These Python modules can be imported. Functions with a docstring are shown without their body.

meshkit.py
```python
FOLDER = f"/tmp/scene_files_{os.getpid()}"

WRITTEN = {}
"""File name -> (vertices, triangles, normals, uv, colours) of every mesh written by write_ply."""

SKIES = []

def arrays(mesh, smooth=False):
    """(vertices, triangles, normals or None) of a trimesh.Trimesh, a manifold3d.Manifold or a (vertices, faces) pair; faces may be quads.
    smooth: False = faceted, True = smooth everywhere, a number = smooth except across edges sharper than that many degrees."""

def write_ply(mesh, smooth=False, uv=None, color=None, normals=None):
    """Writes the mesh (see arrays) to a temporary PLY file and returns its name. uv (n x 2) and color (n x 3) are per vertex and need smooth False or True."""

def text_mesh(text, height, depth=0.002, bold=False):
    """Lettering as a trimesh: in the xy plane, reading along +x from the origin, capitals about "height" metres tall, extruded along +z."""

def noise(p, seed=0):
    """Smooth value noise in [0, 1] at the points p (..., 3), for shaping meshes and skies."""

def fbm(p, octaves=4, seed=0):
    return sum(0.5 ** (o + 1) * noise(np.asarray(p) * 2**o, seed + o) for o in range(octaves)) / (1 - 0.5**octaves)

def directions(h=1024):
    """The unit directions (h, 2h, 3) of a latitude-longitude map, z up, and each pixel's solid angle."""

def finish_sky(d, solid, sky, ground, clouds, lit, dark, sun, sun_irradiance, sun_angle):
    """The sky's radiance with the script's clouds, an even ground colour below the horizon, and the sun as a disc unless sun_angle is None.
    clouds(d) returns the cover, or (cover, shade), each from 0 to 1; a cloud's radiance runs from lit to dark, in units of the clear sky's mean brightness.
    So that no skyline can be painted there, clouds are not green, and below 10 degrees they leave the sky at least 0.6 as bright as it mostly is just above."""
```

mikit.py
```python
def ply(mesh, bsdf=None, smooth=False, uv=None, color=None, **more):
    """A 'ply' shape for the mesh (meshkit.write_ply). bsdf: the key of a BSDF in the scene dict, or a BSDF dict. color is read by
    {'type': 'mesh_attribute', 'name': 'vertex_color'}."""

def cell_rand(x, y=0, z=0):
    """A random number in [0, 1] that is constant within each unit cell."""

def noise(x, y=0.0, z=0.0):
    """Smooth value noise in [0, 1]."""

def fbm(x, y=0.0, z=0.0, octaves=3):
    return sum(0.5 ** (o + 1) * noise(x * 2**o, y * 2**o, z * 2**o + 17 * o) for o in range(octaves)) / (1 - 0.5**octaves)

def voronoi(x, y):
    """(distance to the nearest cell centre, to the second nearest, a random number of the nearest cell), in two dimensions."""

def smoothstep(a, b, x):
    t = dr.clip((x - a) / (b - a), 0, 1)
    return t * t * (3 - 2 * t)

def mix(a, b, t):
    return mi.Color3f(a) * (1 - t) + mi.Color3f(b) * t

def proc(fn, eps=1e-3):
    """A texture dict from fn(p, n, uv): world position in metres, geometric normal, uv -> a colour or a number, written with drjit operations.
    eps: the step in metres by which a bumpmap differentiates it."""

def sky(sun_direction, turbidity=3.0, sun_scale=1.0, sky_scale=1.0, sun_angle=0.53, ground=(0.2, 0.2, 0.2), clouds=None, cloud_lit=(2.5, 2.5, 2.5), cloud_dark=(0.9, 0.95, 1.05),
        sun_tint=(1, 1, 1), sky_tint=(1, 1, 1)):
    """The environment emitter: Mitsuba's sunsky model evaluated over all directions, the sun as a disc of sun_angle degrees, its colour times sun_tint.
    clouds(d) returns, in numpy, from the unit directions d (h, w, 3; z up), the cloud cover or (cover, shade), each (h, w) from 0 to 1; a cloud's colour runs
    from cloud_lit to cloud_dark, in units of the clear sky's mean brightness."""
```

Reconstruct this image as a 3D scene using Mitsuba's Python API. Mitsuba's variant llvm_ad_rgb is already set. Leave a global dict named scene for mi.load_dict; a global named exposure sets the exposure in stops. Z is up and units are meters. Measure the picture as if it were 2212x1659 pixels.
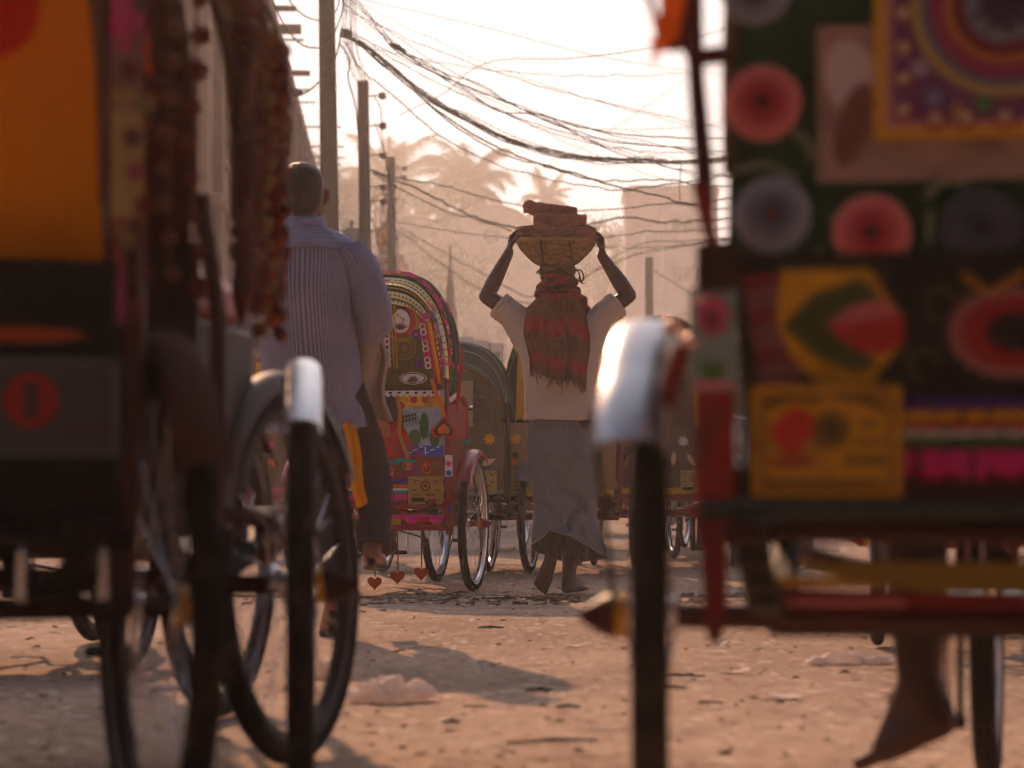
import math, random
import numpy as np, trimesh, mitsuba as mi, drjit as dr, mikit, meshkit
import manifold3d as m3
import shapely, shapely.geometry as sg
from shapely import affinity
from mikit import noise, fbm, smoothstep, mix, proc, cell_rand, voronoi

scene, labels = {}, {}
T = mi.ScalarTransform4f
# ------------------------------------------------------------------ camera, sky, exposure, haze
EYE = 0.525                      # a low camera, half a metre above the street
TILT = math.atan(220.5 / 5184)   # looking slightly up
FOV = math.degrees(2 * math.atan(1106 / 5184))
scene['camera'] = {'type': 'thinlens', 'fov': FOV, 'fov_axis': 'x', 'near_clip': 0.05, 'far_clip': 6000.0,
    'aperture_radius': 0.0105, 'focus_distance': 12.45,
    'to_world': T().look_at(origin=[0, 0, EYE], target=[0, 10 * math.cos(TILT), EYE + 10 * math.sin(TILT)], up=[0, 0, 1]),
    'medium': {'type': 'ref', 'id': 'haze_air'}}
SUN_AZ, SUN_EL = math.radians(-16), math.radians(29.5)
SUN = [math.sin(SUN_AZ) * math.cos(SUN_EL), math.cos(SUN_AZ) * math.cos(SUN_EL), math.sin(SUN_EL)]
scene['sky'] = mikit.sky(SUN, turbidity=6.0, sun_scale=2.15, sky_scale=1.0, sun_angle=0.8,
    sun_tint=(1.0, 0.75, 0.65), sky_tint=(0.88, 0.94, 1.16), ground=(0.22, 0.17, 0.13),
    clouds=lambda d: np.clip((d @ np.array(SUN) - 0.45) / 0.4, 0, 1) * (0.75 + 0.25 * meshkit.fbm(d * 4, 3, 2)), cloud_lit=(4.4, 4.35, 4.55), cloud_dark=(1.5, 1.45, 1.5))
exposure = 1.15
scene['haze_air'] = {'type': 'homogeneous', 'albedo': {'type': 'rgb', 'value': [0.97, 0.95, 0.935]}, 'sigma_t': 0.0021,
    'phase': {'type': 'hg', 'g': 0.5}}

def V(xv, yv, d):
    """World point at distance d along the street seen at (xv, yv) of the 2212 x 1659 picture I measured on."""
    a = TILT + math.atan((829.5 - yv) / 5184)
    z = EYE + d * math.tan(a)
    ax = d * math.cos(TILT) + (z - EYE) * math.sin(TILT)
    return np.array([(xv - 1106) / 5184 * ax, d, z])
def VX(xv, d, z=0.5): return (xv - 1106) / 5184 * (d * math.cos(TILT) + (z - EYE) * math.sin(TILT))

# ------------------------------------------------------------------ materials
def lin(c):
    """'#rrggbb' -> linear rgb"""
    v = [int(c[i:i + 2], 16) / 255 for i in (1, 3, 5)]
    return [x / 12.92 if x < 0.04045 else ((x + 0.055) / 1.055) ** 2.4 for x in v]
def C3(c): return mi.Color3f(*lin(c))
MATS = {}
def M(color, rough=0.6, spec=0.35, metal=0.0, coat=0.0, two=True):
    """a plain painted / cloth / plastic material, one scene entry per look"""
    k = (color, rough, spec, metal, coat)
    if k not in MATS:
        name = 'mat_%d' % len(MATS)
        b = {'type': 'principled', 'base_color': {'type': 'rgb', 'value': lin(color)}, 'roughness': rough, 'specular': spec, 'metallic': metal}
        if coat: b['clearcoat'] = coat
        scene[name] = {'type': 'twosided', 'bsdf': b}
        MATS[k] = name
    return MATS[k]
def PM(name, fn, rough=0.8, spec=0.2, bump=None, bscale=1.0, metal=0.0, eps=2e-3):
    b = {'type': 'principled', 'base_color': proc(fn), 'roughness': rough, 'specular': spec, 'metallic': metal}
    if bump is not None:
        b = {'type': 'bumpmap', 'arbitrary': proc(bump, eps=eps), 'scale': bscale, 'bsdf': b}
    scene[name] = {'type': 'twosided', 'bsdf': b}
    return name
scene['chrome'] = {'type': 'twosided', 'bsdf': {'type': 'roughconductor', 'material': 'Cr', 'alpha': 0.13}}
scene['tin'] = {'type': 'twosided', 'bsdf': {'type': 'roughconductor', 'material': 'Al', 'alpha': 0.26}}
def dirty(name, base, dirt='#6d5646', amount=0.5, scale=9.0, rough=0.7, spec=0.25):
    b, dd = lin(base), lin(dirt)
    def fn(p, n, uv):
        t = smoothstep(0.45, 0.8, fbm(p.x * scale, p.y * scale, p.z * scale, 4)) * amount
        g = 0.85 + 0.3 * fbm(p.x * scale * 6, p.y * scale * 6, p.z * scale * 6, 2)
        return mix(b, dd, t) * g
    return PM(name, fn, rough, spec)
def G(color, amount=0.5, scale=14, rough=0.6):
    n = 'worn_' + color[1:]
    return n if n in scene else dirty(n, color, '#4a3a2c', amount, scale, rough, 0.3)
RUBBER = dirty('rubber', '#211b19', '#5a463c', 0.5, 14, 0.85, 0.2)
IRON = dirty('old_iron', '#241915', '#3e2c24', 0.5, 12, 0.6, 0.4)
def cloth(name, color, trans=0.35, rough=1.0):
    """thin cloth or vinyl that lets some light through"""
    if name not in scene:
        scene[name] = {'type': 'principledthin', 'base_color': {'type': 'rgb', 'value': lin(color)}, 'roughness': 0.7, 'spec_trans': 0.0, 'diff_trans': 2 * trans, 'eta': 1.3}
    return name

# ------------------------------------------------------------------ scene writing
def numbered(key):
    if key not in USED: USED.add(key); return key
    i = 1
    while '%s_%03d' % (key, i) in USED: i += 1
    k = '%s_%03d' % (key, i); USED.add(k); return k
USED = set()
PLACE = {}
def mat4(x=0, y=0, z=0, rz=0.0, s=1.0):
    c, n = math.cos(rz), math.sin(rz)
    return np.array([[c * s, -n * s, 0, x], [n * s, c * s, 0, y], [0, 0, s, z], [0, 0, 0, 1.0]])
def thing(name, label, cat, M4=None, group=None, kind=None):
    k = numbered(name)
    PLACE[k] = np.eye(4) if M4 is None else M4
    labels[k] = {'label': label, 'category': cat} if cat else {'label': label}
    if group: labels[k]['group'] = group
    if kind: labels[k]['kind'] = kind
    return k
def part(holder, name, mesh, bsdf, smooth=False, label=None, uv=None, kind=None, local=None):
    """one mesh under a thing (or under a part); mesh may be a ready ply dict for reuse"""
    k = numbered(holder + '__' + name)
    top = holder.split('__')[0]
    d = mesh if isinstance(mesh, dict) else mikit.ply(mesh, bsdf, smooth=smooth, uv=uv)
    m = PLACE[top] if local is None else PLACE[top] @ local
    d = {**d, 'to_world': T(m.tolist())}
    if bsdf is not None: d['bsdf'] = {'type': 'ref', 'id': bsdf}
    scene[k] = d
    if label or kind:
        labels[k] = {}
        if label: labels[k]['label'] = label
        if kind: labels[k]['kind'] = kind
    return k
def sub(holder, name):
    """a part that has no mesh of its own, only sub-parts"""
    return numbered(holder + '__' + name)
def single(name, mesh, bsdf, label, cat, M4=None, group=None, smooth=False, uv=None, kind=None):
    k = thing(name, label, cat, M4, group, kind)
    d = mesh if isinstance(mesh, dict) else mikit.ply(mesh, bsdf, smooth=smooth, uv=uv)
    d = {**d, 'to_world': T(PLACE[k].tolist())}
    d['bsdf'] = {'type': 'ref', 'id': bsdf}
    scene[k] = d
    return k
CACHE = {}
def cached(key, make):
    if key not in CACHE: CACHE[key] = make()
    return CACHE[key]

# ------------------------------------------------------------------ mesh helpers
cat = trimesh.util.concatenate
def tm(v, f): return trimesh.Trimesh(np.asarray(v, float), np.asarray(f), process=False)
def box(cx, cy, cz, sx, sy, sz, bev=0.0, rz=0.0, rx=0.0, ry=0.0):
    if bev > 0:
        b = min(bev, 0.49 * min(sx, sy, sz))
        pts = []
        for a in (-1, 1):
            for c in (-1, 1):
                for e in (-1, 1):
                    pts += [(a * sx / 2, c * (sy / 2 - b), e * (sz / 2 - b)), (a * (sx / 2 - b), c * sy / 2, e * (sz / 2 - b)), (a * (sx / 2 - b), c * (sy / 2 - b), e * sz / 2)]
        m = trimesh.convex.convex_hull(np.array(pts))
    else:
        m = trimesh.creation.box((sx, sy, sz))
    if rx: m.apply_transform(trimesh.transformations.rotation_matrix(rx, [1, 0, 0]))
    if ry: m.apply_transform(trimesh.transformations.rotation_matrix(ry, [0, 1, 0]))
    if rz: m.apply_transform(trimesh.transformations.rotation_matrix(rz, [0, 0, 1]))
    m.apply_translation((cx, cy, cz)); return m
def frames(p):
    t = np.gradient(p, axis=0); t /= np.linalg.norm(t, axis=1, keepdims=True) + 1e-12
    a = np.zeros_like(p)
    u = np.cross(t[0], [0, 0, 1.0] if abs(t[0][2]) < 0.9 else [1.0, 0, 0]); u /= np.linalg.norm(u)
    for i in range(len(p)):
        u = u - t[i] * np.dot(u, t[i]); u /= np.linalg.norm(u) + 1e-12; a[i] = u
    return t, a, np.cross(t, a)
def tube(pts, r, sides=8, caps=True, closed=False, flat=None):
    """round (or flattened) bar along a polyline; r a number or one per point"""
    p = np.asarray(pts, float); n = len(p); r = np.broadcast_to(np.asarray(r, float), (n,))
    if closed: p = np.vstack([p[-1:], p, p[:1]]); t, a, b = frames(p); p, t, a, b = p[1:-1], t[1:-1], a[1:-1], b[1:-1]
    else: t, a, b = frames(p)
    an = np.arange(sides) * 2 * np.pi / sides
    fa = 1.0 if flat is None else flat
    v = p[:, None] + r[:, None, None] * (np.cos(an)[None, :, None] * a[:, None] + fa * np.sin(an)[None, :, None] * b[:, None])
    v = v.reshape(-1, 3); f = []
    m = n if closed else n - 1
    for i in range(m):
        i2 = (i + 1) % n
        for j in range(sides):
            j2 = (j + 1) % sides
            f += [(i * sides + j, i * sides + j2, i2 * sides + j2), (i * sides + j, i2 * sides + j2, i2 * sides + j)]
    if caps and not closed:
        k = len(v); v = np.vstack([v, p[:1], p[-1:]])
        for j in range(sides):
            j2 = (j + 1) % sides
            f += [(k, j2, j), (k + 1, (n - 1) * sides + j, (n - 1) * sides + j2)]
    return tm(v, f)
def bez(pts, n=24):
    """Catmull-Rom through the points"""
    p = np.asarray(pts, float)
    if len(p) == 2: return p[0] + (p[1] - p[0]) * np.linspace(0, 1, n)[:, None]
    q = np.vstack([2 * p[0] - p[1], p, 2 * p[-1] - p[-2]]); out = []
    for i in range(len(p) - 1):
        a, b, c, d = q[i:i + 4]; k = max(2, n // (len(p) - 1))
        t = np.linspace(0, 1, k, endpoint=(i == len(p) - 2))[:, None]
        out.append(0.5 * (2 * b + (c - a) * t + (2 * a - 5 * b + 4 * c - d) * t ** 2 + (3 * b - a - 3 * c + d) * t ** 3))
    return np.vstack(out)
def lathe(prof, sides=24, axis='z'):
    p = np.asarray(prof, float); n = len(p); an = np.arange(sides) * 2 * np.pi / sides
    v = np.stack([p[:, :1] * np.cos(an), p[:, :1] * np.sin(an), np.repeat(p[:, 1:2], sides, 1)], -1).reshape(-1, 3)
    f = []
    for i in range(n - 1):
        for j in range(sides):
            j2 = (j + 1) % sides
            f += [(i * sides + j, i * sides + j2, (i + 1) * sides + j2), (i * sides + j, (i + 1) * sides + j2, (i + 1) * sides + j)]
    m = tm(v, f)
    if axis == 'x': m.vertices = m.vertices[:, [2, 0, 1]]
    if axis == 'y': m.vertices = m.vertices[:, [1, 2, 0]]
    return m
def grid(fn, nu, nv, thick=0.0, wrap=False):
    """surface from fn(u, v) with arrays u, v in 0..1 -> (n, 3); returns (mesh, uv); thick gives it a back side"""
    u, v = np.meshgrid(np.linspace(0, 1, nu), np.linspace(0, 1, nv), indexing='ij')
    P = np.asarray(fn(u.ravel(), v.ravel()), float).reshape(nu, nv, 3)
    i, j = np.meshgrid(np.arange(nu - 1), np.arange(nv - 1), indexing='ij'); i, j = i.ravel(), j.ravel()
    q = np.stack([i * nv + j, (i + 1) * nv + j, (i + 1) * nv + j + 1, i * nv + j + 1], 1)
    f = np.vstack([q[:, [0, 1, 2]], q[:, [0, 2, 3]]]); pts = P.reshape(-1, 3); uvs = np.stack([u.ravel(), v.ravel()], 1)
    if thick:
        m = tm(pts, f); nrm = np.array(m.vertex_normals); k = len(pts)
        pts = np.vstack([pts, pts - nrm * thick]); f2 = f[:, ::-1] + k
        rim = np.concatenate([np.arange(nv), (np.arange(1, nu)) * nv + nv - 1, (nu - 1) * nv + np.arange(nv - 2, -1, -1), np.arange(nu - 2, -1, -1) * nv])
        a, b = rim[:-1], rim[1:]
        side = np.vstack([np.stack([a, a + k, b + k], 1), np.stack([a, b + k, b], 1)])
        f = np.vstack([f, f2, side]); uvs = np.vstack([uvs, uvs])
    return tm(pts, f), uvs
def plate(poly, y, t=0.003, tilt=0.0, z0=0.0):
    """polygon in (x, z) standing upright, its face towards -y at y - t, back at y; tilt leans its top forward (radians) about z0"""
    geoms = [g for g in getattr(poly, 'geoms', [poly]) if g.area > 1e-9]
    m = cat([trimesh.creation.extrude_polygon(g, t, engine='earcut') for g in geoms])
    v = np.array(m.vertices); x, z, d = v[:, 0], v[:, 1], v[:, 2]
    yy = y - t + d
    c, s = math.cos(tilt), math.sin(tilt)
    dz = z - z0
    m = tm(np.stack([x, yy * c + dz * s if tilt else yy, z0 + dz * c - (yy - y) * s if tilt else z], 1), m.faces[:, ::-1])
    if m.volume < 0: m.invert()
    return m
def circ(x, z, r, n=28): return sg.Polygon([(x + r * math.cos(a), z + r * math.sin(a)) for a in np.arange(n) * 2 * np.pi / n])
def ell(x, z, a, b, rot=0.0, n=28): return affinity.rotate(affinity.scale(circ(x, z, 1, n), a, b, origin=(x, z)), rot, origin=(x, z))
def ring(x, z, r1, r2, n=28): return circ(x, z, r1, n).difference(circ(x, z, r2, n))
def star(x, z, r1, r2, k, ph=0.0): return sg.Polygon([(x + (r1 if i % 2 == 0 else r2) * math.cos(ph + math.pi * i / k), z + (r1 if i % 2 == 0 else r2) * math.sin(ph + math.pi * i / k)) for i in range(2 * k)])
def rect(x0, z0, x1, z1): return sg.box(min(x0, x1), min(z0, z1), max(x0, x1), max(z0, z1))
def petal(x, z, l, w, rot):
    p = [(l * t, w * math.sin(math.pi * t) * (1 - 0.4 * t)) for t in np.linspace(0, 1, 9)]
    q = [(a, -b) for a, b in p[::-1][1:-1]]
    return affinity.translate(affinity.rotate(sg.Polygon(p + q), rot, origin=(0, 0)), x, z)
def union(l): return shapely.union_all(l)
def blob(spheres, links, length=0.02, smooth=8, seg=20):
    """one continuous surface: hull of the spheres of every bone, joined and smoothed. spheres: {name: (x, y, z, r)}; links: names of 2 or more"""
    parts = []
    for l in links:
        pts = []
        for n in l:
            x, y, z, r = spheres[n] if isinstance(n, str) else n
            pts.append(m3.Manifold.sphere(r, seg).translate((x, y, z)))
        parts.append(m3.Manifold.batch_hull(pts))
    m = m3.Manifold.batch_boolean(parts, m3.OpType.Add).refine_to_length(length)
    mm = m.to_mesh(); t = trimesh.Trimesh(mm.vert_properties[:, :3], mm.tri_verts, process=True)
    if smooth: trimesh.smoothing.filter_taubin(t, lamb=0.5, nu=0.52, iterations=smooth)
    return t
def wob(mesh, amp, freq, seed=0):
    v = np.array(mesh.vertices); n = np.array(mesh.vertex_normals)
    h = meshkit.fbm(v * freq + 31.7, 3, seed) - 0.5
    return tm(v + n * (h * 2 * amp)[:, None], mesh.faces)
rnd = random.Random(7)
# ================================================================== THE SETTING
def gz(x, y):
    """height of the street: nearly flat, a shallow worn hollow where the red rickshaw stands"""
    x, y = np.asarray(x, float), np.asarray(y, float)
    return -0.028 * np.exp(-((y - 12.3) / 2.6) ** 2) * np.exp(-(x / 3.0) ** 2)
def gzf(x, y): return float(gz(x, y))
def ground_mesh():
    xs = np.unique(np.concatenate([np.linspace(-150, -30, 10), np.linspace(-30, -4, 27), np.linspace(-4, 4, 161), np.linspace(4, 30, 27), np.linspace(30, 150, 10)]))
    ys = np.unique(np.concatenate([np.linspace(-60, 2, 16), np.linspace(2, 26, 400), np.linspace(26, 60, 100), np.linspace(60, 330, 50)]))
    X, Y = np.meshgrid(xs, ys, indexing='ij')
    p = np.stack([X, Y, X * 0], -1)
    b = (meshkit.fbm(p * [2.2, 1.6, 1], 4, 3) - 0.5) * 0.018 + (meshkit.fbm(p * [9, 7, 1], 3, 5) - 0.5) * 0.006
    b += (meshkit.fbm(p * [0.35, 1.9, 1], 3, 9) - 0.5) * 0.016
    near = np.exp(-np.clip(Y - 30, 0, None) / 10)
    Z = gz(X, Y) + b * near - 0.004
    nx, ny = len(xs), len(ys)
    i, j = np.meshgrid(np.arange(nx - 1), np.arange(ny - 1), indexing='ij'); i, j = i.ravel(), j.ravel()
    q = np.stack([i * ny + j, (i + 1) * ny + j, (i + 1) * ny + j + 1, i * ny + j + 1], 1)
    return tm(np.stack([X, Y, Z], -1).reshape(-1, 3), np.vstack([q[:, [0, 1, 2]], q[:, [0, 2, 3]]]))
def ground_col(p, n, uv):
    big = fbm(p.x * 0.55, p.y * 0.4, 0.0, 4)
    med = fbm(p.x * 3.1 + 9.0, p.y * 2.3, 0.0, 4)
    fine = fbm(p.x * 38.0, p.y * 30.0, 0.0, 3)
    c = mix(lin('#957a66'), lin('#ae917a'), smoothstep(0.3, 0.7, big))
    c = mix(c, mi.Color3f(*lin('#7d6455')), smoothstep(0.5, 0.8, med) * 0.4)
    spk = smoothstep(0.7, 0.85, noise(p.x * 34.0, p.y * 26.0, 3.0))
    c = mix(c, mi.Color3f(*lin('#5c493c')), spk * 0.4)
    lgt = smoothstep(0.74, 0.85, noise(p.x * 31.0 + 4.0, p.y * 26.0, 8.0))
    c = mix(c, mi.Color3f(*lin('#cdb8a4')), lgt * 0.6)
    return c * (0.80 + 0.40 * fine)
PM('street_earth', ground_col, 0.95, 0.1, bump=lambda p, n, uv: fbm(p.x * 22.0, p.y * 22.0, 0.0, 4), bscale=0.008, eps=4e-3)
single('street', ground_mesh(), 'street_earth', 'dusty trodden earth street scattered with straw, scraps and dried mud', 'street', smooth=True, kind='structure')

def box_haze():
    scene['haze'] = {'type': 'cube', 'to_world': T().translate([0, 138, 17.0]).scale([155, 203, 18.0]), 'bsdf': {'type': 'null'},
        'interior': {'type': 'ref', 'id': 'haze_air'}}
    labels['haze'] = {'label': 'pale warm dust haze hanging over the whole street', 'category': 'haze', 'kind': 'stuff'}
box_haze()

# ---- old building along the left side, only its long flank and roof edge in view
CONC = dirty('old_plaster', '#86695c', '#4e3a32', 0.6, 0.9, 0.9, 0.1)
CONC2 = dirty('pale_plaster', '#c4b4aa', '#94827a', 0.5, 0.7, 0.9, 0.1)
DARKWIN = M('#2a211f', 0.3)
def flank(d): return -3.0 - 0.0465 * d          # x of the street face at distance d
def left_building():
    d0, d1, H = 37.0, 84.0, 11.2
    k = thing('old_building', 'long dim plastered building receding down the left, concrete beams sticking out of its roof', 'building')
    a = math.atan2(flank(d1) - flank(d0), d1 - d0)        # its direction, measured from +y
    L = math.hypot(d1 - d0, flank(d1) - flank(d0))
    PLACE[k] = mat4(flank(d0), d0, 0, -a)                   # local: x out of the wall (+ towards the street), y along it
    part(k, 'wall', box(-3.0, L / 2, H / 2 - 0.05, 6.0, L, H), CONC)
    part(k, 'parapet', box(-0.06, L / 2, H + 0.10, 0.36, L + 0.2, 0.32, 0.03), CONC)
    part(k, 'ledge', box(0.10, L / 2, H - 2.9, 0.25, L, 0.16, 0.02), CONC)
    part(k, 'ledge', box(0.10, L / 2, H - 6.2, 0.25, L, 0.16, 0.02), CONC)
    y = 1.4; i = 0
    while y < L - 1:
        part(k, 'pilaster', box(0.07, y, H / 2, 0.16, 0.42, H - 0.2, 0.02), CONC)
        for zz in (H - 1.6, H - 4.6, H - 8.0):
            w = part(k, 'window', box(0.012, y + 1.7, zz, 0.05, 1.1, 1.3), DARKWIN)
            part(w, 'frame', cat([box(0.05, y + 1.7, zz - 0.68, 0.14, 1.3, 0.09), box(0.05, y + 1.7, zz + 0.68, 0.14, 1.3, 0.09), box(0.05, y + 1.12, zz, 0.10, 0.07, 1.28), box(0.05, y + 2.28, zz, 0.10, 0.07, 1.28), box(0.05, y + 1.7, zz, 0.09, 0.05, 1.26)]), CONC)
        y += 3.4
    # beams and bars sticking out of the roof edge, where the photo shows them
    for yv, ln, th in ((18, 0.42, 0.11), (63, 0.44, 0.22), (86, 0.44, 0.05), (158, 0.42, 0.13), (194, 0.36, 0.05), (221, 0.40, 0.04), (274, 1.0, 0.05), (317, 1.0, 0.05), (340, 1.0, 0.04)):
        xv = 865 - (1050 - yv) / 3.57
        d = 3.0 / ((865 - xv) / 5184)
        y = (d - d0) / math.cos(a)
        if 0 < y < L: part(k, 'beam', box(ln / 2 + 0.1, y, V(xv, yv, d)[2], ln + 0.2, 0.16 if th > 0.06 else 0.06, th, 0.008), IRON if th < 0.06 else CONC)
left_building()

FAR = 1.7
def right_building():
    d = 90.0 * FAR
    k = thing('tall_narrow_building', 'tall hazy pale building with a flat overhanging roof behind the brick carrier\'s right arm', 'building')
    x0, x1 = VX(1354, d), VX(1553, d)
    H = V(1400, 418, d)[2]
    PLACE[k] = mat4((x0 + x1) / 2, d + 3.0, 0, -0.02)
    w = x1 - x0
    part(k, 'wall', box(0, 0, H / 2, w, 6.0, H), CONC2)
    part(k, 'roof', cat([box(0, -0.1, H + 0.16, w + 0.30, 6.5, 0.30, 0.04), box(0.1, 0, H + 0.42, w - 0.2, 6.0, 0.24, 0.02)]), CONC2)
    for z in (2.9 * FAR, 5.9 * FAR):
        part(k, 'ledge', box(0, -3.05, z, w + 0.06, 0.16, 0.12, 0.02), CONC2)
    for xx in (-1.8, -0.6):
        part(k, 'pipe', tube([(xx, -3.1, 0.2), (xx, -3.1, H - 0.9 + xx)], 0.08, 8), M('#d8ccc4', 0.5))
    for z in (1.7, 4.8, 7.9, 11.0, 14.1, 17.2):
        for xx in (0.3, 1.1, 1.9):
            wd = part(k, 'window', box(xx, -3.012, z, 0.55, 0.05, 0.9), DARKWIN)
            part(wd, 'frame', cat([box(xx, -3.05, z - 0.5, 0.72, 0.12, 0.07), box(xx, -3.05, z + 0.5, 0.72, 0.12, 0.07), box(xx - 0.31, -3.05, z, 0.07, 0.10, 0.92), box(xx + 0.31, -3.05, z, 0.07, 0.10, 0.92)]), CONC2)
    k2 = thing('low_building', 'low grey building in the haze to the right of the tall narrow one', 'building', mat4(VX(1680, 96 * FAR), 99 * FAR, 0))
    H2 = V(1600, 580, 96 * FAR)[2]
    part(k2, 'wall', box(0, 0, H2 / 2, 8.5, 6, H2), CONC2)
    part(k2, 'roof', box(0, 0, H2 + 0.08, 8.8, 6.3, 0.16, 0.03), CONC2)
    for xx in (-1.6, -0.2, 1.2): part(k2, 'window', box(xx, -3.02, H2 - 1.6, 0.8, 0.06, 1.0), DARKWIN)
right_building()

# ---- vaulted market halls, a pointed tent and a row of hoardings, all pale in the dust
def hall(label, xc, hw, ytop, yspring, d, mat):
    d = d * FAR
    k = thing('market_hall', label, 'building')
    W = (VX(xc + hw, d) - VX(xc - hw, d)) / 2
    zt, zs = V(xc, ytop, d)[2], V(xc, yspring, d)[2]
    PLACE[k] = mat4(VX(xc, d), d, 0)
    an = np.linspace(0, math.pi, 25)
    prof = [(-W, 0)] + [(-W * math.cos(a), zs + (zt - zs) * math.sin(a) ** 0.9) for a in an] + [(W, 0)]
    wall = trimesh.creation.extrude_polygon(sg.Polygon(prof), 9.6, engine='earcut')
    wall.vertices = wall.vertices[:, [0, 2, 1]]; wall.invert()
    part(k, 'wall', wall, mat)
    rib = []
    v, f = [], []
    arc = np.array([(-W * 1.04 * math.cos(a), zs + (zt - zs) * 1.04 * math.sin(a) ** 0.9) for a in an])
    m, _ = grid(lambda u, vv: np.stack([np.interp(u, np.linspace(0, 1, 25), arc[:, 0]), vv * 10.2 - 0.4, np.interp(u, np.linspace(0, 1, 25), arc[:, 1]) + 0.05], 1), 49, 3, thick=0.08)
    part(k, 'roof', m, mat)
    for q in (-0.55, -0.18, 0.18, 0.55):
        part(k, 'opening', box(q * W, -0.02, zs * 0.36, W * 0.22, 0.08, zs * 0.7), DARKWIN)
    part(k, 'round_window', lathe([(0.001, -0.03), (W * 0.16, -0.03), (W * 0.17, 0.05)], 24, 'y'), DARKWIN)
    scene[k + '__round_window']['to_world'] = T((PLACE[k] @ mat4(0, 0, zs + (zt - zs) * 0.45)).tolist())
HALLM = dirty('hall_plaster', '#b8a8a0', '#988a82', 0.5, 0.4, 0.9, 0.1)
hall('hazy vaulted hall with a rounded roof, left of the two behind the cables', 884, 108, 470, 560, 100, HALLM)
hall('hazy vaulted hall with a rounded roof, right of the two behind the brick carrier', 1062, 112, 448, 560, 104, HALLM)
def tent():
    d = 62.0
    k = thing('pointed_tent', 'tall pointed canvas tent faint in the dust between the green hood and the brick carrier', 'tent', mat4(VX(972, d), d, 0))
    zt = V(966, 558, d)[2]; r = 62 / 5184 * d
    prof = [(0.02, zt), (r * 0.16, zt * 0.84), (r * 0.42, zt * 0.60), (r * 0.72, zt * 0.36), (r * 0.98, zt * 0.16), (r * 1.0, 0)]
    m = lathe(prof[::-1], 10); part(k, 'canvas', wob(m.subdivide().subdivide(), 0.05, 0.8), M('#9c8276', 0.9), smooth=30)
    part(k, 'pole', tube([(0, 0, 0), (0, 0, zt + 0.35)], 0.03, 6), IRON)
tent()
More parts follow.
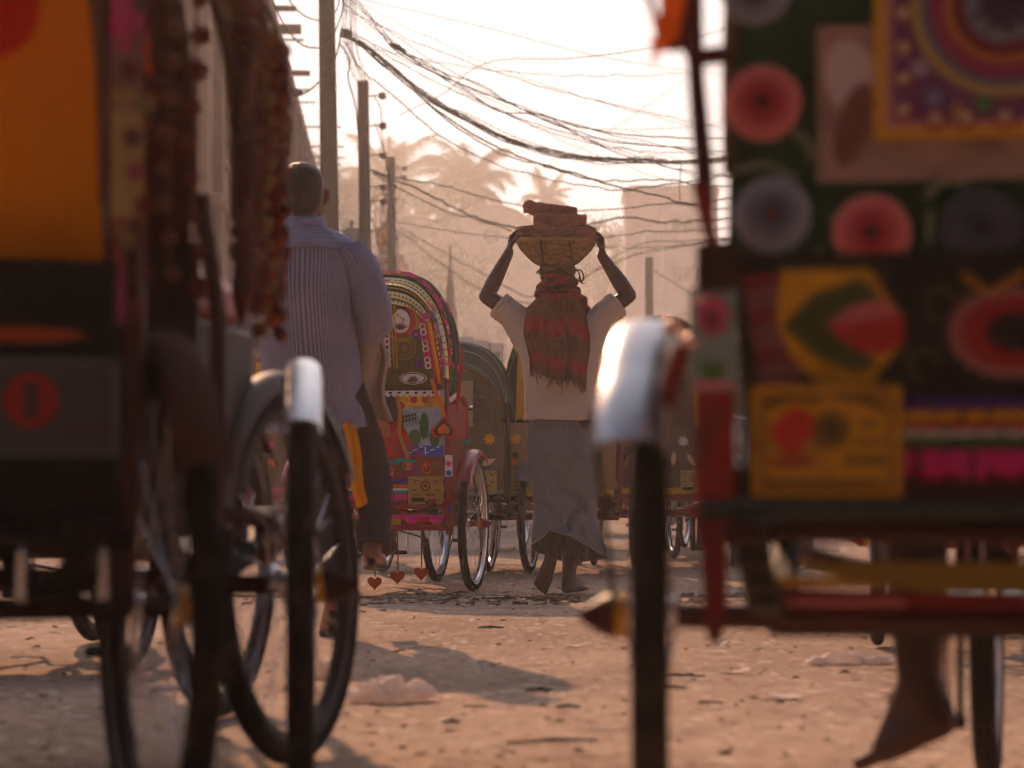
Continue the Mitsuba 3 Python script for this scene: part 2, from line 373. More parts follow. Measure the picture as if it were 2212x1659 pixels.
for i, (a, b, t, bt) in enumerate(((996, 1022, 728, 800), (1028, 1056, 736, 806), (1060, 1086, 742, 812), (925, 950, 735, 800))):
    d = 48.0
    p0, p1 = V(a, t, d), V(b, bt, d)
    k = thing('hoarding', ['white cloth hoarding on posts nearest the green hood', 'white hoarding in the middle of the row behind the street', 'white hoarding nearest the brick carrier\'s left elbow', 'pale hoarding partly behind the decorated red hood'][i], 'hoarding', mat4((p0[0] + p1[0]) / 2, d, 0))
    w = p1[0] - p0[0]
    part(k, 'panel', box(0, 0, (p0[2] + p1[2]) / 2, w, 0.04, p0[2] - p1[2]), M('#d8cfca', 0.8))
    part(k, 'print', cat([box(0, -0.026, p0[2] - 0.22, w * 0.7, 0.006, 0.10), box(0, -0.026, p0[2] - 0.42, w * 0.5, 0.006, 0.06), box(0.04, -0.026, p1[2] + 0.2, w * 0.55, 0.006, 0.2)]), M('#93828a', 0.8))
    for s in (-1, 1): part(k, 'post', box(s * w * 0.47, 0.06, p0[2] / 2, 0.05, 0.05, p0[2]), IRON)
def far_row():
    """low houses and sheds closing the street beyond"""
    seed = random.Random(3)
    spots = [(740, 60, 640, 118), (800, 70, 600, 122), (985, 60, 640, 116), (1085, 62, 612, 120), (1172, 58, 640, 112), (1246, 60, 590, 124), (1318, 60, 560, 118), (1420, 90, 640, 110), (660, 70, 560, 126), (1560, 80, 690, 108), (1730, 110, 640, 112), (1900, 100, 660, 116)]
    names = ['leftmost low house beyond the poles', 'flat-roofed house behind the second pole', 'low shed under the left vaulted hall', 'house behind the carrier\'s raised left arm', 'low house directly behind the basket', 'house right of the basket, taller than its neighbours', 'house against the left edge of the tall narrow building', 'shed in front of the tall narrow building', 'house at the end of the left building', 'low house seen past the red post', 'far house behind the painted rear panel', 'far house behind the licence plate rickshaw']
    for (xc, w, yt, d), nm in zip(spots, names):
        d = d * FAR
        H = V(xc, yt, d)[2]; W = w / 5184 * d * 1.2
        k = thing('far_house', 'hazy ' + nm, 'house', mat4(VX(xc, d), d + 3, 0), group='hazy low houses closing the street')
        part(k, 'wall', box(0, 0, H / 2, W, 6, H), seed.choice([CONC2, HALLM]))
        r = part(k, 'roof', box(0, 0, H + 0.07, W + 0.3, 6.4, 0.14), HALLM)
        for q in (-0.28, 0.28):
            for z in np.arange(1.5, H - 1, 2.6): part(k, 'window', box(q * W, -3.02, z, W * 0.2, 0.07, 1.0), DARKWIN)
far_row()

# ---- utility poles
POLE = dirty('pole_concrete', '#4c372e', '#2e201b', 0.5, 1.5, 0.9, 0.1)
def pole(label, top, base, wt, wb, d, ins=None):
    """square tapering concrete pole; top, base: picture x at its top and near its foot"""
    k = thing('utility_pole', label, 'utility pole', np.eye(4), group='concrete poles down the left of the street')
    (xt, yt), xb = top, base
    pt = V(xt, yt, d); pb = np.array([VX(xb, d, 0), d, -0.2])
    def sec(c, w): return [(c[0] + sx * w / 2 * a, c[1] + sy * w / 2 * b, c[2]) for sx, sy in ((-1, -1), (1, -1), (1, 1), (-1, 1)) for a, b in (((0.8, 1), (1, 0.8)) if sx * sy > 0 else ((1, 0.8), (0.8, 1)))]
    m = trimesh.convex.convex_hull(np.array(sec(pt, wt) + sec(pb, wb)))
    part(k, 'shaft', m, POLE)
    if ins:
        for yv in ins:
            t = (yv - yt) / (1050 - yt)
            c = pt + (pb - pt) * t
            h = part(k, 'insulator_bracket', tube([c + [wt * 0.4, 0, 0], c + [wt * 0.5 + 0.22, 0, 0.02]], 0.014, 6), IRON)
            part(h, 'insulator', lathe([(0.001, -0.06), (0.05, -0.05), (0.075, -0.01), (0.05, 0.02), (0.07, 0.05), (0.001, 0.08)], 10), M('#6b4a40', 0.3))
            scene[h + '__insulator']['to_world'] = T(mat4(*(c + [wt * 0.5 + 0.24, 0, 0])).tolist())
    return k
pole('thick concrete utility pole behind the striped shirt man, running out of the top', (704, -120), 722, 0.185, 0.26, 30)
pole('square-topped concrete pole with a column of insulators, second from the left', (784, 175), 797, 0.185, 0.235, 41, (205, 264, 322, 384, 412))
pole('shorter hazy concrete pole, third from the left among the looping wires', (845, 340), 848, 0.21, 0.26, 60, (362, 380))
pole('small far pole with a slack guy wire standing before the tall narrow building', (1402, 556), 1402, 0.20, 0.22, 62)
scene_guy = V(1405, 580, 62)
single('guy_wire', tube(bez([scene_guy, V(1470, 620, 61), V(1530, 655, 60)], 10), 0.018, 5), IRON, 'slack guy wire running down right from the small far pole', 'wire', smooth=True)

# ---- overhead cables, traced as real sagging strands between the poles
CABLE = M('#241c1a', 0.7)
def cable(label, pts, r, d0, d1, jitter=0.0, group='loose cables strung across the street', cid=0, n=60):
    p = bez([V(x, y, d0 + (d1 - d0) * i / (len(pts) - 1)) for i, (x, y) in enumerate(pts)], n)
    if jitter:
        q = np.arange(len(p))[:, None] * 0.45
        j = meshkit.noise(np.hstack([q, q * 0 + cid * 3.3, q * 0 + 1.5]), 2) - 0.5
        j2 = meshkit.noise(np.hstack([q, q * 0 + cid * 5.1, q * 0 + 7.5]), 4) - 0.5
        w = np.minimum(1, np.minimum(np.arange(len(p)), np.arange(len(p))[::-1]) / 5)
        p[:, 2] += j * 2 * jitter * w; p[:, 1] += j2 * 2 * jitter * w
    single('overhead_cable', tube(p, r, 5), CABLE, label, 'cable', group=group, smooth=True)
ORD = ['first', 'second', 'third', 'fourth', 'fifth', 'sixth', 'seventh', 'eighth', 'ninth', 'tenth', 'eleventh', 'twelfth']
main = [(735, 70), (790, 100), (850, 150), (930, 212), (1010, 258), (1100, 302), (1200, 330), (1300, 343), (1400, 346), (1480, 350), (1620, 338), (1800, 300)]
k = thing('cable_bundle', 'thick tangled bundle of black cables sagging from the thick pole to the right', 'cable bundle')
rb = random.Random(5)
for s in range(8):
    spread = 4 + s * 1.6
    pts = [(x + rb.uniform(-2, 2), y + rb.uniform(-spread, spread) * (1 if i > 3 else 0.8)) for i, (x, y) in enumerate(main)]
    p = bez([V(x, y, 29.8 - 2 * i / 11 + rb.uniform(-0.15, 0.15)) for i, (x, y) in enumerate(pts)], 150)
    part(k, 'strand', tube(p, 0.0055 if s > 3 else 0.008, 5), CABLE, smooth=True)
p = bez([V(x, y, 29.8 - 2 * i / 11) for i, (x, y) in enumerate(main)], 240)
for s in range(2):
    an = np.arange(len(p)) * 0.75 + s * 2.2
    part(k, 'twisted_strand', tube(p + np.stack([np.zeros(len(p)), np.cos(an) * 0.025, np.sin(an) * 0.025], 1) * (0.5 + 0.8 * meshkit.noise(np.stack([np.arange(len(p)) * 0.2, an * 0, an * 0], 1)))[:, None], 0.0065, 5), CABLE, smooth=True)
for (xx, yy, w, h_) in ((738, 70, 26, 9), (770, 92, 16, 6), (800, 118, 14, 6)):
    c = V(xx + w / 2, yy, 29.75)
    part(k, 'tape_joint', wob(trimesh.creation.icosphere(2, 1.0).apply_transform(np.diag([w / 173 / 2, 0.05, h_ / 173 / 2 * 1.3, 1])).apply_transform(trimesh.transformations.rotation_matrix(0.45, [0, 1, 0])).apply_translation(c), 0.012, 12), CABLE)
cables = [
    ([(740, -20), (800, 40), (850, 105), (905, 140), (990, 180), (1080, 215), (1170, 250), (1340, 290), (1510, 298), (1700, 300)], 0.008, 29, 27, 0.02, 'wire dipping from the thick pole top past a black joint, upper of middle group'),
    ([(755, -20), (830, 70), (868, 112), (940, 150), (1040, 185), (1130, 238), (1300, 300), (1440, 318), (1560, 328), (1720, 330)], 0.007, 29.2, 27, 0.02, 'wire just below the upper one of the middle group'),
    ([(868, 112), (930, 140), (1000, 190), (1080, 240), (1170, 248), (1250, 290), (1350, 338), (1500, 370), (1600, 380), (1700, 370)], 0.007, 29.4, 27, 0.03, 'wire that crosses the middle group and ends low at the red post'),
    ([(745, 90), (780, 150), (830, 190), (900, 250), (960, 300), (1050, 345), (1150, 380), (1250, 400), (1350, 412), (1480, 392), (1620, 375)], 0.008, 29.6, 27.2, 0.03, 'low loose wire under the thick bundle, sagging by the palm crowns'),
    ([(750, 75), (850, 160), (940, 235), (1040, 300), (1130, 342), (1230, 372), (1330, 402), (1430, 425), (1500, 440), (1620, 420)], 0.011, 29.6, 27.4, 0.02, 'dark wire running down to the right below the thick bundle'),
    ([(760, 82), (860, 168), (970, 262), (1080, 330), (1190, 362), (1270, 388), (1350, 392), (1440, 388), (1530, 402), (1640, 398)], 0.009, 29.7, 27.6, 0.03, 'wavy wire touching the roof edge of the tall narrow building'),
    ([(735, -10), (900, 25), (1060, 62), (1250, 112), (1400, 140), (1560, 160), (1720, 175)], 0.0035, 28.5, 27, 0.0, 'single taut wire high across the white sky'),
    ([(860, 250), (960, 200), (1020, 150), (1090, 128), (1200, 128), (1330, 115), (1430, 98), (1580, 60)], 0.005, 29.5, 25, 0.012, 'thin wire rising to the right to the orange star tassel'),
    ([(800, 535), (960, 470), (1130, 385), (1290, 300), (1430, 205), (1560, 120), (1700, 40)], 0.003, 33, 26, 0.0, 'very thin wire rising steeply right across the sky'),
    ([(800, 366), (860, 385), (950, 400), (1060, 430), (1180, 452), (1320, 452), (1450, 440), (1570, 452), (1700, 440)], 0.013, 41, 38, 0.03, 'hazy wire from the insulator pole passing over the bricks'),
    ([(806, 372), (880, 400), (950, 430), (1030, 470), (1100, 490), (1200, 505), (1340, 470), (1450, 480), (1580, 470), (1700, 460)], 0.018, 41, 38, 0.04, 'thick hazy wire from the insulator pole sinking behind the bricks'),
    ([(806, 376), (870, 410), (960, 455), (1050, 480), (1150, 510), (1300, 512), (1400, 500), (1520, 498), (1640, 480)], 0.012, 41, 38, 0.03, 'hazy wire level with the basket rim on the right'),
    ([(862, 490), (950, 540), (1060, 600), (1150, 640), (1260, 600), (1380, 528), (1500, 520), (1640, 510)], 0.016, 58, 50, 0.05, 'hazy wire that sags behind the carrier\'s raised arm'),
    ([(866, 500), (940, 560), (1040, 625), (1160, 655), (1300, 580), (1400, 545), (1560, 520), (1660, 522)], 0.016, 58, 50, 0.05, 'lowest sagging hazy wire behind the carrier\'s raised arm'),
    ([(866, 480), (980, 500), (1100, 515), (1250, 530), (1400, 535), (1560, 520), (1680, 516)], 0.014, 58, 50, 0.04, 'nearly level hazy wire at the height of the carrier\'s hands'),
    ([(612, -20), (640, 20), (675, 42), (706, 40), (728, 20), (735, -20)], 0.009, 27, 29.5, 0.0, 'small loop of wire hanging at the top left of the thick pole'),
    ([(580, -20), (612, 50), (650, 95), (690, 103), (715, 85), (738, 30), (745, -20)], 0.010, 27, 29.5, 0.0, 'larger loop of wire hanging in front of the thick pole'),
    ([(520, -20), (560, 60), (600, 140), (632, 200), (660, 200), (700, 165), (728, 115), (738, 60)], 0.011, 27, 29.6, 0.0, 'longest loop of wire reaching down to a black joint left of the thick pole'),
]
for i, (pts, r, a, b, j, lab) in enumerate(cables):
    cable('black ' + lab, pts, r, a, b, j, cid=i, n=110)
single('cable_joint', wob(trimesh.creation.icosphere(2, 0.075).apply_transform(np.diag([1.4, 1, 0.7, 1])).apply_translation(V(634, 200, 28.6)), 0.03, 14), CABLE, 'knotted black cable joint hanging beside the left building roof edge', 'cable joint')
single('cable_joint', wob(trimesh.creation.icosphere(2, 0.05).apply_transform(np.diag([2.4, 0.8, 0.7, 1])).apply_transform(trimesh.transformations.rotation_matrix(0.5, [0, 1, 0])).apply_translation(V(860, 103, 29.1)), 0.015, 14), CABLE, 'small black tape joint on the wire above the thick bundle', 'cable joint')
rb = random.Random(31)
for i in range(10):
    y0 = rb.uniform(-20, 90); x1 = rb.uniform(1480, 1720); y1 = rb.uniform(150, 470); sag = rb.uniform(20, 110)
    pts = [(738 + (x1 - 738) * t, y0 + (y1 - y0) * t ** 0.9 + sag * math.sin(math.pi * t) * (1 if i % 3 else 0.3)) for t in np.linspace(0, 1, 8)]
    cable(ORD[i] + ' fine stray wire across the sky, counted from the top at the thick pole', pts, rb.uniform(0.003, 0.0055), 29.5, 26.5, 0.03, cid=100 + i, n=80)
# drop wires fanning down from the thick pole to the insulator pole
rb = random.Random(11)
for i in range(9):
    xs = 740 + i * 3.5
    pts = [(xs, -20), (xs + rb.uniform(-2, 4), 60), (xs + 6 + rb.uniform(-3, 3), 120), (772 + i * 4 + rb.uniform(-3, 3), 178 + rb.uniform(-4, 30))]
    cable(ORD[i] + ' thin drop wire from the left fanning from thick pole to insulator pole', pts, 0.005, 30, 40.5, 0.03, 'drop wires between the two near poles', cid=30 + i, n=40)
for i, (pts, d) in enumerate((([(735, 95), (755, 130), (752, 170), (768, 230), (775, 300)], 30), ([(806, 205), (822, 235), (826, 300), (838, 380), (850, 470)], 41), ([(810, 264), (830, 330), (846, 420), (856, 520)], 41), ([(1472, 352), (1468, 400), (1469, 440)], 27.5))):
    cable(['black frayed wire end hanging beside the thick pole', 'black wire running down the insulators', 'black second wire running down the insulators', 'black frayed wire hanging from the bundle near the red post'][i], pts, 0.010 if i != 3 else 0.006, d, d, 0.02, cid=50 + i, n=40)
# tangle of loops at the third pole
rb = random.Random(21)
for i in range(12):
    c = (832 + rb.uniform(-14, 34), 430 + rb.uniform(-40, 60)); rx, ry = rb.uniform(14, 34), rb.uniform(20, 60)
    pts = [(c[0] + rx * math.cos(a), c[1] + ry * math.sin(a)) for a in np.linspace(rb.uniform(0, 2), rb.uniform(4, 6.2), 9)]
    cable(ORD[i] + ' loose dark wire loop in the tangle at the third pole', pts, 0.010, 52, 52 + rb.uniform(-2, 2), 0.03, 'tangled wire loops at the third pole', cid=70 + i, n=40)

# ---- palms and trees
def palm(label, xc, yc, d, R, nf, seed, droop=1.0, mat='palm_leaf', trunk=0.17):
    d, R, trunk = d * FAR, R * FAR, trunk * FAR
    k = thing('palm_tree', label, 'palm tree', np.eye(4), group='palms beyond the poles')
    r = random.Random(seed); c = V(xc, yc, d)
    bend = r.uniform(-0.6, 0.6)
    part(k, 'trunk', tube(bez([(c[0] + bend, d, -0.1), (c[0] + bend * 0.7, d, c[2] * 0.4), (c[0] + bend * 0.1, d, c[2] * 0.8), c], 20), np.linspace(trunk * 1.3, trunk * 0.8, 18), 10), 'palm_bark', smooth=True)
    for i in range(int(nf * 1.5)):
        az = 2 * math.pi * (i + r.random() * 0.7) / nf * 2.618
        el = r.uniform(-0.9, 1.4); L = R * r.uniform(0.8, 1.1)
        h = np.array([math.cos(az), math.sin(az), 0])
        n = 11; pts = []; pos = c.copy(); a = el
        for s in range(n):
            pts.append(pos.copy()); pos = pos + (h * math.cos(a) + np.array([0, 0, math.sin(a)])) * L / (n - 1); a -= droop * (0.05 + 0.020 * s)
        pts = np.array(pts); vs, fs = [], []
        side = np.cross(h, [0, 0, 1.0])
        q = bez(pts, 60)
        for s in range(4, len(q)):
            t = s / len(q); w = L * 0.30 * math.sin(math.pi * min(1, t * 0.9 + 0.12)) ** 0.7
            tg = q[min(s + 1, len(q) - 1)] - q[s - 1]; tg /= np.linalg.norm(tg)
            for sd in (-1, 1):
                dirv = side * sd * 0.75 + tg * 0.55 + np.array([0, 0, -0.45 - 0.35 * r.random()]); dirv /= np.linalg.norm(dirv)
                b = len(vs); hw = tg * 0.028 * R / 2.5
                vs += [q[s] - hw, q[s] + hw, q[s] + dirv * w * r.uniform(0.75, 1.1)]
                fs += [(b, b + 1, b + 2)]
        m = cat([tm(vs, fs), tube(pts, np.linspace(0.06, 0.014, n), 5)])
        part(k, 'frond', m, mat)
scene['palm_leaf'] = {'type': 'principledthin', 'base_color': {'type': 'rgb', 'value': [0.10, 0.10, 0.055]}, 'roughness': 0.6, 'diff_trans': 0.7}
PM('palm_bark', lambda p, n, uv: mix(lin('#5a4a3e'), lin('#3c3029'), fbm(p.x * 3, p.y * 3, p.z * 9, 3)), 0.9, 0.1)
palm('hazy feathery palm behind the second and third poles', 838, 398, 118, 3.6, 30, 1)
palm('tall hazy palm with the densest drooping crown, right of the poles', 1012, 398, 112, 3.1, 34, 2, 1.25)
palm('slim palm with a short upright tuft just left above the bricks', 1178, 428, 120, 1.9, 16, 3, 0.8)
palm('low palm with a fan of hanging fronds under the dense crown', 955, 455, 105, 2.0, 22, 4, 1.3)
palm('small palm with fronds showing between the first two poles', 745, 440, 100, 2.1, 20, 5, 1.2)
palm('far thin palm poking up left of the tall narrow building', 1268, 500, 150, 1.5, 12, 6, 1.0)
def tree(label, xc, yc, d, R, n, seed):
    d, R = d * FAR, R * FAR
    k = thing('shade_tree', label, 'tree', np.eye(4), group='dusty shade trees closing the street')
    r = np.random.RandomState(seed); c = V(xc, yc, d)
    br = [tube(bez([(c[0], d, -0.1), (c[0] + 0.1, d, c[2] * 0.45), (c[0] - 0.1, d, c[2] * 0.8)], 10), np.linspace(0.22, 0.12, 10), 8)]
    cents = []
    for i in range(26):
        o = r.normal(size=3); o /= np.linalg.norm(o); o *= R * r.uniform(0.35, 1.0) * np.array([1, 1, 0.75]); cents.append(c + o)
        br.append(tube([(c[0], d, c[2] * 0.75), (np.array([c[0], d, c[2] * 0.8]) + cents[-1]) / 2 + [0, 0, 0.2], cents[-1]], [0.07, 0.04, 0.015], 5))
    part(k, 'trunk', cat(br), 'palm_bark', smooth=True)
    vs, fs = [], []
    for q in cents:
        for j in range(n):
            o = r.normal(size=3) * R * 0.17; a = r.normal(size=3); a /= np.linalg.norm(a); b = np.cross(a, r.normal(size=3)); b /= np.linalg.norm(b)
            s = r.uniform(0.08, 0.18); i = len(vs); p = q + o
            vs += [p - a * s, p + b * s * 0.5, p + a * s, p - b * s * 0.5]; fs += [(i, i + 1, i + 2), (i, i + 2, i + 3)]
    part(k, 'crown', tm(vs, fs), 'palm_leaf')
tree('dusty bushy tree right of the basket under the sky', 1300, 560, 105, 2.6, 260, 1)
tree('dusty tree between the vaulted halls', 960, 600, 95, 2.2, 220, 2)
tree('dusty tree behind the carrier\'s left arm', 1110, 610, 108, 2.6, 260, 3)
tree('dusty tree at the end of the left building', 665, 420, 98, 2.4, 260, 4)

# ---- the street goes on behind and beside the viewpoint: plain shop houses, out of the picture, that shade the near ground
SHOPW = dirty('shop_plaster', '#2e2a2a', '#221e1c', 0.5, 0.8, 0.9, 0.1)
def shop_house(label, x, y, w, dp, H, rz):
    k = thing('shop_house', label, 'shop house', mat4(x, y, 0, rz), group='shop houses round the viewpoint')
    part(k, 'wall', box(0, 0, H / 2, w, dp, H), SHOPW); part(k, 'parapet', box(0, 0, H + 0.2, w + 0.3, dp + 0.3, 0.4, 0.03), SHOPW)
    part(k, 'awning', box(0, dp / 2 + 0.5, 2.7, w * 0.9, 1.0, 0.06, rx=-0.2), IRON)
    for q in (-0.3, 0, 0.3):
        part(k, 'shutter', box(q * w, dp / 2 + 0.02, 1.25, w * 0.22, 0.06, 2.3), IRON)
        for z in np.arange(4.2, H - 0.8, 2.8): part(k, 'window', box(q * w, dp / 2 + 0.02, z, w * 0.14, 0.06, 1.3), DARKWIN)
for i, nm in enumerate(('left', 'middle', 'right')): shop_house('plastered shop house behind the viewpoint, %s of three' % nm, -11 + 11 * i, -6.8, 10.8, 6, 9.5 + (i % 2), 0.0)
# ================================================================== CYCLE RICKSHAWS
def wheel_set(R):
    """tyre, rim, spokes and hub of a cycle wheel turning about x"""
    def make():
        an = np.linspace(0, 2 * math.pi, 13)
        tyre = lathe([(R - 0.024 + 0.024 * math.cos(a), 0.0225 * math.sin(a)) for a in an], 56, 'x')
        rp = [(R - 0.044, -0.016), (R - 0.038, -0.0165), (R - 0.038, -0.010), (R - 0.050, -0.008), (R - 0.052, 0.0), (R - 0.050, 0.008), (R - 0.038, 0.010), (R - 0.038, 0.0165), (R - 0.044, 0.016), (R - 0.058, 0.012), (R - 0.062, 0.0), (R - 0.058, -0.012), (R - 0.044, -0.016)]
        rim = lathe(rp, 56, 'x')
        sp = []
        for i in range(32):
            a = 2 * math.pi * i / 32; s = 1 if i % 2 else -1
            b = a + (0.55 if (i // 2) % 2 else -0.55)
            sp.append(tube([(s * 0.030, 0.022 * math.cos(b), 0.022 * math.sin(b)), (0, (R - 0.055) * math.cos(a), (R - 0.055) * math.sin(a))], 0.0013, 3, caps=False))
        hub = lathe([(0.001, -0.055), (0.010, -0.055), (0.012, -0.040), (0.026, -0.034), (0.026, -0.026), (0.016, -0.02), (0.016, 0.02), (0.026, 0.026), (0.026, 0.034), (0.012, 0.040), (0.010, 0.055), (0.001, 0.055)], 16, 'x')
        return [mikit.ply(tyre, smooth=True), mikit.ply(rim, smooth=35), mikit.ply(cat(sp), smooth=True), mikit.ply(hub, smooth=30)]
    return cached(('wheel', R), make)
def wheel(k, name, x, y, z, R, steer=0.0, rim='chrome', lean=0.0):
    w = sub(k, name)
    L = mat4(x, y, z, -steer)
    if lean: L = L @ trimesh.transformations.rotation_matrix(lean, [0, 1, 0])
    t, r, s, h = wheel_set(R)
    part(w, 'tyre', t, RUBBER, local=L); part(w, 'rim', r, rim, local=L)
    part(w, 'spokes', s, 'chrome', kind='stuff', local=L); part(w, 'hub', h, 'tin', local=L)
    return w
def fender_mesh(R, a0, a1, w, flare=0.0):
    """curved mudguard over a wheel: angles from straight up, positive towards the rear"""
    def fn(u, v):
        a = np.radians(a0 + (a1 - a0) * u); c = 2 * v - 1
        r = R + 0.035 - 0.016 * np.abs(c) ** 2.5 + flare * np.maximum(0, u - 0.75) * 0.4
        r = r - 0.020 * (np.abs(c) > 0.999)
        return np.stack([c * w / 2, -r * np.sin(a), r * np.cos(a)], 1)
    return grid(fn, 26, 15, thick=0.002)
def hood_arch(a, r, n=2.5):
    """point on one bow; r = (half width, y base, y top, z base, z top); a from 0 (right) to pi (left)"""
    w, yb, yt, zb, zt = r
    c, s = np.cos(a), np.abs(np.sin(a)) ** (2 / n)
    return np.stack([w * np.sign(c) * np.abs(c) ** (2 / n), yb + (yt - yb) * s, zb + (zt - zb) * s], -1)
class Hood:
    def __init__(s, ribs, sag=0.018, n=2.5): s.ribs = np.array(ribs, float); s.sag = sag; s.n = n
    def at(s, a, k):
        a, k = np.broadcast_arrays(np.asarray(a, float), np.asarray(k, float)); m = len(s.ribs)
        r = np.stack([np.interp(k, np.arange(m), s.ribs[:, j]) for j in range(5)], 0)
        p = hood_arch(a, r, s.n)
        q = s.sag * np.sin(np.pi * (k % 1.0)) ** 2 * (np.sin(a) ** 0.5)
        c = np.stack([r[0] * 0, (r[1] + r[2]) / 2, r[3]], -1)
        d = c - p; d /= np.linalg.norm(d, axis=-1, keepdims=True) + 1e-9
        return p + d * q[..., None]
    def normal(s, a, k):
        e = 1e-3
        n = np.cross(s.at(a + e, k) - s.at(a - e, k), s.at(a, k + e) - s.at(a, k - e)); n /= np.linalg.norm(n, axis=-1, keepdims=True) + 1e-9
        p = s.at(a, k); o = p - np.array([0, s.ribs[:, 1].mean() + 0.2, s.ribs[:, 3].mean()])
        return np.where((np.sum(n * o, -1) < 0)[..., None], -n, n)
    def surface(s, k0, k1, a0=0.0, a1=math.pi, nu=60, nk=26, thick=0.004):
        return grid(lambda u, v: s.at(a0 + (a1 - a0) * u, k0 + (k1 - k0) * v), nu, nk, thick=thick)
    def strip(s, k, w, a0=0.05, a1=math.pi - 0.05, n=60, lift=0.004, wave=0.0):
        """flat braid lying on the hood along a bow"""
        def fn(u, v):
            a = a0 + (a1 - a0) * u
            kk = k + (v - 0.5) * w + wave * np.sin(u * n * 1.3)
            return s.at(a, kk) + s.normal(a, kk) * lift
        return grid(fn, n, 3, thick=0.003)[0]
    def rosette(s, a, k, r, lobes=7, lift=0.010):
        p, n = s.at(a, k), s.normal(a, k)
        return oriented(flower(r, lobes), p + n * lift, n)
def flower(r, lobes=7, cup=0.3):
    """small open cloth flower, its face towards +z"""
    def make():
        n = lobes * 6; an = np.arange(n) * 2 * math.pi / n
        rr = 0.68 + 0.32 * np.abs(np.cos(an * lobes / 2))
        v = [(0, 0, -0.08)] + [(0.42 * math.cos(t), 0.42 * math.sin(t), 0.05) for t in an] + [(q * math.cos(t), q * math.sin(t), cup * (1 if i % 3 else 0.55)) for i, (t, q) in enumerate(zip(an, rr))]
        f = []
        for i in range(n):
            j = (i + 1) % n
            f += [(0, 1 + i, 1 + j), (1 + i, 1 + n + i, 1 + n + j), (1 + i, 1 + n + j, 1 + j)]
        return np.array(v), np.array(f)
    v, f = cached(('flower', lobes, cup), make)
    return tm(v * r, f)
def oriented(m, pos, n, up=(0, 0, 1.0)):
    n = np.asarray(n, float); n = n / np.linalg.norm(n)
    x = np.cross(up, n); x = np.cross([1.0, 0, 0], n) if np.linalg.norm(x) < 1e-3 else x; x /= np.linalg.norm(x); y = np.cross(n, x)
    A = np.eye(4); A[:3, 0], A[:3, 1], A[:3, 2], A[:3, 3] = x, y, n, pos
    m = m.copy(); m.apply_transform(A); return m
def fringe(x0, x1, z0, z1, y, n, seed=0):
    """row of hanging threads / loops between two heights"""
    r = np.random.RandomState(seed); ms = []
    for i in range(n):
        x = x0 + (x1 - x0) * (i + 0.5) / n + r.uniform(-1, 1) * (x1 - x0) / n * 0.3
        zb = z0 + (z1 - z0) * r.uniform(0, 0.25)
        ms.append(tube([(x, y, z1), (x + r.uniform(-.003, .003), y - 0.004 - 0.004 * r.random(), (z0 + z1) / 2), (x + r.uniform(-.004, .004), y + r.uniform(-0.004, 0.002), zb)], [abs(x1 - x0) / n * 0.55, abs(x1 - x0) / n * 0.65, abs(x1 - x0) / n * 0.35], 5))
    return cat(ms)
def scallops(x0, x1, z, r, n): return union([rect(x0, z, x1, z + r)] + [circ(x0 + (x1 - x0) * (i + 0.5) / n, z, abs(x1 - x0) / n * 0.5, 14) for i in range(n)])

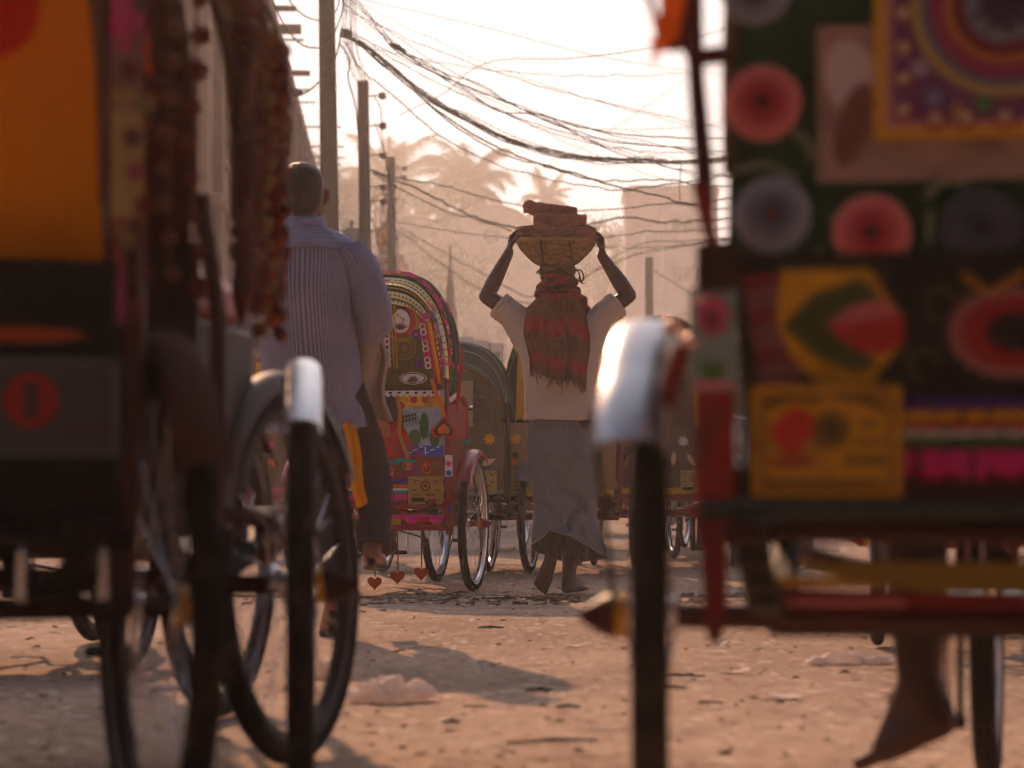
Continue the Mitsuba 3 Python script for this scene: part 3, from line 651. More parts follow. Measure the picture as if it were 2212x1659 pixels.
def rickshaw_base(k, c):
    """wheels, springs, frame, seat and cycle half; c holds this rickshaw's looks and sizes"""
    R = c.get('R', 0.355); tr = c.get('track', 0.46); fw = c.get('fwd', 1.28); g = lambda n, d: c.get(n, d)
    rim = g('rim', 'chrome')
    wr = wheel(k, 'wheel', tr, 0, R, R, steer=g('toe_r', 0.0), rim=rim); wl = wheel(k, 'wheel', -tr, 0, R, R, steer=g('toe', 0.0), rim=rim); wf = wheel(k, 'wheel', 0, fw, R, R, steer=g('steer', 0.0), rim=rim)
    tq = {1: g('toe_r', 0.0), -1: g('fend_toe', g('toe', 0.0))}
    for s, fm in ((1, g('fender', M('#7d1a22', 0.35, coat=0.6))), (-1, g('fender_left', g('fender', M('#7d1a22', 0.35, coat=0.6))))):
        fd = part(k, 'mudguard', mikit.ply(fender_mesh(R, -30, g('fend_a', 60), g('fend_w', 0.092), g('flare', 0.1))[0], smooth=40), fm, local=mat4(s * tr, 0, R, -tq[s]))
        part(fd, 'stay', tube([(s * (tr + 0.045), -0.02, R + 0.01), (s * (tr + 0.043), -0.24, R + 0.26)], 0.004, 5), IRON)
    fcol = g('frame', M('#6e141a', 0.4, coat=0.4)); dark = g('dark', IRON)
    ax = part(k, 'axle', tube([(-tr - 0.05, 0, R), (tr + 0.05, 0, R)], 0.017, 10), fcol)
    for s in (1, -1):
        part(ax, 'hub_cap', lathe([(0.001, s * (tr + 0.096)), (0.008, s * (tr + 0.092)), (0.028, s * (tr + 0.060)), (0.030, s * (tr + 0.045)), (0.012, s * (tr + 0.04))], 14, 'x').apply_translation((0, 0, R)), fcol, smooth=40)
        part(ax, 'hub_ring', lathe([(0.016, s * (tr + 0.026)), (0.030, s * (tr + 0.028)), (0.030, s * (tr + 0.044)), (0.016, s * (tr + 0.044))], 14, 'x').apply_translation((0, 0, R)), g('hubring', M('#c9951e', 0.4)))
        sp = []
        for i in range(4):
            q = np.linspace(-1, 1, 13); h = 0.40 - 0.06 * i
            sp.append(tube(np.stack([q * 0 + s * 0.30, q * h, R + 0.030 + 0.09 * q ** 2 * (h / 0.4) ** 2 - 0.009 * i], 1), 0.020, 6, flat=0.2))
        part(k, 'leaf_spring', cat(sp), dark)
    part(k, 'chassis', cat([tube(bez([(s * 0.31, -0.42, 0.47), (s * 0.31, 0.2, 0.47), (s * 0.29, 0.62, 0.42), (s * 0.12, 0.95, 0.36)], 16), 0.016, 8) for s in (1, -1)] + [tube([(-0.31, yy, 0.47), (0.31, yy, 0.47)], 0.014, 8) for yy in (-0.18, 0.30)]), fcol, smooth=True)
    bw = g('body_w', 0.36)
    part(k, 'seat_box', cat([box(0, 0.04, 0.66, 2 * bw - 0.03, 0.50, 0.30, 0.01), box(0, 0.46, 0.47, 2 * bw - 0.10, 0.44, 0.025, 0.005), box(0, 0.275, 0.60, 2 * bw - 0.06, 0.02, 0.26)]), g('boxmat', M('#4a1416', 0.5)))
    part(k, 'seat', box(0, 0.06, 0.855, 2 * bw - 0.06, 0.46, 0.11, 0.035), g('seatmat', M('#8c2b30', 0.5)))
    if g('back', True): part(k, 'backrest', box(0, -0.11, 0.99, 2 * bw - 0.08, 0.08, 0.28, 0.03, rx=0.10), g('seatmat', M('#8c2b30', 0.5)))
    for s in g('arms', (1, -1)):
        part(k, 'armrest', cat([tube(bez([(s * bw, -0.20, 0.98), (s * (bw + 0.01), 0.05, 1.03), (s * bw, 0.28, 0.98), (s * bw, 0.33, 0.80)], 14), 0.016, 8), plate(rect(-0.2, 0.80, 0.3, 0.98), 0, 0.006).apply_transform(trimesh.transformations.rotation_matrix(math.pi / 2, [0, 0, 1])).apply_translation((s * bw, 0, 0))]), g('armmat', fcol))
    # cycle half
    hy = fw - 0.16
    part(k, 'cycle_frame', cat([tube([(0, 0.95, 0.36), (0, 0.30, 0.42)], 0.016, 8), tube([(0, 0.78, 0.40), (0, 0.66, 0.86)], 0.016, 8), tube([(0, 0.70, 0.78), (0, hy - 0.02, 0.84)], 0.016, 8), tube([(0, 0.80, 0.36), (0, hy - 0.01, 0.74)], 0.018, 8), tube([(0, hy - 0.03, 0.90), (0, hy, 0.70)], 0.021, 10), tube([(0, 0.78, 0.36), (0.0, 0.62, 0.34), (0.07, 0.04, 0.355)], 0.010, 6)]), fcol, smooth=True)
    fk = []
    for s in (1, -1):
        fk.append(tube(bez([(0.02 * s, hy + 0.0, 0.71), (0.045 * s, hy + 0.03, 0.62), (0.045 * s, fw - 0.05, 0.45), (0.04 * s, fw, R)], 14), 0.011, 6))
        fk.append(tube([(0.06 * s, hy + 0.05, 0.88), (0.05 * s, fw, R)], 0.006, 5))
    part(k, 'fork', cat(fk), fcol, smooth=True)
    part(k, 'front_mudguard', mikit.ply(fender_mesh(R, -50, 62, 0.062)[0], smooth=40), g('ffender', fcol), local=mat4(0, fw, R, -g('steer', 0.0)))
    hb = None
    if g('bar', True): hb = part(k, 'handlebar', tube(bez([(-0.24, hy - 0.22, 0.98), (-0.25, hy - 0.08, 1.0), (-0.12, hy - 0.02, 0.98), (0, hy - 0.03, 0.95), (0.12, hy - 0.02, 0.98), (0.25, hy - 0.08, 1.0), (0.24, hy - 0.22, 0.98)], 40), 0.011, 8), g('bar_mat', 'chrome'), smooth=True)
    for s in ((1, -1) if hb else ()): part(hb, 'grip', tube([(s * 0.241, hy - 0.24, 0.98), (s * 0.249, hy - 0.12, 0.993)], 0.016, 8), M('#1c1a1a', 0.8))
    part(k, 'saddle', blob({'a': (0, 0.60, 0.93, 0.035), 'b': (0.075, 0.52, 0.945, 0.035), 'c': (-0.075, 0.52, 0.945, 0.035), 'd': (0, 0.78, 0.92, 0.022)}, [('a', 'b', 'c', 'd')], 0.03, 4), M('#2c211d', 0.5), smooth=True)
    ca, cb = g('crank', (0.03, 0.16))
    cr = part(k, 'crank', cat([lathe([(0.02, 0.045), (0.085, 0.045), (0.085, 0.05), (0.02, 0.05)], 24, 'x').apply_translation((0, 0.80, 0.34)), tube([(0.07, 0.80, 0.34), (0.075, 0.80 - ca, 0.34 + cb)], 0.009, 6), tube([(-0.07, 0.80, 0.34), (-0.075, 0.80 + ca, 0.34 - cb)], 0.009, 6), tube([(-0.07, 0.80, 0.34), (0.07, 0.80, 0.34)], 0.015, 8)]), 'tin')
    for s in (1, -1): part(cr, 'pedal', box(s * 0.125, 0.80 - s * ca, 0.34 + s * cb, 0.09, 0.07, 0.022, 0.006), M('#1c1a1a', 0.8))
    part(k, 'chain', cat([tube([(0.047, 0.80, 0.34 + 0.085), (0.047, 0.02, R + 0.035)], 0.004, 4), tube([(0.047, 0.80, 0.34 - 0.085), (0.047, 0.02, R - 0.035)], 0.004, 4)]), IRON)
    return fcol

def dress_hood(k, h, c, k0=0.0, name='hood', curtain=None, zc=1.05, thick=0.004):
    m, uv = h.surface(k0, len(h.ribs) - 1, thick=thick)
    hd = part(k, name, m, c['hood'], smooth=True)
    for i, r in enumerate(h.ribs):
        part(hd, 'bow', tube(hood_arch(np.linspace(0, math.pi, 40), r, h.n) + [0, 0, 0], 0.008, 6), c.get('bow', M('#6b4a22', 0.6)), smooth=True)
    cu = None
    if curtain is not None:
        r = h.ribs[0]; a = np.linspace(0, math.pi, 40)
        P = hood_arch(a, (r[0] - 0.004, r[1], r[2], r[3], r[4] - 0.004), h.n)
        def fn(u, v):
            top = np.stack([np.interp(u, np.linspace(0, 1, 40), P[::-1, j]) for j in range(3)], 1)
            zb = zc + c.get('hem', 0.0) * (u - 0.5)
            z = zb + (top[:, 2] - zb) * v
            return np.stack([top[:, 0] * (1.0 + 0.02 * (1 - v)), r[1] + (r[2] - r[1]) * np.clip((z - r[3]) / (r[4] - r[3]), -0.4, 1) + 0.006 * np.sin(u * 17 + v * 3) * (1 - v), z], 1)
        m, uv = grid(fn, 50, 24, thick=0.003)
        cu = part(k, 'hood_back', m, curtain, smooth=True, uv=None)
    return hd, cu
# ---- colours used again and again on the decorations
PINK, HOT, RED, DKRED = M('#d8388a', 0.7), M('#e0218a', 0.7), M('#b5161c', 0.5), M('#6b0d12', 0.5)
CREAM, YEL, ORG, GOLD = M('#efdc9a', 0.7), M('#d9a400', 0.6), M('#d86a12', 0.6), M('#b88a2a', 0.35, metal=0.6)
WHT, BLU, PUR, GRN, DKG, TEAL, BLK = M('#d8d4d2', 0.7), M('#2a4fb0', 0.6), M('#5a2a86', 0.6), M('#2f6b34', 0.7), M('#1d3b2c', 0.7), M('#2a8a86', 0.6), M('#141111', 0.5)
SKIN_P, SAND = M('#a8623c', 0.6), M('#cfc0a0', 0.6)

# ================================================================== the decorated red rickshaw in focus
def red_rickshaw():
    yaw = math.radians(9.8)
    cx = VX(838, 12.67)
    k = thing('cycle_rickshaw', 'red painted cycle rickshaw with green striped hood, pink flower garlands and hanging orange hearts', 'cycle rickshaw', mat4(cx, 12.67, gzf(cx, 12.67), -yaw), group=RG)
    c = dict(hood=cloth('hood_green', '#1f4a3c', 0.10), fender=M('#8e1a28', 0.25, coat=0.8), frame=M('#8c1620', 0.35, coat=0.5), steer=0.0, boxmat=M('#7a1018', 0.5), fend_a=56)
    rickshaw_base(k, c)
    h = Hood([(0.305, -0.22, -0.20, 1.10, 1.50), (0.325, -0.16, -0.13, 1.07, 1.60), (0.34, -0.04, 0.02, 1.05, 1.675), (0.345, 0.06, 0.26, 1.03, 1.69), (0.34, 0.12, 0.50, 1.03, 1.62)])
    hd, cu = dress_hood(k, h, c, 0.0, curtain=cloth('curtain_olive', '#6a5a1e', 0.18), zc=1.055)
    hb = 'cycle_rickshaw__hood_back' if cu is None else cu
    # braids over the green top
    for i, kk in enumerate((0.12, 0.62, 1.12, 1.6)):
        b = part(hd, 'braid', h.strip(kk, 0.26, lift=0.006), CREAM, smooth=True)
    for kk in (0.40, 0.88, 1.38, 1.9): part(hd, 'edge_band', h.strip(kk, 0.05, lift=0.007), GOLD, smooth=True)
    dots = []
    for kk in (0.12, 0.62, 1.12, 1.6):
        for a in np.linspace(0.15, 3.0, 44): dots.append(oriented(trimesh.creation.cylinder(0.0055, 0.003, 6), h.at(a, kk) + h.normal(a, kk) * 0.011, h.normal(a, kk)))
    part(hd, 'braid_stitching', cat(dots), M('#7a4a1c', 0.7), kind='stuff')
    for kk in np.arange(0.25, 3.9, 0.42):
        for a0 in (0.80, 1.62, 2.4): part(hd, 'flower', h.rosette(a0 + 0.05 * math.sin(kk * 7), kk, 0.021), rnd.choice([PINK, HOT]), smooth=True)
    for a in np.linspace(0.25, 2.9, 30): part(hd, 'flower', h.rosette(a, 2.0 + 0.06 * math.sin(a * 23), 0.021 + 0.006 * rnd.random(), 6), rnd.choice([PINK, HOT]), smooth=True)
    for kk in np.arange(0.3, 4.0, 0.45): part(hd, 'flower', h.rosette(0.16, kk, 0.017), HOT, smooth=True)
    # right flank: white and blue shapes, a yellow strip, red trimming
    for i, (a, kk, r, mt) in enumerate(((0.62, 0.5, 0.028, WHT), (0.50, 0.9, 0.03, WHT), (0.42, 1.5, 0.03, BLU), (0.34, 0.6, 0.026, BLU), (0.30, 1.2, 0.03, WHT), (0.22, 0.7, 0.024, WHT), (0.50, 2.4, 0.03, WHT), (0.35, 2.2, 0.03, TEAL), (0.24, 1.8, 0.026, RED))):
        p, n = h.at(a, kk), h.normal(a, kk)
        part(hd, 'applique', oriented(flower(r * 1.3, 4, 0.1), p + n * 0.006, n), mt, smooth=True)
    for kk, mt in ((0.20, YEL), (0.75, RED), (1.0, BLU)): part(hd, 'side_ribbon', h.strip(kk, 0.10, 0.06, 0.75, 24, lift=0.008), mt, smooth=True)
    # back of the hood
    Y = -0.226
    def pl(poly, t=0.003, lay=0): return plate(poly, Y - 0.006 - 0.003 * lay, t)
    for s in (1, -1):
        X = lambda x: x * s
        d = part(hb, 'medallion', pl(ell(X(0.118), 1.405, 0.050, 0.062), lay=1), WHT)
        part(d, 'leaf_print', pl(union([petal(X(0.118), 1.36, 0.045, 0.006, 90 + q) for q in (-62, -38, -14, 10, 34, 58)] + [petal(X(0.10) + 0.008 * i * s, 1.455 - 0.012 * i, 0.014, 0.004, 200 + 50 * i) for i in range(5)]), lay=2), M('#5c1a22', 0.7))
        part(hb, 'crescent', pl(ell(X(0.122), 1.40, 0.078, 0.086).difference(ell(X(0.110), 1.415, 0.064, 0.072))), RED)
        part(hb, 'crescent', pl(ell(X(0.124), 1.395, 0.092, 0.100).difference(ell(X(0.114), 1.41, 0.082, 0.09))), GOLD)
        ro = part(hb, 'rosette', pl(star(X(0.200), 1.335, 0.028, 0.023, 12), lay=1), PUR); part(ro, 'centre', pl(circ(X(0.200), 1.335, 0.008), lay=2), ORG)
        ro = part(hb, 'rosette', pl(circ(X(0.140), 1.265, 0.075), lay=0), M('#5c4a12', 0.8)); part(ro, 'ring_print', pl(union([ring(X(0.140), 1.265, 0.062, 0.054), ring(X(0.140), 1.265, 0.04, 0.034), star(X(0.14), 1.265, 0.022, 0.012, 7)]), lay=1), M('#8a6a18', 0.7))
        ro = part(hb, 'rosette', pl(star(X(0.215), 1.185, 0.026, 0.02, 11), lay=1), PUR)
        for i in range(9):
            z = 1.405 - 0.029 * i; x = X(0.232 + 0.0042 * i)
            q = part(hb, 'chain_ring', pl(ring(x, z, 0.018, 0.011, 18), 0.004, 2), WHT if i % 3 else PINK); part(q, 'bead', pl(circ(x, z, 0.010, 12), lay=1), RED)
        for i in range(8):
            z = 1.39 - 0.030 * i; x = X(0.045 + 0.0008 * i)
            q = part(hb, 'chain_ring', pl(ring(x, z, 0.018, 0.011, 18), 0.004, 2), WHT); part(q, 'bead', pl(circ(x, z, 0.010, 12), lay=1), RED if i % 2 else PUR)
        part(hb, 'gold_braid', tube(bez([(X(0.070), Y - 0.014, 1.495), (X(0.074), Y - 0.016, 1.36), (X(0.088), Y - 0.014, 1.16)], 16), 0.008, 6, flat=0.5), GOLD)
        part(hb, 'gold_braid', tube(bez([(X(0.085), Y - 0.010, 1.49), (X(0.094), Y - 0.012, 1.30), (X(0.102), Y - 0.012, 1.16)], 16), 0.006, 6, flat=0.5), YEL)
        for i, (mt, dx) in enumerate(((RED, 0.0), (ORG, 0.010), (YEL, 0.020), (RED, 0.029))):
            part(hb, 'ribbon', grid(lambda u, v, dx=dx: np.stack([X(0.255 + dx + 0.055 * v + (u - 0.5) * 0.013), Y - 0.016 - 0.006 * np.sin(v * 3 + dx * 90), 1.40 - 0.32 * v], 1), 3, 14, thick=0.002)[0], mt, smooth=True)
        q = part(hb, 'oval_lace', pl(ell(X(0.185), 1.108, 0.072, 0.032)), WHT)
        part(q, 'leaf_print', pl(union([petal(X(0.185), 1.09, 0.035, 0.006, 90 + a) for a in (-70, -45, -20, 5, 30, 55, 80)] + [ell(X(0.185), 1.108, 0.066, 0.028).difference(ell(X(0.185), 1.108, 0.060, 0.023))]), lay=1), M('#5c1a22', 0.7))
    part(hb, 'flower_print', pl(union([star(0.0, 1.33 - 0.1 * i, 0.034, 0.018, 8) for i in range(3)])), YEL)
    # body: tin panel with a painted picture
    P = -0.285
    def pp(poly, lay=0, t=0.0025): return plate(poly, P - 0.0025 * lay, t)
    bp = part(k, 'back_panel', plate(rect(-0.36, 0.585, 0.36, 1.045), P + 0.012, 0.012), G('#9fb4c0', 0.5))
    part(bp, 'lace_edge', pp(union([rect(-0.34, 1.022, 0.34, 1.040)] + [circ(-0.33 + 0.033 * i, 1.022, 0.012, 10) for i in range(21)]), 3), WHT)
    part(bp, 'lace_holes', pp(union([rect(-0.335 + 0.045 * i, 1.026, -0.318 + 0.045 * i, 1.036) for i in range(15)]), 4), BLK, kind='stuff')
    part(bp, 'yellow_band', pp(rect(-0.355, 0.955, 0.355, 1.02)), G('#d9a400', 0.6))
    for x in (-0.24, -0.17, 0.135, 0.20, 0.262): part(bp, 'red_disc', pp(circ(x, 0.985 - (0.02 if x == 0.135 else -0.01), 0.018), 1), RED)
    def portrait(x, s):
        sari = part(bp, 'sari', pp(sg.Polygon([(x - s * 0.16, 0.62), (x - s * 0.13, 0.80), (x - s * 0.06, 0.86), (x + s * 0.02, 0.98), (x + s * 0.06, 1.02), (x + s * 0.085, 0.97), (x + s * 0.092, 0.86), (x + s * 0.14, 0.78), (x + s * 0.20, 0.70), (x + s * 0.26, 0.62)]), 1), G('#b5161c', 0.5))
        part(sari, 'border', pp(sg.LineString([(x + s * 0.06, 1.01), (x + s * 0.075, 0.93), (x + s * 0.07, 0.82), (x + s * 0.11, 0.72), (x + s * 0.12, 0.64)]).buffer(0.010), 3), M('#b0781a', 0.6))
        hair = part(bp, 'hair', pp(ell(x, 0.948, 0.072, 0.082, 15), 2), BLK)
        f = part(bp, 'face', pp(ell(x - s * 0.022, 0.912, 0.046, 0.062, -8 * s), 4), SKIN_P)
        part(f, 'features', pp(union([ell(x - s * 0.048, 0.925, 0.011, 0.004), ell(x - s * 0.010, 0.925, 0.011, 0.004), sg.LineString([(x - s * 0.062, 0.938), (x - s * 0.042, 0.942)]).buffer(0.002), sg.LineString([(x - s * 0.018, 0.940), (x + s * 0.004, 0.936)]).buffer(0.002), sg.LineString([(x - s * 0.033, 0.92), (x - s * 0.038, 0.898), (x - s * 0.028, 0.895)]).buffer(0.0015)]), 5), BLK)
        part(f, 'lips', pp(ell(x - s * 0.030, 0.878, 0.012, 0.005), 5), RED)
        part(f, 'neck', pp(rect(x - 0.022, 0.80, x + 0.024, 0.872), 3), SKIN_P)
        part(bp, 'earring', pp(circ(x + s * 0.030, 0.892, 0.008), 5), GOLD)
    portrait(0.055, 1); 
    for x, z, a, b in ((0.255, 0.86, 0.026, 0.075), (0.205, 0.80, 0.035, 0.045), (0.31, 0.80, 0.028, 0.05), (-0.22, 0.84, 0.03, 0.07), (-0.29, 0.80, 0.03, 0.05)):
        part(bp, 'painted_bush', pp(star(x, z, 1, 0.86, 12).buffer(0) if False else affinity.scale(star(x, z, 1, 0.85, 11), a, b, origin=(x, z)), 1), GRN)
    part(bp, 'writing', pp(union([sg.LineString([(0.135 + 0.016 * i, 0.905 - 0.022 * j + 0.004 * i), (0.147 + 0.016 * i, 0.909 - 0.022 * j + 0.004 * i), (0.145 + 0.016 * i, 0.897 - 0.022 * j + 0.004 * i)]).buffer(0.0022) for i in range(5) for j in range(2)]), 1), DKG, kind='stuff')
    part(bp, 'painted_water', pp(rect(0.15, 0.70, 0.355, 0.76), 1), BLU)
    part(bp, 'water_ripples', pp(union([sg.LineString([(0.17 + 0.03 * i, 0.72 + 0.015 * (i % 3)), (0.19 + 0.03 * i, 0.725 + 0.015 * (i % 3))]).buffer(0.0025) for i in range(6)] + [sg.LineString([(0.262, 0.715), (0.262, 0.752)]).buffer(0.003)]), 2), WHT)
    lp = part(bp, 'lower_board', pp(rect(-0.36, 0.590, 0.36, 0.70), 2), M('#8a2418', 0.55))
    for i in range(14):
        x = -0.33 + 0.05 * i
        if abs(x - 0.055) > 0.0: part(lp, 'painted_swirl', pp(ring(x, 0.64 + 0.02 * math.sin(i * 2.1), 0.026, 0.021, 16).union(petal(x, 0.64 + 0.02 * math.sin(i * 2.1), 0.03, 0.007, 40 * i)), 3), [ORG, GRN, PINK, BLU][i % 4])
    part(lp, 'cloud_print', pp(union([ell(0.10, 0.675, 0.03, 0.014), ell(0.14, 0.685, 0.03, 0.012), ell(0.19, 0.68, 0.024, 0.010)]), 4), TEAL)
    # fringe bands, plate, bars
    Yf = P - 0.004
    for z1, z0, mt, nm in ((0.590, 0.560, PUR, 'purple_fringe'), (0.558, 0.540, ORG, 'orange_fringe'), (0.527, 0.512, TEAL, 'teal_fringe'), (0.510, 0.470, HOT, 'pink_fringe')):
        part(k, nm, fringe(-0.35, 0.36, z0, z1, Yf, 70, int(z1 * 1000)), mt, smooth=True)
    part(k, 'white_wave_trim', plate(scallops(-0.35, 0.36, 0.531, 0.009, 40), Yf, 0.004), WHT)
    number_plate(k, 0.265, 0.530, P - 0.012, M('#a8843a', 0.5), RED)
    bar = c['frame']
    for z in (0.445, 0.335): part(k, 'rear_bar', tube([(-0.37, P - 0.02, z), (0.38, P - 0.02, z)], 0.0115, 8), bar, smooth=True)
    part(k, 'pink_fringe', fringe(-0.34, 0.36, 0.372, 0.405, P - 0.015, 60, 9), HOT, smooth=True)
    b = part(k, 'ornate_board', plate(rect(-0.25, 0.352, 0.14, 0.388), P - 0.022, 0.008), M('#b07a1c', 0.5))
    part(b, 'green_scroll', plate(union([ell(-0.18 + 0.07 * i, 0.37, 0.028, 0.011) for i in range(4)]), P - 0.031, 0.003), GRN)
    for x, mt in ((0.20, HOT), (0.26, RED), (0.32, HOT)): part(k, 'cloth_knot', wob(trimesh.creation.icosphere(2, 1).apply_transform(np.diag([0.035, 0.015, 0.016, 1])).apply_translation((x, P - 0.03, 0.375)), 0.006, 40), mt, smooth=True)
    for s in (1, -1):
        st = part(k, 'side_post', cat([box(s * 0.385, P + 0.01, 0.53, 0.040, 0.03, 0.46, 0.006), tube(bez([(s * 0.385, P + 0.01, 0.75), (s * 0.375, P - 0.01, 0.9), (s * 0.37, P + 0.05, 1.10)], 10), 0.013, 8)]), bar, smooth=40)
        part(st, 'flower_sticker', plate(star(s * 0.385, 0.665, 0.019, 0.012, 7), P - 0.006, 0.002), PINK)
        part(st, 'flower_sticker', plate(star(s * 0.385, 0.618, 0.018, 0.013, 7), P - 0.006, 0.002), BLU)
        part(st, 'white_label', plate(rect(s * 0.385 - 0.019, 0.60, s * 0.385 + 0.019, 0.71), P - 0.0052, 0.001), WHT)
        part(st, 'flower_sticker', plate(star(s * 0.385, 0.44, 0.016, 0.011, 7), P - 0.006, 0.002), BLU)
        part(k, 'red_stick', tube(bez([(s * 0.415, -0.22, 0.95), (s * 0.43, -0.22, 1.10), (s * 0.445, -0.22, 1.27)], 8), np.linspace(0.012, 0.007, 8), 7), RED, smooth=True)
        he = part(k, 'heart_board', plate(heart(s * 0.365, 0.845, 0.066, down=True), P - 0.030, 0.006), RED)
        part(he, 'black_heart', plate(heart(s * 0.365, 0.845, 0.049, down=True), P - 0.034, 0.004), BLK)
        part(he, 'orange_heart', plate(heart(s * 0.365, 0.842, 0.033, down=True), P - 0.038, 0.004), ORG)
    part(k, 'ribbon_sash', grid(lambda u, v: np.stack([0.30 + 0.07 * v + (u - 0.5) * 0.02, P - 0.03 - 0.01 * np.sin(v * 5), 1.10 - 0.2 * v], 1), 3, 12, thick=0.002)[0], ORG, smooth=True)
    for x, z in ((0.0, 0.055), (0.12, 0.085), (0.245, 0.105), (-0.14, 0.09)):
        hp = part(k, 'hanging_heart', plate(heart(x, z, 0.038), P - 0.018, 0.006), M('#b8480e', 0.55))
        part(hp, 'string', tube([(x, P - 0.02, 0.335), (x + 0.003, P - 0.021, z + 0.03)], 0.0035, 5), M('#7a3a12', 0.8))
def heart(x, z, r, down=False):
    t = np.linspace(0, 2 * math.pi, 40, endpoint=False)
    p = np.stack([16 * np.sin(t) ** 3, 13 * np.cos(t) - 5 * np.cos(2 * t) - 2 * np.cos(3 * t) - np.cos(4 * t)], 1) / 16
    return sg.Polygon(p * r * [1, -1 if down else 1] + [x, z])
def number_plate(k, x, z, y, mat, ink, w=0.172, h=0.135, kind='rickshaw'):
    b = part(k, 'number_plate', plate(rect(x - w / 2, z - h / 2, x + w / 2, z + h / 2).buffer(0.004), y, 0.004), mat)
    r = 0.155 * w
    if kind == 'rickshaw':
        part(b, 'seal', plate(ring(x, z + 0.17 * h, r, r * 0.72).union(star(x, z + 0.17 * h, r * 0.55, r * 0.3, 8)), y - 0.0045, 0.002), DKRED)
        part(b, 'writing', plate(union([rect(x - w * 0.42, z - h * 0.02, x - w * 0.28, z + h * 0.03), rect(x + w * 0.3, z - h * 0.02, x + w * 0.42, z + h * 0.02)] + [rect(x - w * 0.36 + 0.012 * i, z - h * 0.20, x - w * 0.36 + 0.012 * i + 0.008, z - h * 0.15) for i in range(3)] + [ring(x + w * 0.05 + 0.017 * i, z - h * 0.17, 0.007, 0.004, 10) for i in range(3)] + [sg.LineString([(x + q * w * 0.36, z + h * 0.30), (x + q * w * 0.27, z + h * 0.38)]).buffer(0.003) for q in (-1, 1)] + [rect(x - w * 0.45 + w * 0.45 * i, z + h * 0.40, x - w * 0.40 + w * 0.45 * i, z + h * 0.44) for i in range(3)]), y - 0.0045, 0.002), DKRED, kind='stuff')
        part(b, 'dark_label', plate(rect(x - w * 0.44, z - h * 0.44, x - w * 0.02, z - h * 0.28), y - 0.0045, 0.002), BLK)
    return b
RG = 'cycle rickshaws crowding the street'
red_rickshaw()

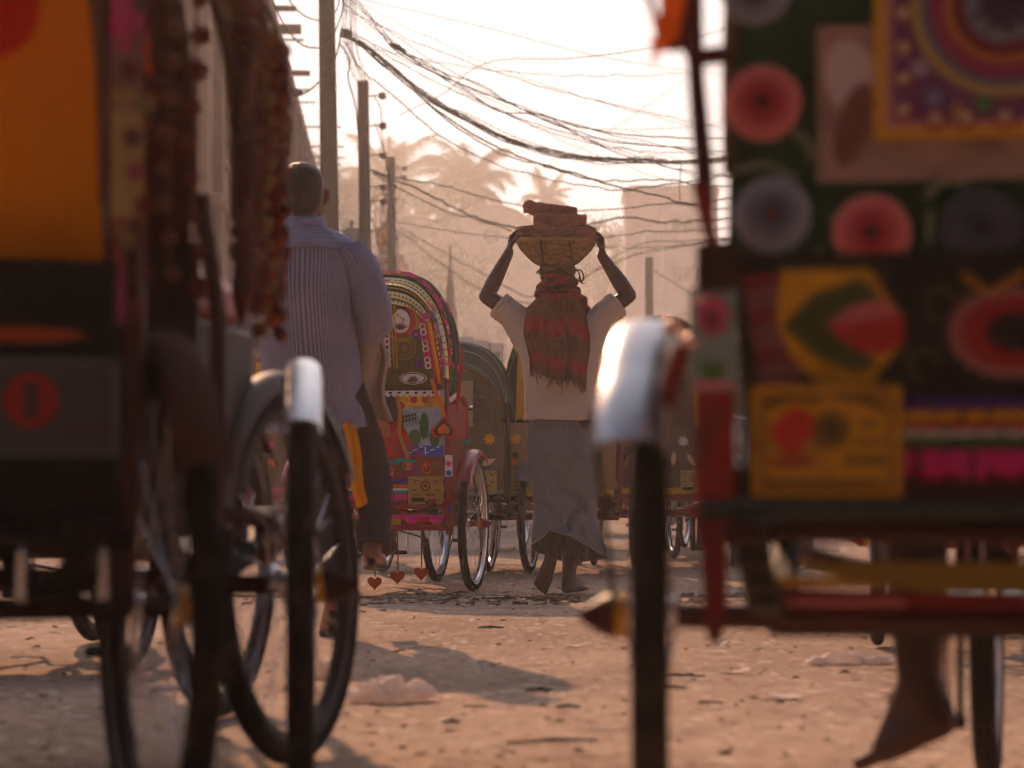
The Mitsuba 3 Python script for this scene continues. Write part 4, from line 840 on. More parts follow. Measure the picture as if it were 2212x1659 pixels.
# ================================================================== foreground rickshaw on the right
def right_rickshaw():
    yaw = math.radians(10)
    k = thing('cycle_rickshaw', 'blurred near rickshaw on the right, green hood with paper rosettes, yellow plate below', 'cycle rickshaw', mat4(0.635, 3.08, 0, -yaw), group=RG)
    hg = cloth('hood_bottle_green', '#2f5836', 0.12)
    c = dict(hood=hg, fender=M('#7c1420', 0.3, coat=0.6), fender_left=M('#a2a4ae', 0.28, metal=0.75), frame=M('#4a0a0e', 0.5), steer=0.05, boxmat=M('#3a0c10', 0.5), fend_w=0.092, fend_a=57, toe=math.radians(-6.5), fend_toe=math.radians(-2), body_w=0.31, dark=M('#1c1210', 0.7), flare=0.25)
    rickshaw_base(k, c)
    h = Hood([(0.334, -0.255, -0.25, 0.90, 1.52), (0.345, -0.14, -0.12, 0.98, 1.64), (0.35, 0.0, 0.06, 0.98, 1.70), (0.365, 0.1, 0.32, 0.98, 1.69), (0.36, 0.15, 0.55, 0.98, 1.60)])
    hd, hb = dress_hood(k, h, c, 0.0, curtain=hg, zc=0.785)
    Y = -0.262
    X = lambda xv: ((xv - 1106) / 1830 - 0.586) / 0.985
    Z = lambda yv: EYE + (1050 - yv) / 1830
    S = lambda px: px / 1830
    def pl(poly, lay=0, t=0.003): return plate(poly, Y - 0.006 - 0.003 * lay, t)
    def paper_rosette(xv, yv, rp, mat, mid):
        x, z, r = X(xv), Z(yv), S(rp)
        n = 72; an = np.arange(n) * 2 * math.pi / n
        v = [(x, Y - 0.014, z)] + [(x + r * (0.18) * math.cos(a), Y - 0.016, z + r * 0.18 * math.sin(a)) for a in an] + [(x + r * (1 - 0.03 * (i % 2)) * math.cos(a), Y - (0.012 if i % 2 else 0.022), z + r * (1 - 0.03 * (i % 2)) * math.sin(a)) for i, a in enumerate(an)]
        f = []
        for i in range(n):
            j = (i + 1) % n
            f += [(0, 1 + j, 1 + i), (1 + i, 1 + j, 1 + n + j), (1 + i, 1 + n + j, 1 + n + i)]
        q = part(hb, 'paper_rosette', tm(v, f), mat)
        part(q, 'pleat_band', plate(star(x, z, r * 0.84, r * 0.62, 36), Y - 0.019, 0.003), mid[2])
        part(q, 'ring', plate(star(x, z, r * 0.56, r * 0.40, 30), Y - 0.023, 0.004), mid[0])
        part(q, 'centre', plate(circ(x, z, r * 0.17, 20), Y - 0.028, 0.005), mid[1])
    RZ, BZ = M('#eeacb4', 0.8), M('#bcc6da', 0.8)
    for a in ((1655, 212, 85, RZ, (M('#b43444', 0.8), BLK, M('#d8737f', 0.8))), (1675, 458, 84, BZ, (M('#5c6684', 0.8), DKRED, M('#8f9ab6', 0.8))), (1885, 502, 86, RZ, (M('#b43444', 0.8), BLK, M('#d8737f', 0.8))), (2115, 495, 88, M('#70768a', 0.8), (M('#40465e', 0.8), BLK, M('#585e74', 0.8))), (1640, -40, 80, BZ, (M('#5c6684', 0.8), DKRED, M('#8f9ab6', 0.8))), (2340, 500, 86, RZ, (M('#b43444', 0.8), BLK, M('#d8737f', 0.8))), (2550, 460, 84, BZ, (M('#5c6684', 0.8), DKRED, M('#8f9ab6', 0.8))), (2560, 210, 84, RZ, (M('#b43444', 0.8), BLK, M('#d8737f', 0.8)))):
        paper_rosette(*a)
    for i, (a, b, cc, dd) in enumerate(((1600, 355, 1720, 375), (1760, 330, 1720, 280), (1800, 470, 1900, 430), (2000, 420, 2080, 395), (1650, 640, 1720, 605), (1990, 560, 1960, 610), (2010, 460, 2005, 520), (1770, 540, 1775, 570))):
        part(hb, 'white_vine', pl(sg.LineString([(X(a), Z(b)), ((X(a) + X(cc)) / 2, (Z(b) + Z(dd)) / 2 + 0.012), (X(cc), Z(dd))]).buffer(S(8)), 0), M('#7d8a78', 0.8))
    bg = part(hb, 'satin_panel', pl(rect(X(1770), Z(388), X(2560), Z(45)), 1), G('#a98a84', 0.5))
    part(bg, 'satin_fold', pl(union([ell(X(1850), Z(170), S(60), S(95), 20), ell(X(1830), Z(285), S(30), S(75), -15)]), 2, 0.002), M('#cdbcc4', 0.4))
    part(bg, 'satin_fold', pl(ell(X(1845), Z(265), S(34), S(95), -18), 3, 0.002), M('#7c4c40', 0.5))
    pq = part(hb, 'plaque', pl(rect(X(1893), Z(300), X(2430), Z(-330)), 4, 0.006), YEL)
    part(pq, 'plaque_edge', pl(rect(X(1915), Z(278), X(2408), Z(-308)), 6, 0.003), M('#c8908c', 0.6))
    part(pq, 'plaque_field', pl(rect(X(1932), Z(262), X(2392), Z(-292)), 7, 0.003), M('#76447a', 0.7))
    beads = [(1955, y) for y in (-240, -170, -100, -35, 30, 105, 172, 240)] + [(x, 268 - 8) for x in (2020, 2085, 2165, 2240, 2310, 2370)]
    for i, (bx, by) in enumerate(beads):
        q = part(pq, 'bead_setting', pl(circ(X(bx), Z(by), S(24), 16), 8), M('#8a1a4a', 0.6))
        part(q, 'bead', trimesh.creation.icosphere(2, S(13)).apply_translation((X(bx), Y - 0.034, Z(by))), SAND, smooth=True)
    cxp, czp = 2165, 20
    for r1, r2, mt, nm in ((196, 178, M('#b8a05a', 0.5), 'yellow_ring'), (176, 160, M('#6a6f88', 0.6), 'blue_ring'), (158, 128, M('#96285a', 0.6), 'crimson_ring'), (126, 110, M('#c07a30', 0.6), 'orange_ring'), (102, 84, M('#7a1030', 0.6), 'dark_ring')):
        part(pq, nm, pl(ring(X(cxp), Z(czp), S(r1), S(r2), 48), 9, 0.004), mt)
    part(pq, 'blue_centre', pl(circ(X(cxp), Z(czp), S(82), 36), 9), M('#8088a0', 0.6))
    part(pq, 'centre_print', pl(union([petal(X(cxp), Z(czp), S(76), S(14), a) for a in range(0, 360, 40)]), 11), M('#43264a', 0.7))
    for i, (a, b) in enumerate(((1990, 150), (2020, 215), (2120, 232), (1985, 40), (2010, 90), (2300, 200), (1990, -60), (2070, 245))):
        part(pq, 'field_patch', pl(star(X(a), Z(b), S(24), S(13), 6, i), 8), [M('#a99fb8', 0.6), M('#8088b0', 0.6), M('#5a8a5a', 0.6), M('#b08a50', 0.6)][i % 4])
    # painted back panel
    P = -0.285
    def pp(poly, lay=0, t=0.003): return plate(poly, P - 0.003 * lay, t)
    bp = part(k, 'back_panel', plate(sg.Polygon([(-0.302, 0.512), (0.345, 0.512), (0.345, 0.80), (-0.328, 0.80), (-0.318, 0.66)]), P + 0.012, 0.012), M('#0e0707', 0.5))
    for i in range(9):
        yv = 596 + 28 * i
        part(bp, 'chevron', pp(sg.LineString([(X(1618 + i * 4), Z(yv + 10)), (X(1665 + i * 3), Z(yv)), (X(1712 + i * 3), Z(yv + 14))]).buffer(S(7)), 0), M('#b0707a', 0.7) if i % 3 else M('#a82a40', 0.7))
    le = part(bp, 'yellow_leaf', pp(sg.Polygon([(X(a), Z(b)) for a, b in ((1700, 588), (1880, 588), (1910, 640), (1945, 690), (1935, 750), (1890, 800), (1880, 838), (1795, 838), (1720, 770), (1690, 690))]).buffer(S(8)), 1), G('#d9a400', 0.6))
    part(le, 'green_leaf', pp(sg.Polygon([(X(a), Z(b)) for a, b in ((1702, 705), (1760, 640), (1860, 608), (1890, 640), (1840, 660), (1830, 720), (1890, 790), (1850, 800), (1770, 770))]).buffer(S(4)), 2), M('#4a5420', 0.7))
    pe = part(le, 'red_petal', pp(sg.Polygon([(X(a), Z(b)) for a, b in ((1800, 705), (1850, 672), (1900, 668), (1945, 695), (1945, 735), (1905, 758), (1850, 750))]).buffer(S(8)), 3), RED)
    part(le, 'pale_petal', pp(sg.Polygon([(X(a), Z(b)) for a, b in ((1800, 700), (1850, 664), (1900, 655), (1940, 678), (1880, 690))]).buffer(S(5)), 4), M('#c46a70', 0.7))
    ro = part(bp, 'serrated_rosette', pp(affinity.scale(star(X(2172), Z(722), 1, 0.88, 22), S(138), S(104), origin=(X(2172), Z(722))), 1), M('#a8686a', 0.7))
    part(ro, 'red_disc', pp(ell(X(2172), Z(722), S(104), S(74)), 2), M('#9c1016', 0.6)); part(ro, 'dark_centre', pp(ell(X(2185), Z(722), S(62), S(42)), 3), M('#23080a', 0.6))
    for a, b in ((2030, 660), (1995, 790), (2330, 650), (2400, 780)):
        part(bp, 'curl', pp(ring(X(a), Z(b), S(40), S(26), 24).difference(rect(X(a), Z(b + 60), X(a + 60), Z(b))), 1), M('#4a3a1c', 0.7))
    part(bp, 'gold_chevron', pp(sg.LineString([(X(2080), Z(600)), (X(2130), Z(640)), (X(2200), Z(596))]).buffer(S(8)), 1), GOLD)
    # plate
    b = part(k, 'number_plate', plate(rect(X(1640), Z(1068), X(1940), Z(842)).buffer(0.004), P - 0.03, 0.005), G('#cf9a10', 0.6))
    def pn(poly, lay=0): return plate(poly, P - 0.0355 - 0.002 * lay, 0.002)
    part(b, 'border_line', pn(rect(X(1652), Z(1056), X(1928), Z(854)).difference(rect(X(1660), Z(1048), X(1920), Z(862)))), M('#8a5a10', 0.6))
    part(b, 'red_map', pn(sg.Polygon([(X(x), Z(y)) for x, y in ((1675, 930), (1720, 886), (1750, 895), (1765, 925), (1745, 950), (1720, 985), (1695, 965))]).buffer(S(5))), M('#c8321a', 0.6))
    part(b, 'dark_seal', pn(circ(X(1800), Z(930), S(38)).difference(ring(X(1800), Z(930), S(30), S(24)))), M('#5c4a1a', 0.7))
    wr = [sg.LineString([(X(1665), Z(878)), (X(1720), Z(858)), (X(1770), Z(866))]).buffer(S(6)), sg.LineString([(X(1815), Z(858)), (X(1870), Z(866)), (X(1905), Z(885))]).buffer(S(7)), rect(X(1865), Z(925), X(1890), Z(912))]
    wr += [rect(X(1850 + 22 * i), Z(962), X(1864 + 22 * i), Z(950)) for i in range(3)] + [rect(X(1830 + 30 * i), Z(1005), X(1848 + 30 * i), Z(985)) for i in range(3)] + [rect(X(1670 + 30 * i), Z(1044), X(1690 + 30 * i), Z(1036)) for i in range(8)]
    part(b, 'writing', pn(union(wr)), M('#5a4010', 0.7), kind='stuff'); part(b, 'red_label', pn(rect(X(1672), Z(1008), X(1760), Z(992))), M('#a8381a', 0.6))
    # fringes right of the plate, bars, boards
    for z1, z0, mt, nm in ((868, 890, PUR, 'purple_fringe'), (888, 918, YEL, 'yellow_fringe'), (918, 930, RED, 'red_fringe'), (929, 948, WHT, 'white_fringe'), (946, 972, GRN, 'green_fringe'), (972, 1040, HOT, 'pink_fringe')):
        part(k, nm, fringe(X(1942), 0.345, Z(z0), Z(z1), P - 0.012, 46, z1), mt, smooth=True)
    part(k, 'valance', plate(rect(-0.33, Z(1085), 0.33, Z(1010)), P + 0.0, 0.006), M('#4a0d18', 0.7))
    part(k, 'rear_bar', tube([(-0.36, P - 0.05, 0.497), (0.02, P - 0.05, 0.499)], 0.0125, 8), M('#1c2a22', 0.4, coat=0.5), smooth=True, label='dark green rear bar')
    part(k, 'rear_bar', tube([(0.02, P - 0.05, 0.499), (0.37, P - 0.05, 0.503)], 0.0125, 8), YEL, smooth=True, label='yellow rear bar')
    part(k, 'spring_board', plate(sg.Polygon([(-0.26, 0.432), (-0.20, 0.436), (0.30, 0.434), (0.34, 0.42), (0.30, 0.400), (-0.10, 0.400), (-0.19, 0.412)]), P + 0.03, 0.022), M('#8f7414', 0.5))
    ab = part(k, 'axle_board', plate(sg.Polygon([(-0.33, 0.368), (0.36, 0.372), (0.36, 0.392), (0.05, 0.384), (-0.33, 0.396)]), -0.03, 0.018), M('#8a1420', 0.7))
    part(ab, 'yellow_stripe', plate(rect(-0.33, 0.396, -0.16, 0.408), -0.03, 0.018), YEL)
    part(ab, 'pink_stripe', plate(rect(-0.31, 0.372, -0.13, 0.382), -0.0485, 0.003), M('#c87a80', 0.6)); part(ab, 'white_stripe', plate(sg.Polygon([(0.02, 0.372), (0.20, 0.386), (0.20, 0.392), (0.02, 0.378)]), -0.0485, 0.003), M('#b8b0a8', 0.6))
    part(k, 'axle_cover', box(0, 0.02, 0.345, 0.62, 0.05, 0.03, 0.008), M('#1a2018', 0.5))
    # the painted side post seen between the wheel and the panel
    XP = lambda xv: ((xv - 1106) / 1800 - 0.586) / 0.985
    ZP = lambda yv: EYE + (1050 - yv) / 1800
    xc = XP(1547)
    st = part(k, 'side_post', cat([plate(sg.Polygon([(XP(a), ZP(b)) for a, b in ((1510, 1128), (1514, 545), (1530, 532), (1575, 532), (1590, 545), (1586, 1128), (1572, 1180), (1570, 1330), (1558, 1380), (1536, 1380), (1525, 1330), (1520, 1180))]), P - 0.03, 0.016)]), G('#7a0f14', 0.6))
    part(st, 'red_sleeve', plate(rect(XP(1509), ZP(1125), XP(1588), ZP(842)), P - 0.0465, 0.004), G('#960810', 0.5))
    part(st, 'flower_board', plate(rect(XP(1504), ZP(846), XP(1592), ZP(636)).buffer(0.003), P - 0.0465, 0.005), G('#8fa8a6', 0.5))
    part(st, 'pink_flower', plate(affinity.scale(star(XP(1546), ZP(690), 1, 0.8, 7), S(38), S(48), origin=(XP(1546), ZP(690))), P - 0.052, 0.003), M('#d0567c', 0.6))
    part(st, 'flower_heart', plate(ell(XP(1546), ZP(700), S(17), S(24)), P - 0.0555, 0.003), M('#8a2a4a', 0.6))
    part(st, 'green_leaves', plate(union([petal(XP(1546), ZP(835), S(56), S(12), a) for a in (60, 90, 120)]), P - 0.052, 0.003), M('#4a7a1c', 0.7))
    part(st, 'pink_base', plate(scallops(XP(1506), XP(1590), ZP(838), S(10), 4), P - 0.053, 0.003), M('#d07a90', 0.6))
    part(st, 'dark_block', plate(rect(XP(1513), ZP(640), XP(1590), ZP(540)), P - 0.0465, 0.006), M('#3c0a0c', 0.6))
    V_ = lambda xv, yv: (XP(xv), P - 0.02, ZP(yv))
    part(k, 'hood_stay', tube(bez([V_(1545, 540), V_(1530, 480), V_(1525, 380), V_(1512, 220), V_(1505, 100), V_(1502, -60), V_(1510, -200)], 40), np.interp(np.linspace(0, 1, 36), [0, 0.1, 0.35, 0.6, 0.8, 1], [0.006, 0.008, 0.012, 0.010, 0.012, 0.012]), 10), M('#4a0c0e', 0.45), smooth=True)
    part(k, 'red_cloth', plate(sg.Polygon([(XP(a), ZP(b)) for a, b in ((1500, 400), (1530, 410), (1548, 545), (1535, 530), (1512, 470))]), P - 0.025, 0.006), M('#8a1016', 0.7))
    part(k, 'hood_clip', tube([V_(1515, 130), V_(1580, 125)], 0.011, 8), M('#4a0c0e', 0.5), smooth=True)
    part(k, 'stay_flare', plate(sg.Polygon([(XP(a), ZP(b)) for a, b in ((1452, 60), (1480, -30), (1520, -30), (1525, 150), (1500, 150), (1480, 115), (1452, 118))]), P - 0.02, 0.008), M('#4a0c0e', 0.6))
    tz = part(k, 'star_tassel', plate(sg.Polygon([(XP(a), ZP(b)) for a, b in ((1470, -20), (1500, -10), (1484, 60), (1478, 105), (1448, 122), (1420, 160), (1428, 122), (1416, 108), (1432, 96), (1424, 60), (1442, 50), (1440, 12))]), P - 0.06, 0.004), cloth('orange_foil', '#e88a10', 0.4))
    part(k, 'red_cord', tube([V_(1395, -40), V_(1420, 30), V_(1446, 112)], 0.0045, 6), RED)
    for s in (1,):
        part(k, 'side_post', plate(sg.Polygon([(s * 0.37, 0.34), (s * 0.35, 0.45), (s * 0.35, 0.81), (s * 0.392, 0.81), (s * 0.392, 0.45)]), P - 0.03, 0.016), M('#8a0f14', 0.5))
        part(k, 'hood_stay', tube([(s * 0.37, P - 0.02, 0.81), (s * 0.37, P - 0.01, 1.05), (s * 0.355, P + 0.03, 1.3)], 0.013, 8), M('#4a0c0e', 0.45))
    part(k, 'painted_stay', tube(bez([(-0.375, P - 0.03, 0.70), (-0.40, P + 0.02, 0.66), (-0.425, P + 0.06, 0.56), (-0.43, P + 0.1, 0.42)], 12), 0.011, 8), M('#8a1a16', 0.4, coat=0.5), smooth=True)
    for x, z in ((-0.362, 0.745), (-0.395, 0.712), (-0.372, 0.694)): part(k, 'brass_stud', trimesh.creation.icosphere(2, 0.011).apply_translation((x, P - 0.045, z)), 'brass', smooth=True)
scene['brass'] = {'type': 'twosided', 'bsdf': {'type': 'roughconductor', 'material': 'Cu', 'alpha': 0.2}}
right_rickshaw()
Li = np.linalg.inv(PLACE['cycle_rickshaw_001'])
def to_right(xv, yv, d): return (Li @ np.append(V(xv, yv, d), 1))[:3]
part('cycle_rickshaw_001', 'stand', cat([tube([to_right(2076, 1130, 3.9), to_right(2074, 1560, 3.9)], 0.006, 6), tube([to_right(2084, 1560, 3.9), to_right(2030, 1556, 3.9)], 0.013, 6)]), IRON)

# ================================================================== foreground rickshaw on the left: orange hood curtain, grey plate
def left_rickshaw():
    yaw = math.radians(-20)
    k = thing('cycle_rickshaw', 'blurred near rickshaw cut by the left edge, glowing orange hood curtain over a grey plate', 'cycle rickshaw', mat4(-0.935, 3.24, 0, -yaw), group=RG)
    oc = cloth('orange_curtain', '#f2b400', 0.62)
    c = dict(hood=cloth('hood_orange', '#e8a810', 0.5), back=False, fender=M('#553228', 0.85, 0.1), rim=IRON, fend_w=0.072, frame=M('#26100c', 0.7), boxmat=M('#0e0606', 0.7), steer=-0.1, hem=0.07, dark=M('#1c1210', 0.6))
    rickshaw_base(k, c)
    h = Hood([(0.345, -0.20, -0.19, 0.90, 1.60), (0.355, -0.10, -0.10, 0.98, 1.68), (0.36, 0.0, 0.06, 0.98, 1.72), (0.36, 0.1, 0.32, 0.98, 1.70), (0.36, 0.15, 0.55, 0.98, 1.6)])
    hd, hb = dress_hood(k, h, c, 0.0, curtain=oc, zc=0.755)
    part(hb, 'red_disc', plate(circ(0.185, 1.15, 0.070, 40), -0.212, 0.003), cloth('red_disc_cloth', '#f04408', 0.75))
    # trimming down the right edge of the hood
    for i, (z0, z1, mt) in enumerate(((1.10, 1.30, M('#c83a80', 0.7)), (1.02, 1.12, M('#8a6a60', 0.7)), (0.86, 1.05, M('#b09a60', 0.7)), (0.80, 0.88, M('#8a3a30', 0.7)), (0.74, 0.82, M('#a04a86', 0.7)))):
        part(k, 'edge_trim', grid(lambda u, v, z0=z0, z1=z1: np.stack([0.352 + 0.045 * (u) + 0.01 * (1.1 - (z0 + (z1 - z0) * v)), -0.208 - 0.012 * np.sin(u * 3.1), z0 + (z1 - z0) * v], 1), 5, 6, thick=0.004)[0], mt, smooth=True)
    for i in range(12): part(k, 'trim_flower', oriented(flower(0.014, 6), (0.385 + 0.012 * math.sin(i * 2.4), -0.225, 0.76 + 0.045 * i), (0, -1, 0)), [M('#9a4a60', 0.8), M('#6a4050', 0.8), M('#8a7a5a', 0.8), M('#7a2a24', 0.8)][i % 4], smooth=True)
    P = -0.215
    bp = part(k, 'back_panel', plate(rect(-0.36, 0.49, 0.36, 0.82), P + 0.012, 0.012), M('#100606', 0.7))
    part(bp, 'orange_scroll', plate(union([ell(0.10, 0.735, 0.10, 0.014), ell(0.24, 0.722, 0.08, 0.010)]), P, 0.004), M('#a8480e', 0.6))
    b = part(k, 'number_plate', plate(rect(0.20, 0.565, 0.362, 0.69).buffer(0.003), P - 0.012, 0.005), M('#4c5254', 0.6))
    part(b, 'red_seal', plate(circ(0.247, 0.636, 0.036).difference(rect(0.238, 0.612, 0.256, 0.66)), P - 0.0175, 0.003), M('#a01c10', 0.6))
    part(b, 'border_line', plate(rect(0.20, 0.565, 0.362, 0.69).difference(rect(0.206, 0.571, 0.352, 0.684)), P - 0.0175, 0.002), M('#5c6868', 0.6))
    part(b, 'writing', plate(union([rect(0.295 + 0.02 * i, 0.66, 0.308 + 0.02 * i, 0.668) for i in range(3)] + [rect(0.292 + 0.016 * i, 0.592, 0.302 + 0.016 * i, 0.608) for i in range(4)]), P - 0.0175, 0.002), M('#5a3a44', 0.6), kind='stuff')
    for z in (0.455, 0.37): part(k, 'rear_bar', tube([(-0.38, P - 0.02, z), (0.38, P - 0.02, z)], 0.013, 8), c['frame'], smooth=True)
    for x in (0.16, 0.235, 0.34): part(k, 'hanging_bell', lathe([(0.001, 0), (0.005, -0.008), (0.006, -0.05), (0.008, -0.07), (0.001, -0.07)], 12), 'tin'); scene[k + '__hanging_bell' + ('' if x == 0.16 else '_001' if x == 0.235 else '_002')]['to_world'] = T((PLACE[k] @ mat4(x, P - 0.03, 0.448)).tolist())
    for s in (1, -1): part(k, 'side_post', tube([(s * 0.375, P, 0.36), (s * 0.385, P, 0.75), (s * 0.375, P + 0.02, 1.0)], 0.015, 8), M('#4a1a12', 0.5))
left_rickshaw()

# ---- the rickshaw just beyond it: hood hung with garlands, its silver mudguard catching the light
def second_left_rickshaw():
    yaw = math.radians(7)
    k = thing('cycle_rickshaw', 'blurred rickshaw with brown garland hung hood and small silver mudguard, left of centre', 'cycle rickshaw', mat4(-0.818, 4.20, 0, -yaw), group=RG)
    c = dict(toe_r=math.radians(-11.5), bar=False, arms=(-1,), body_w=0.32, hood=cloth('hood_rust', '#7a2e18', 0.30), fender='tin', fend_w=0.066, rim=IRON, frame=M('#3a1612', 0.85, 0.1), boxmat=M('#2a120e', 0.6), fend_a=46, dark=M('#1c1210', 0.6), steer=0.1)
    rickshaw_base(k, c)
    h = Hood([(0.325, -0.24, -0.22, 0.98, 1.64), (0.362, -0.10, -0.06, 0.98, 1.60), (0.376, 0.02, 0.06, 0.98, 1.68), (0.376, 0.1, 0.30, 0.98, 1.70), (0.372, 0.15, 0.50, 0.98, 1.58)])
    hd, hb = dress_hood(k, h, c, 1.0, curtain=cloth('curtain_maroon', '#7a2016', 0.4), zc=0.80)
    r = random.Random(4)
    # garlands: swags of cloth flowers and tinsel along bows and edges
    for kk in (1.0, 2.0, 3.9):
        for a in np.linspace(0.05, 2.4, 30): part(hd, 'garland_flower', h.rosette(a + r.uniform(-.02, .02), min(3.98, kk + r.uniform(-.06, .06)), r.uniform(0.018, 0.028), 6, 0.012), r.choice([DKRED, M('#7a1c14', 0.7), M('#6a2a30', 0.7), M('#8a3a10', 0.7), M('#7a5a10', 0.7)]), smooth=True)
    for i in range(24):
        x = 0.02 + 0.27 * i / 23; z = 1.33 - 0.11 * math.sin(math.pi * i / 23)
        part(hb, 'garland_flower', oriented(flower(r.uniform(0.016, 0.026), 6), (x, -0.265, z), (0, -1, 0.1)), r.choice([DKRED, M('#8a2a40', 0.7), M('#7a1c14', 0.7), M('#7a5a10', 0.7)]), smooth=True)
    for x, mt, w, z0, z1 in ((0.05, DKRED, 0.03, 0.95, 1.22), (0.12, M('#8a4a18', 0.8), 0.025, 1.0, 1.25), (0.20, M('#7a1a2a', 0.8), 0.03, 0.9, 1.24), (0.26, ORG, 0.02, 1.08, 1.28)):
        part(hb, 'hanging_ribbon', grid(lambda u, v, x=x, w=w, z0=z0, z1=z1: np.stack([x + (u - 0.5) * w + 0.008 * np.sin(v * 7 + x * 40), -0.262 - 0.008 * np.sin(v * 5), z1 + (z0 - z1) * v], 1), 4, 14, thick=0.002)[0], mt, smooth=True)
    # strings of cloth beads and tinsel down the curtain and along the open edge
    cols = [cloth('tassel_red', '#8a2418', 0.45), cloth('tassel_rust', '#a8521a', 0.45), M('#5a1c14', 0.8), M('#7a4a38', 0.8), cloth('tassel_rose', '#8a4038', 0.4), M('#8a6a3a', 0.8)]
    for i in range(11):
        x = -0.02 + 0.036 * i + r.uniform(-.008, .008); z1 = 1.56 - 0.02 * r.random(); z0 = r.uniform(0.84, 1.02); n = 13
        beads = []
        for j in range(n):
            z = z1 + (z0 - z1) * j / (n - 1); rr = r.uniform(0.011, 0.019)
            beads.append(wob(trimesh.creation.icosphere(1, rr).apply_translation((x + 0.010 * math.sin(j * 0.9 + i), -0.275 - rr * 0.4, z)), 0.004, 60))
        part(hb, 'bead_string', cat(beads + [tube([(x, -0.272, z1), (x, -0.274, z0)], 0.003, 4)]), cols[i % 6], smooth=True, kind='stuff')
    for i in range(9):
        kk = 1.0 + 0.33 * i; p = h.at(0.02, min(kk, 3.98)); L = r.uniform(0.12, 0.26)
        part(hd, 'bead_string', cat([wob(trimesh.creation.icosphere(1, r.uniform(0.012, 0.020)).apply_translation(p + np.array([0.012 + 0.008 * math.sin(j + i), 0, 0.30 - (L + 0.30) * j / 14])), 0.004, 60) for j in range(15)]), cols[(i + 2) % 6], smooth=True, kind='stuff')
    # tassels from the front bow on the right
    for i, (a, kk, L, mt) in enumerate(((0.05, 3.7, 0.20, RED), (0.05, 3.0, 0.24, M('#5a4a40', 0.8)), (0.05, 2.4, 0.20, M('#8a1410', 0.8)), (0.05, 1.8, 0.22, M('#6a4a1a', 0.8)), (0.05, 1.3, 0.24, DKRED))):
        p = h.at(a, kk)
        t = part(hd, 'tassel', tube(bez([p, p + [0.006, 0, -L * 0.5], p + [0.0, 0.004, -L]], 10), np.interp(np.linspace(0, 1, 10), [0, 0.3, 0.8, 1], [0.006, 0.016, 0.020, 0.004]), 8), mt, smooth=True)
        part(t, 'bead', trimesh.creation.icosphere(2, 0.014).apply_translation(p + np.array([0.003, 0, -L * 0.25])), M('#b89a70', 0.4), smooth=True)
    for a, kk in ((0.55, 3.9), (0.95, 3.5), (0.3, 3.0), (1.25, 3.9)): part(hd, 'brass_stud', trimesh.creation.icosphere(2, 0.012).apply_translation(h.at(a, kk) + h.normal(a, kk) * 0.01), 'brass', smooth=True)
    P = -0.26
    bp = part(k, 'back_panel', plate(rect(-0.35, 0.50, 0.34, 0.92), P + 0.012, 0.012), M('#3a1812', 0.5))
    for i in range(6): part(bp, 'painted_swirl', plate(ring(-0.28 + 0.11 * i, 0.72, 0.045, 0.032, 20), P, 0.003), [ORG, DKG, RED][i % 3])
    number_plate(k, 0.02, 0.58, P - 0.01, M('#8a8070', 0.5), RED)
    for z in (0.455, 0.38): part(k, 'rear_bar', tube([(-0.37, P - 0.02, z), (0.37, P - 0.02, z)], 0.012, 8), c['frame'], smooth=True)
    for s in (1, -1): part(k, 'side_post', tube([(s * 0.37, P, 0.40), (s * 0.375, P, 0.8), (s * 0.34, P + 0.02, 1.0)], 0.014, 8), M('#4a1a12', 0.5))
second_left_rickshaw()
# a spare wheel leaning between the two left rickshaws
kw = thing('spare_wheel', 'spare cycle wheel with a grey mudguard leaning among the near left rickshaws', 'wheel', mat4(-0.424, 4.56, 0.0, math.radians(-16)))
t_, r_, s_, h_ = wheel_set(0.355)
Lw = trimesh.transformations.rotation_matrix(-0.05, [0, 1, 0]); Lw[2, 3] = 0.354
for nm, d_, mt in (('tyre', t_, RUBBER), ('rim', r_, IRON), ('spokes', s_, 'chrome'), ('hub', h_, 'tin')): part(kw, nm, d_, mt, local=Lw, kind='stuff' if nm == 'spokes' else None)
part(kw, 'mudguard', mikit.ply(fender_mesh(0.355, -60, 75, 0.060)[0], smooth=40), M('#5c5552', 0.6), local=Lw)
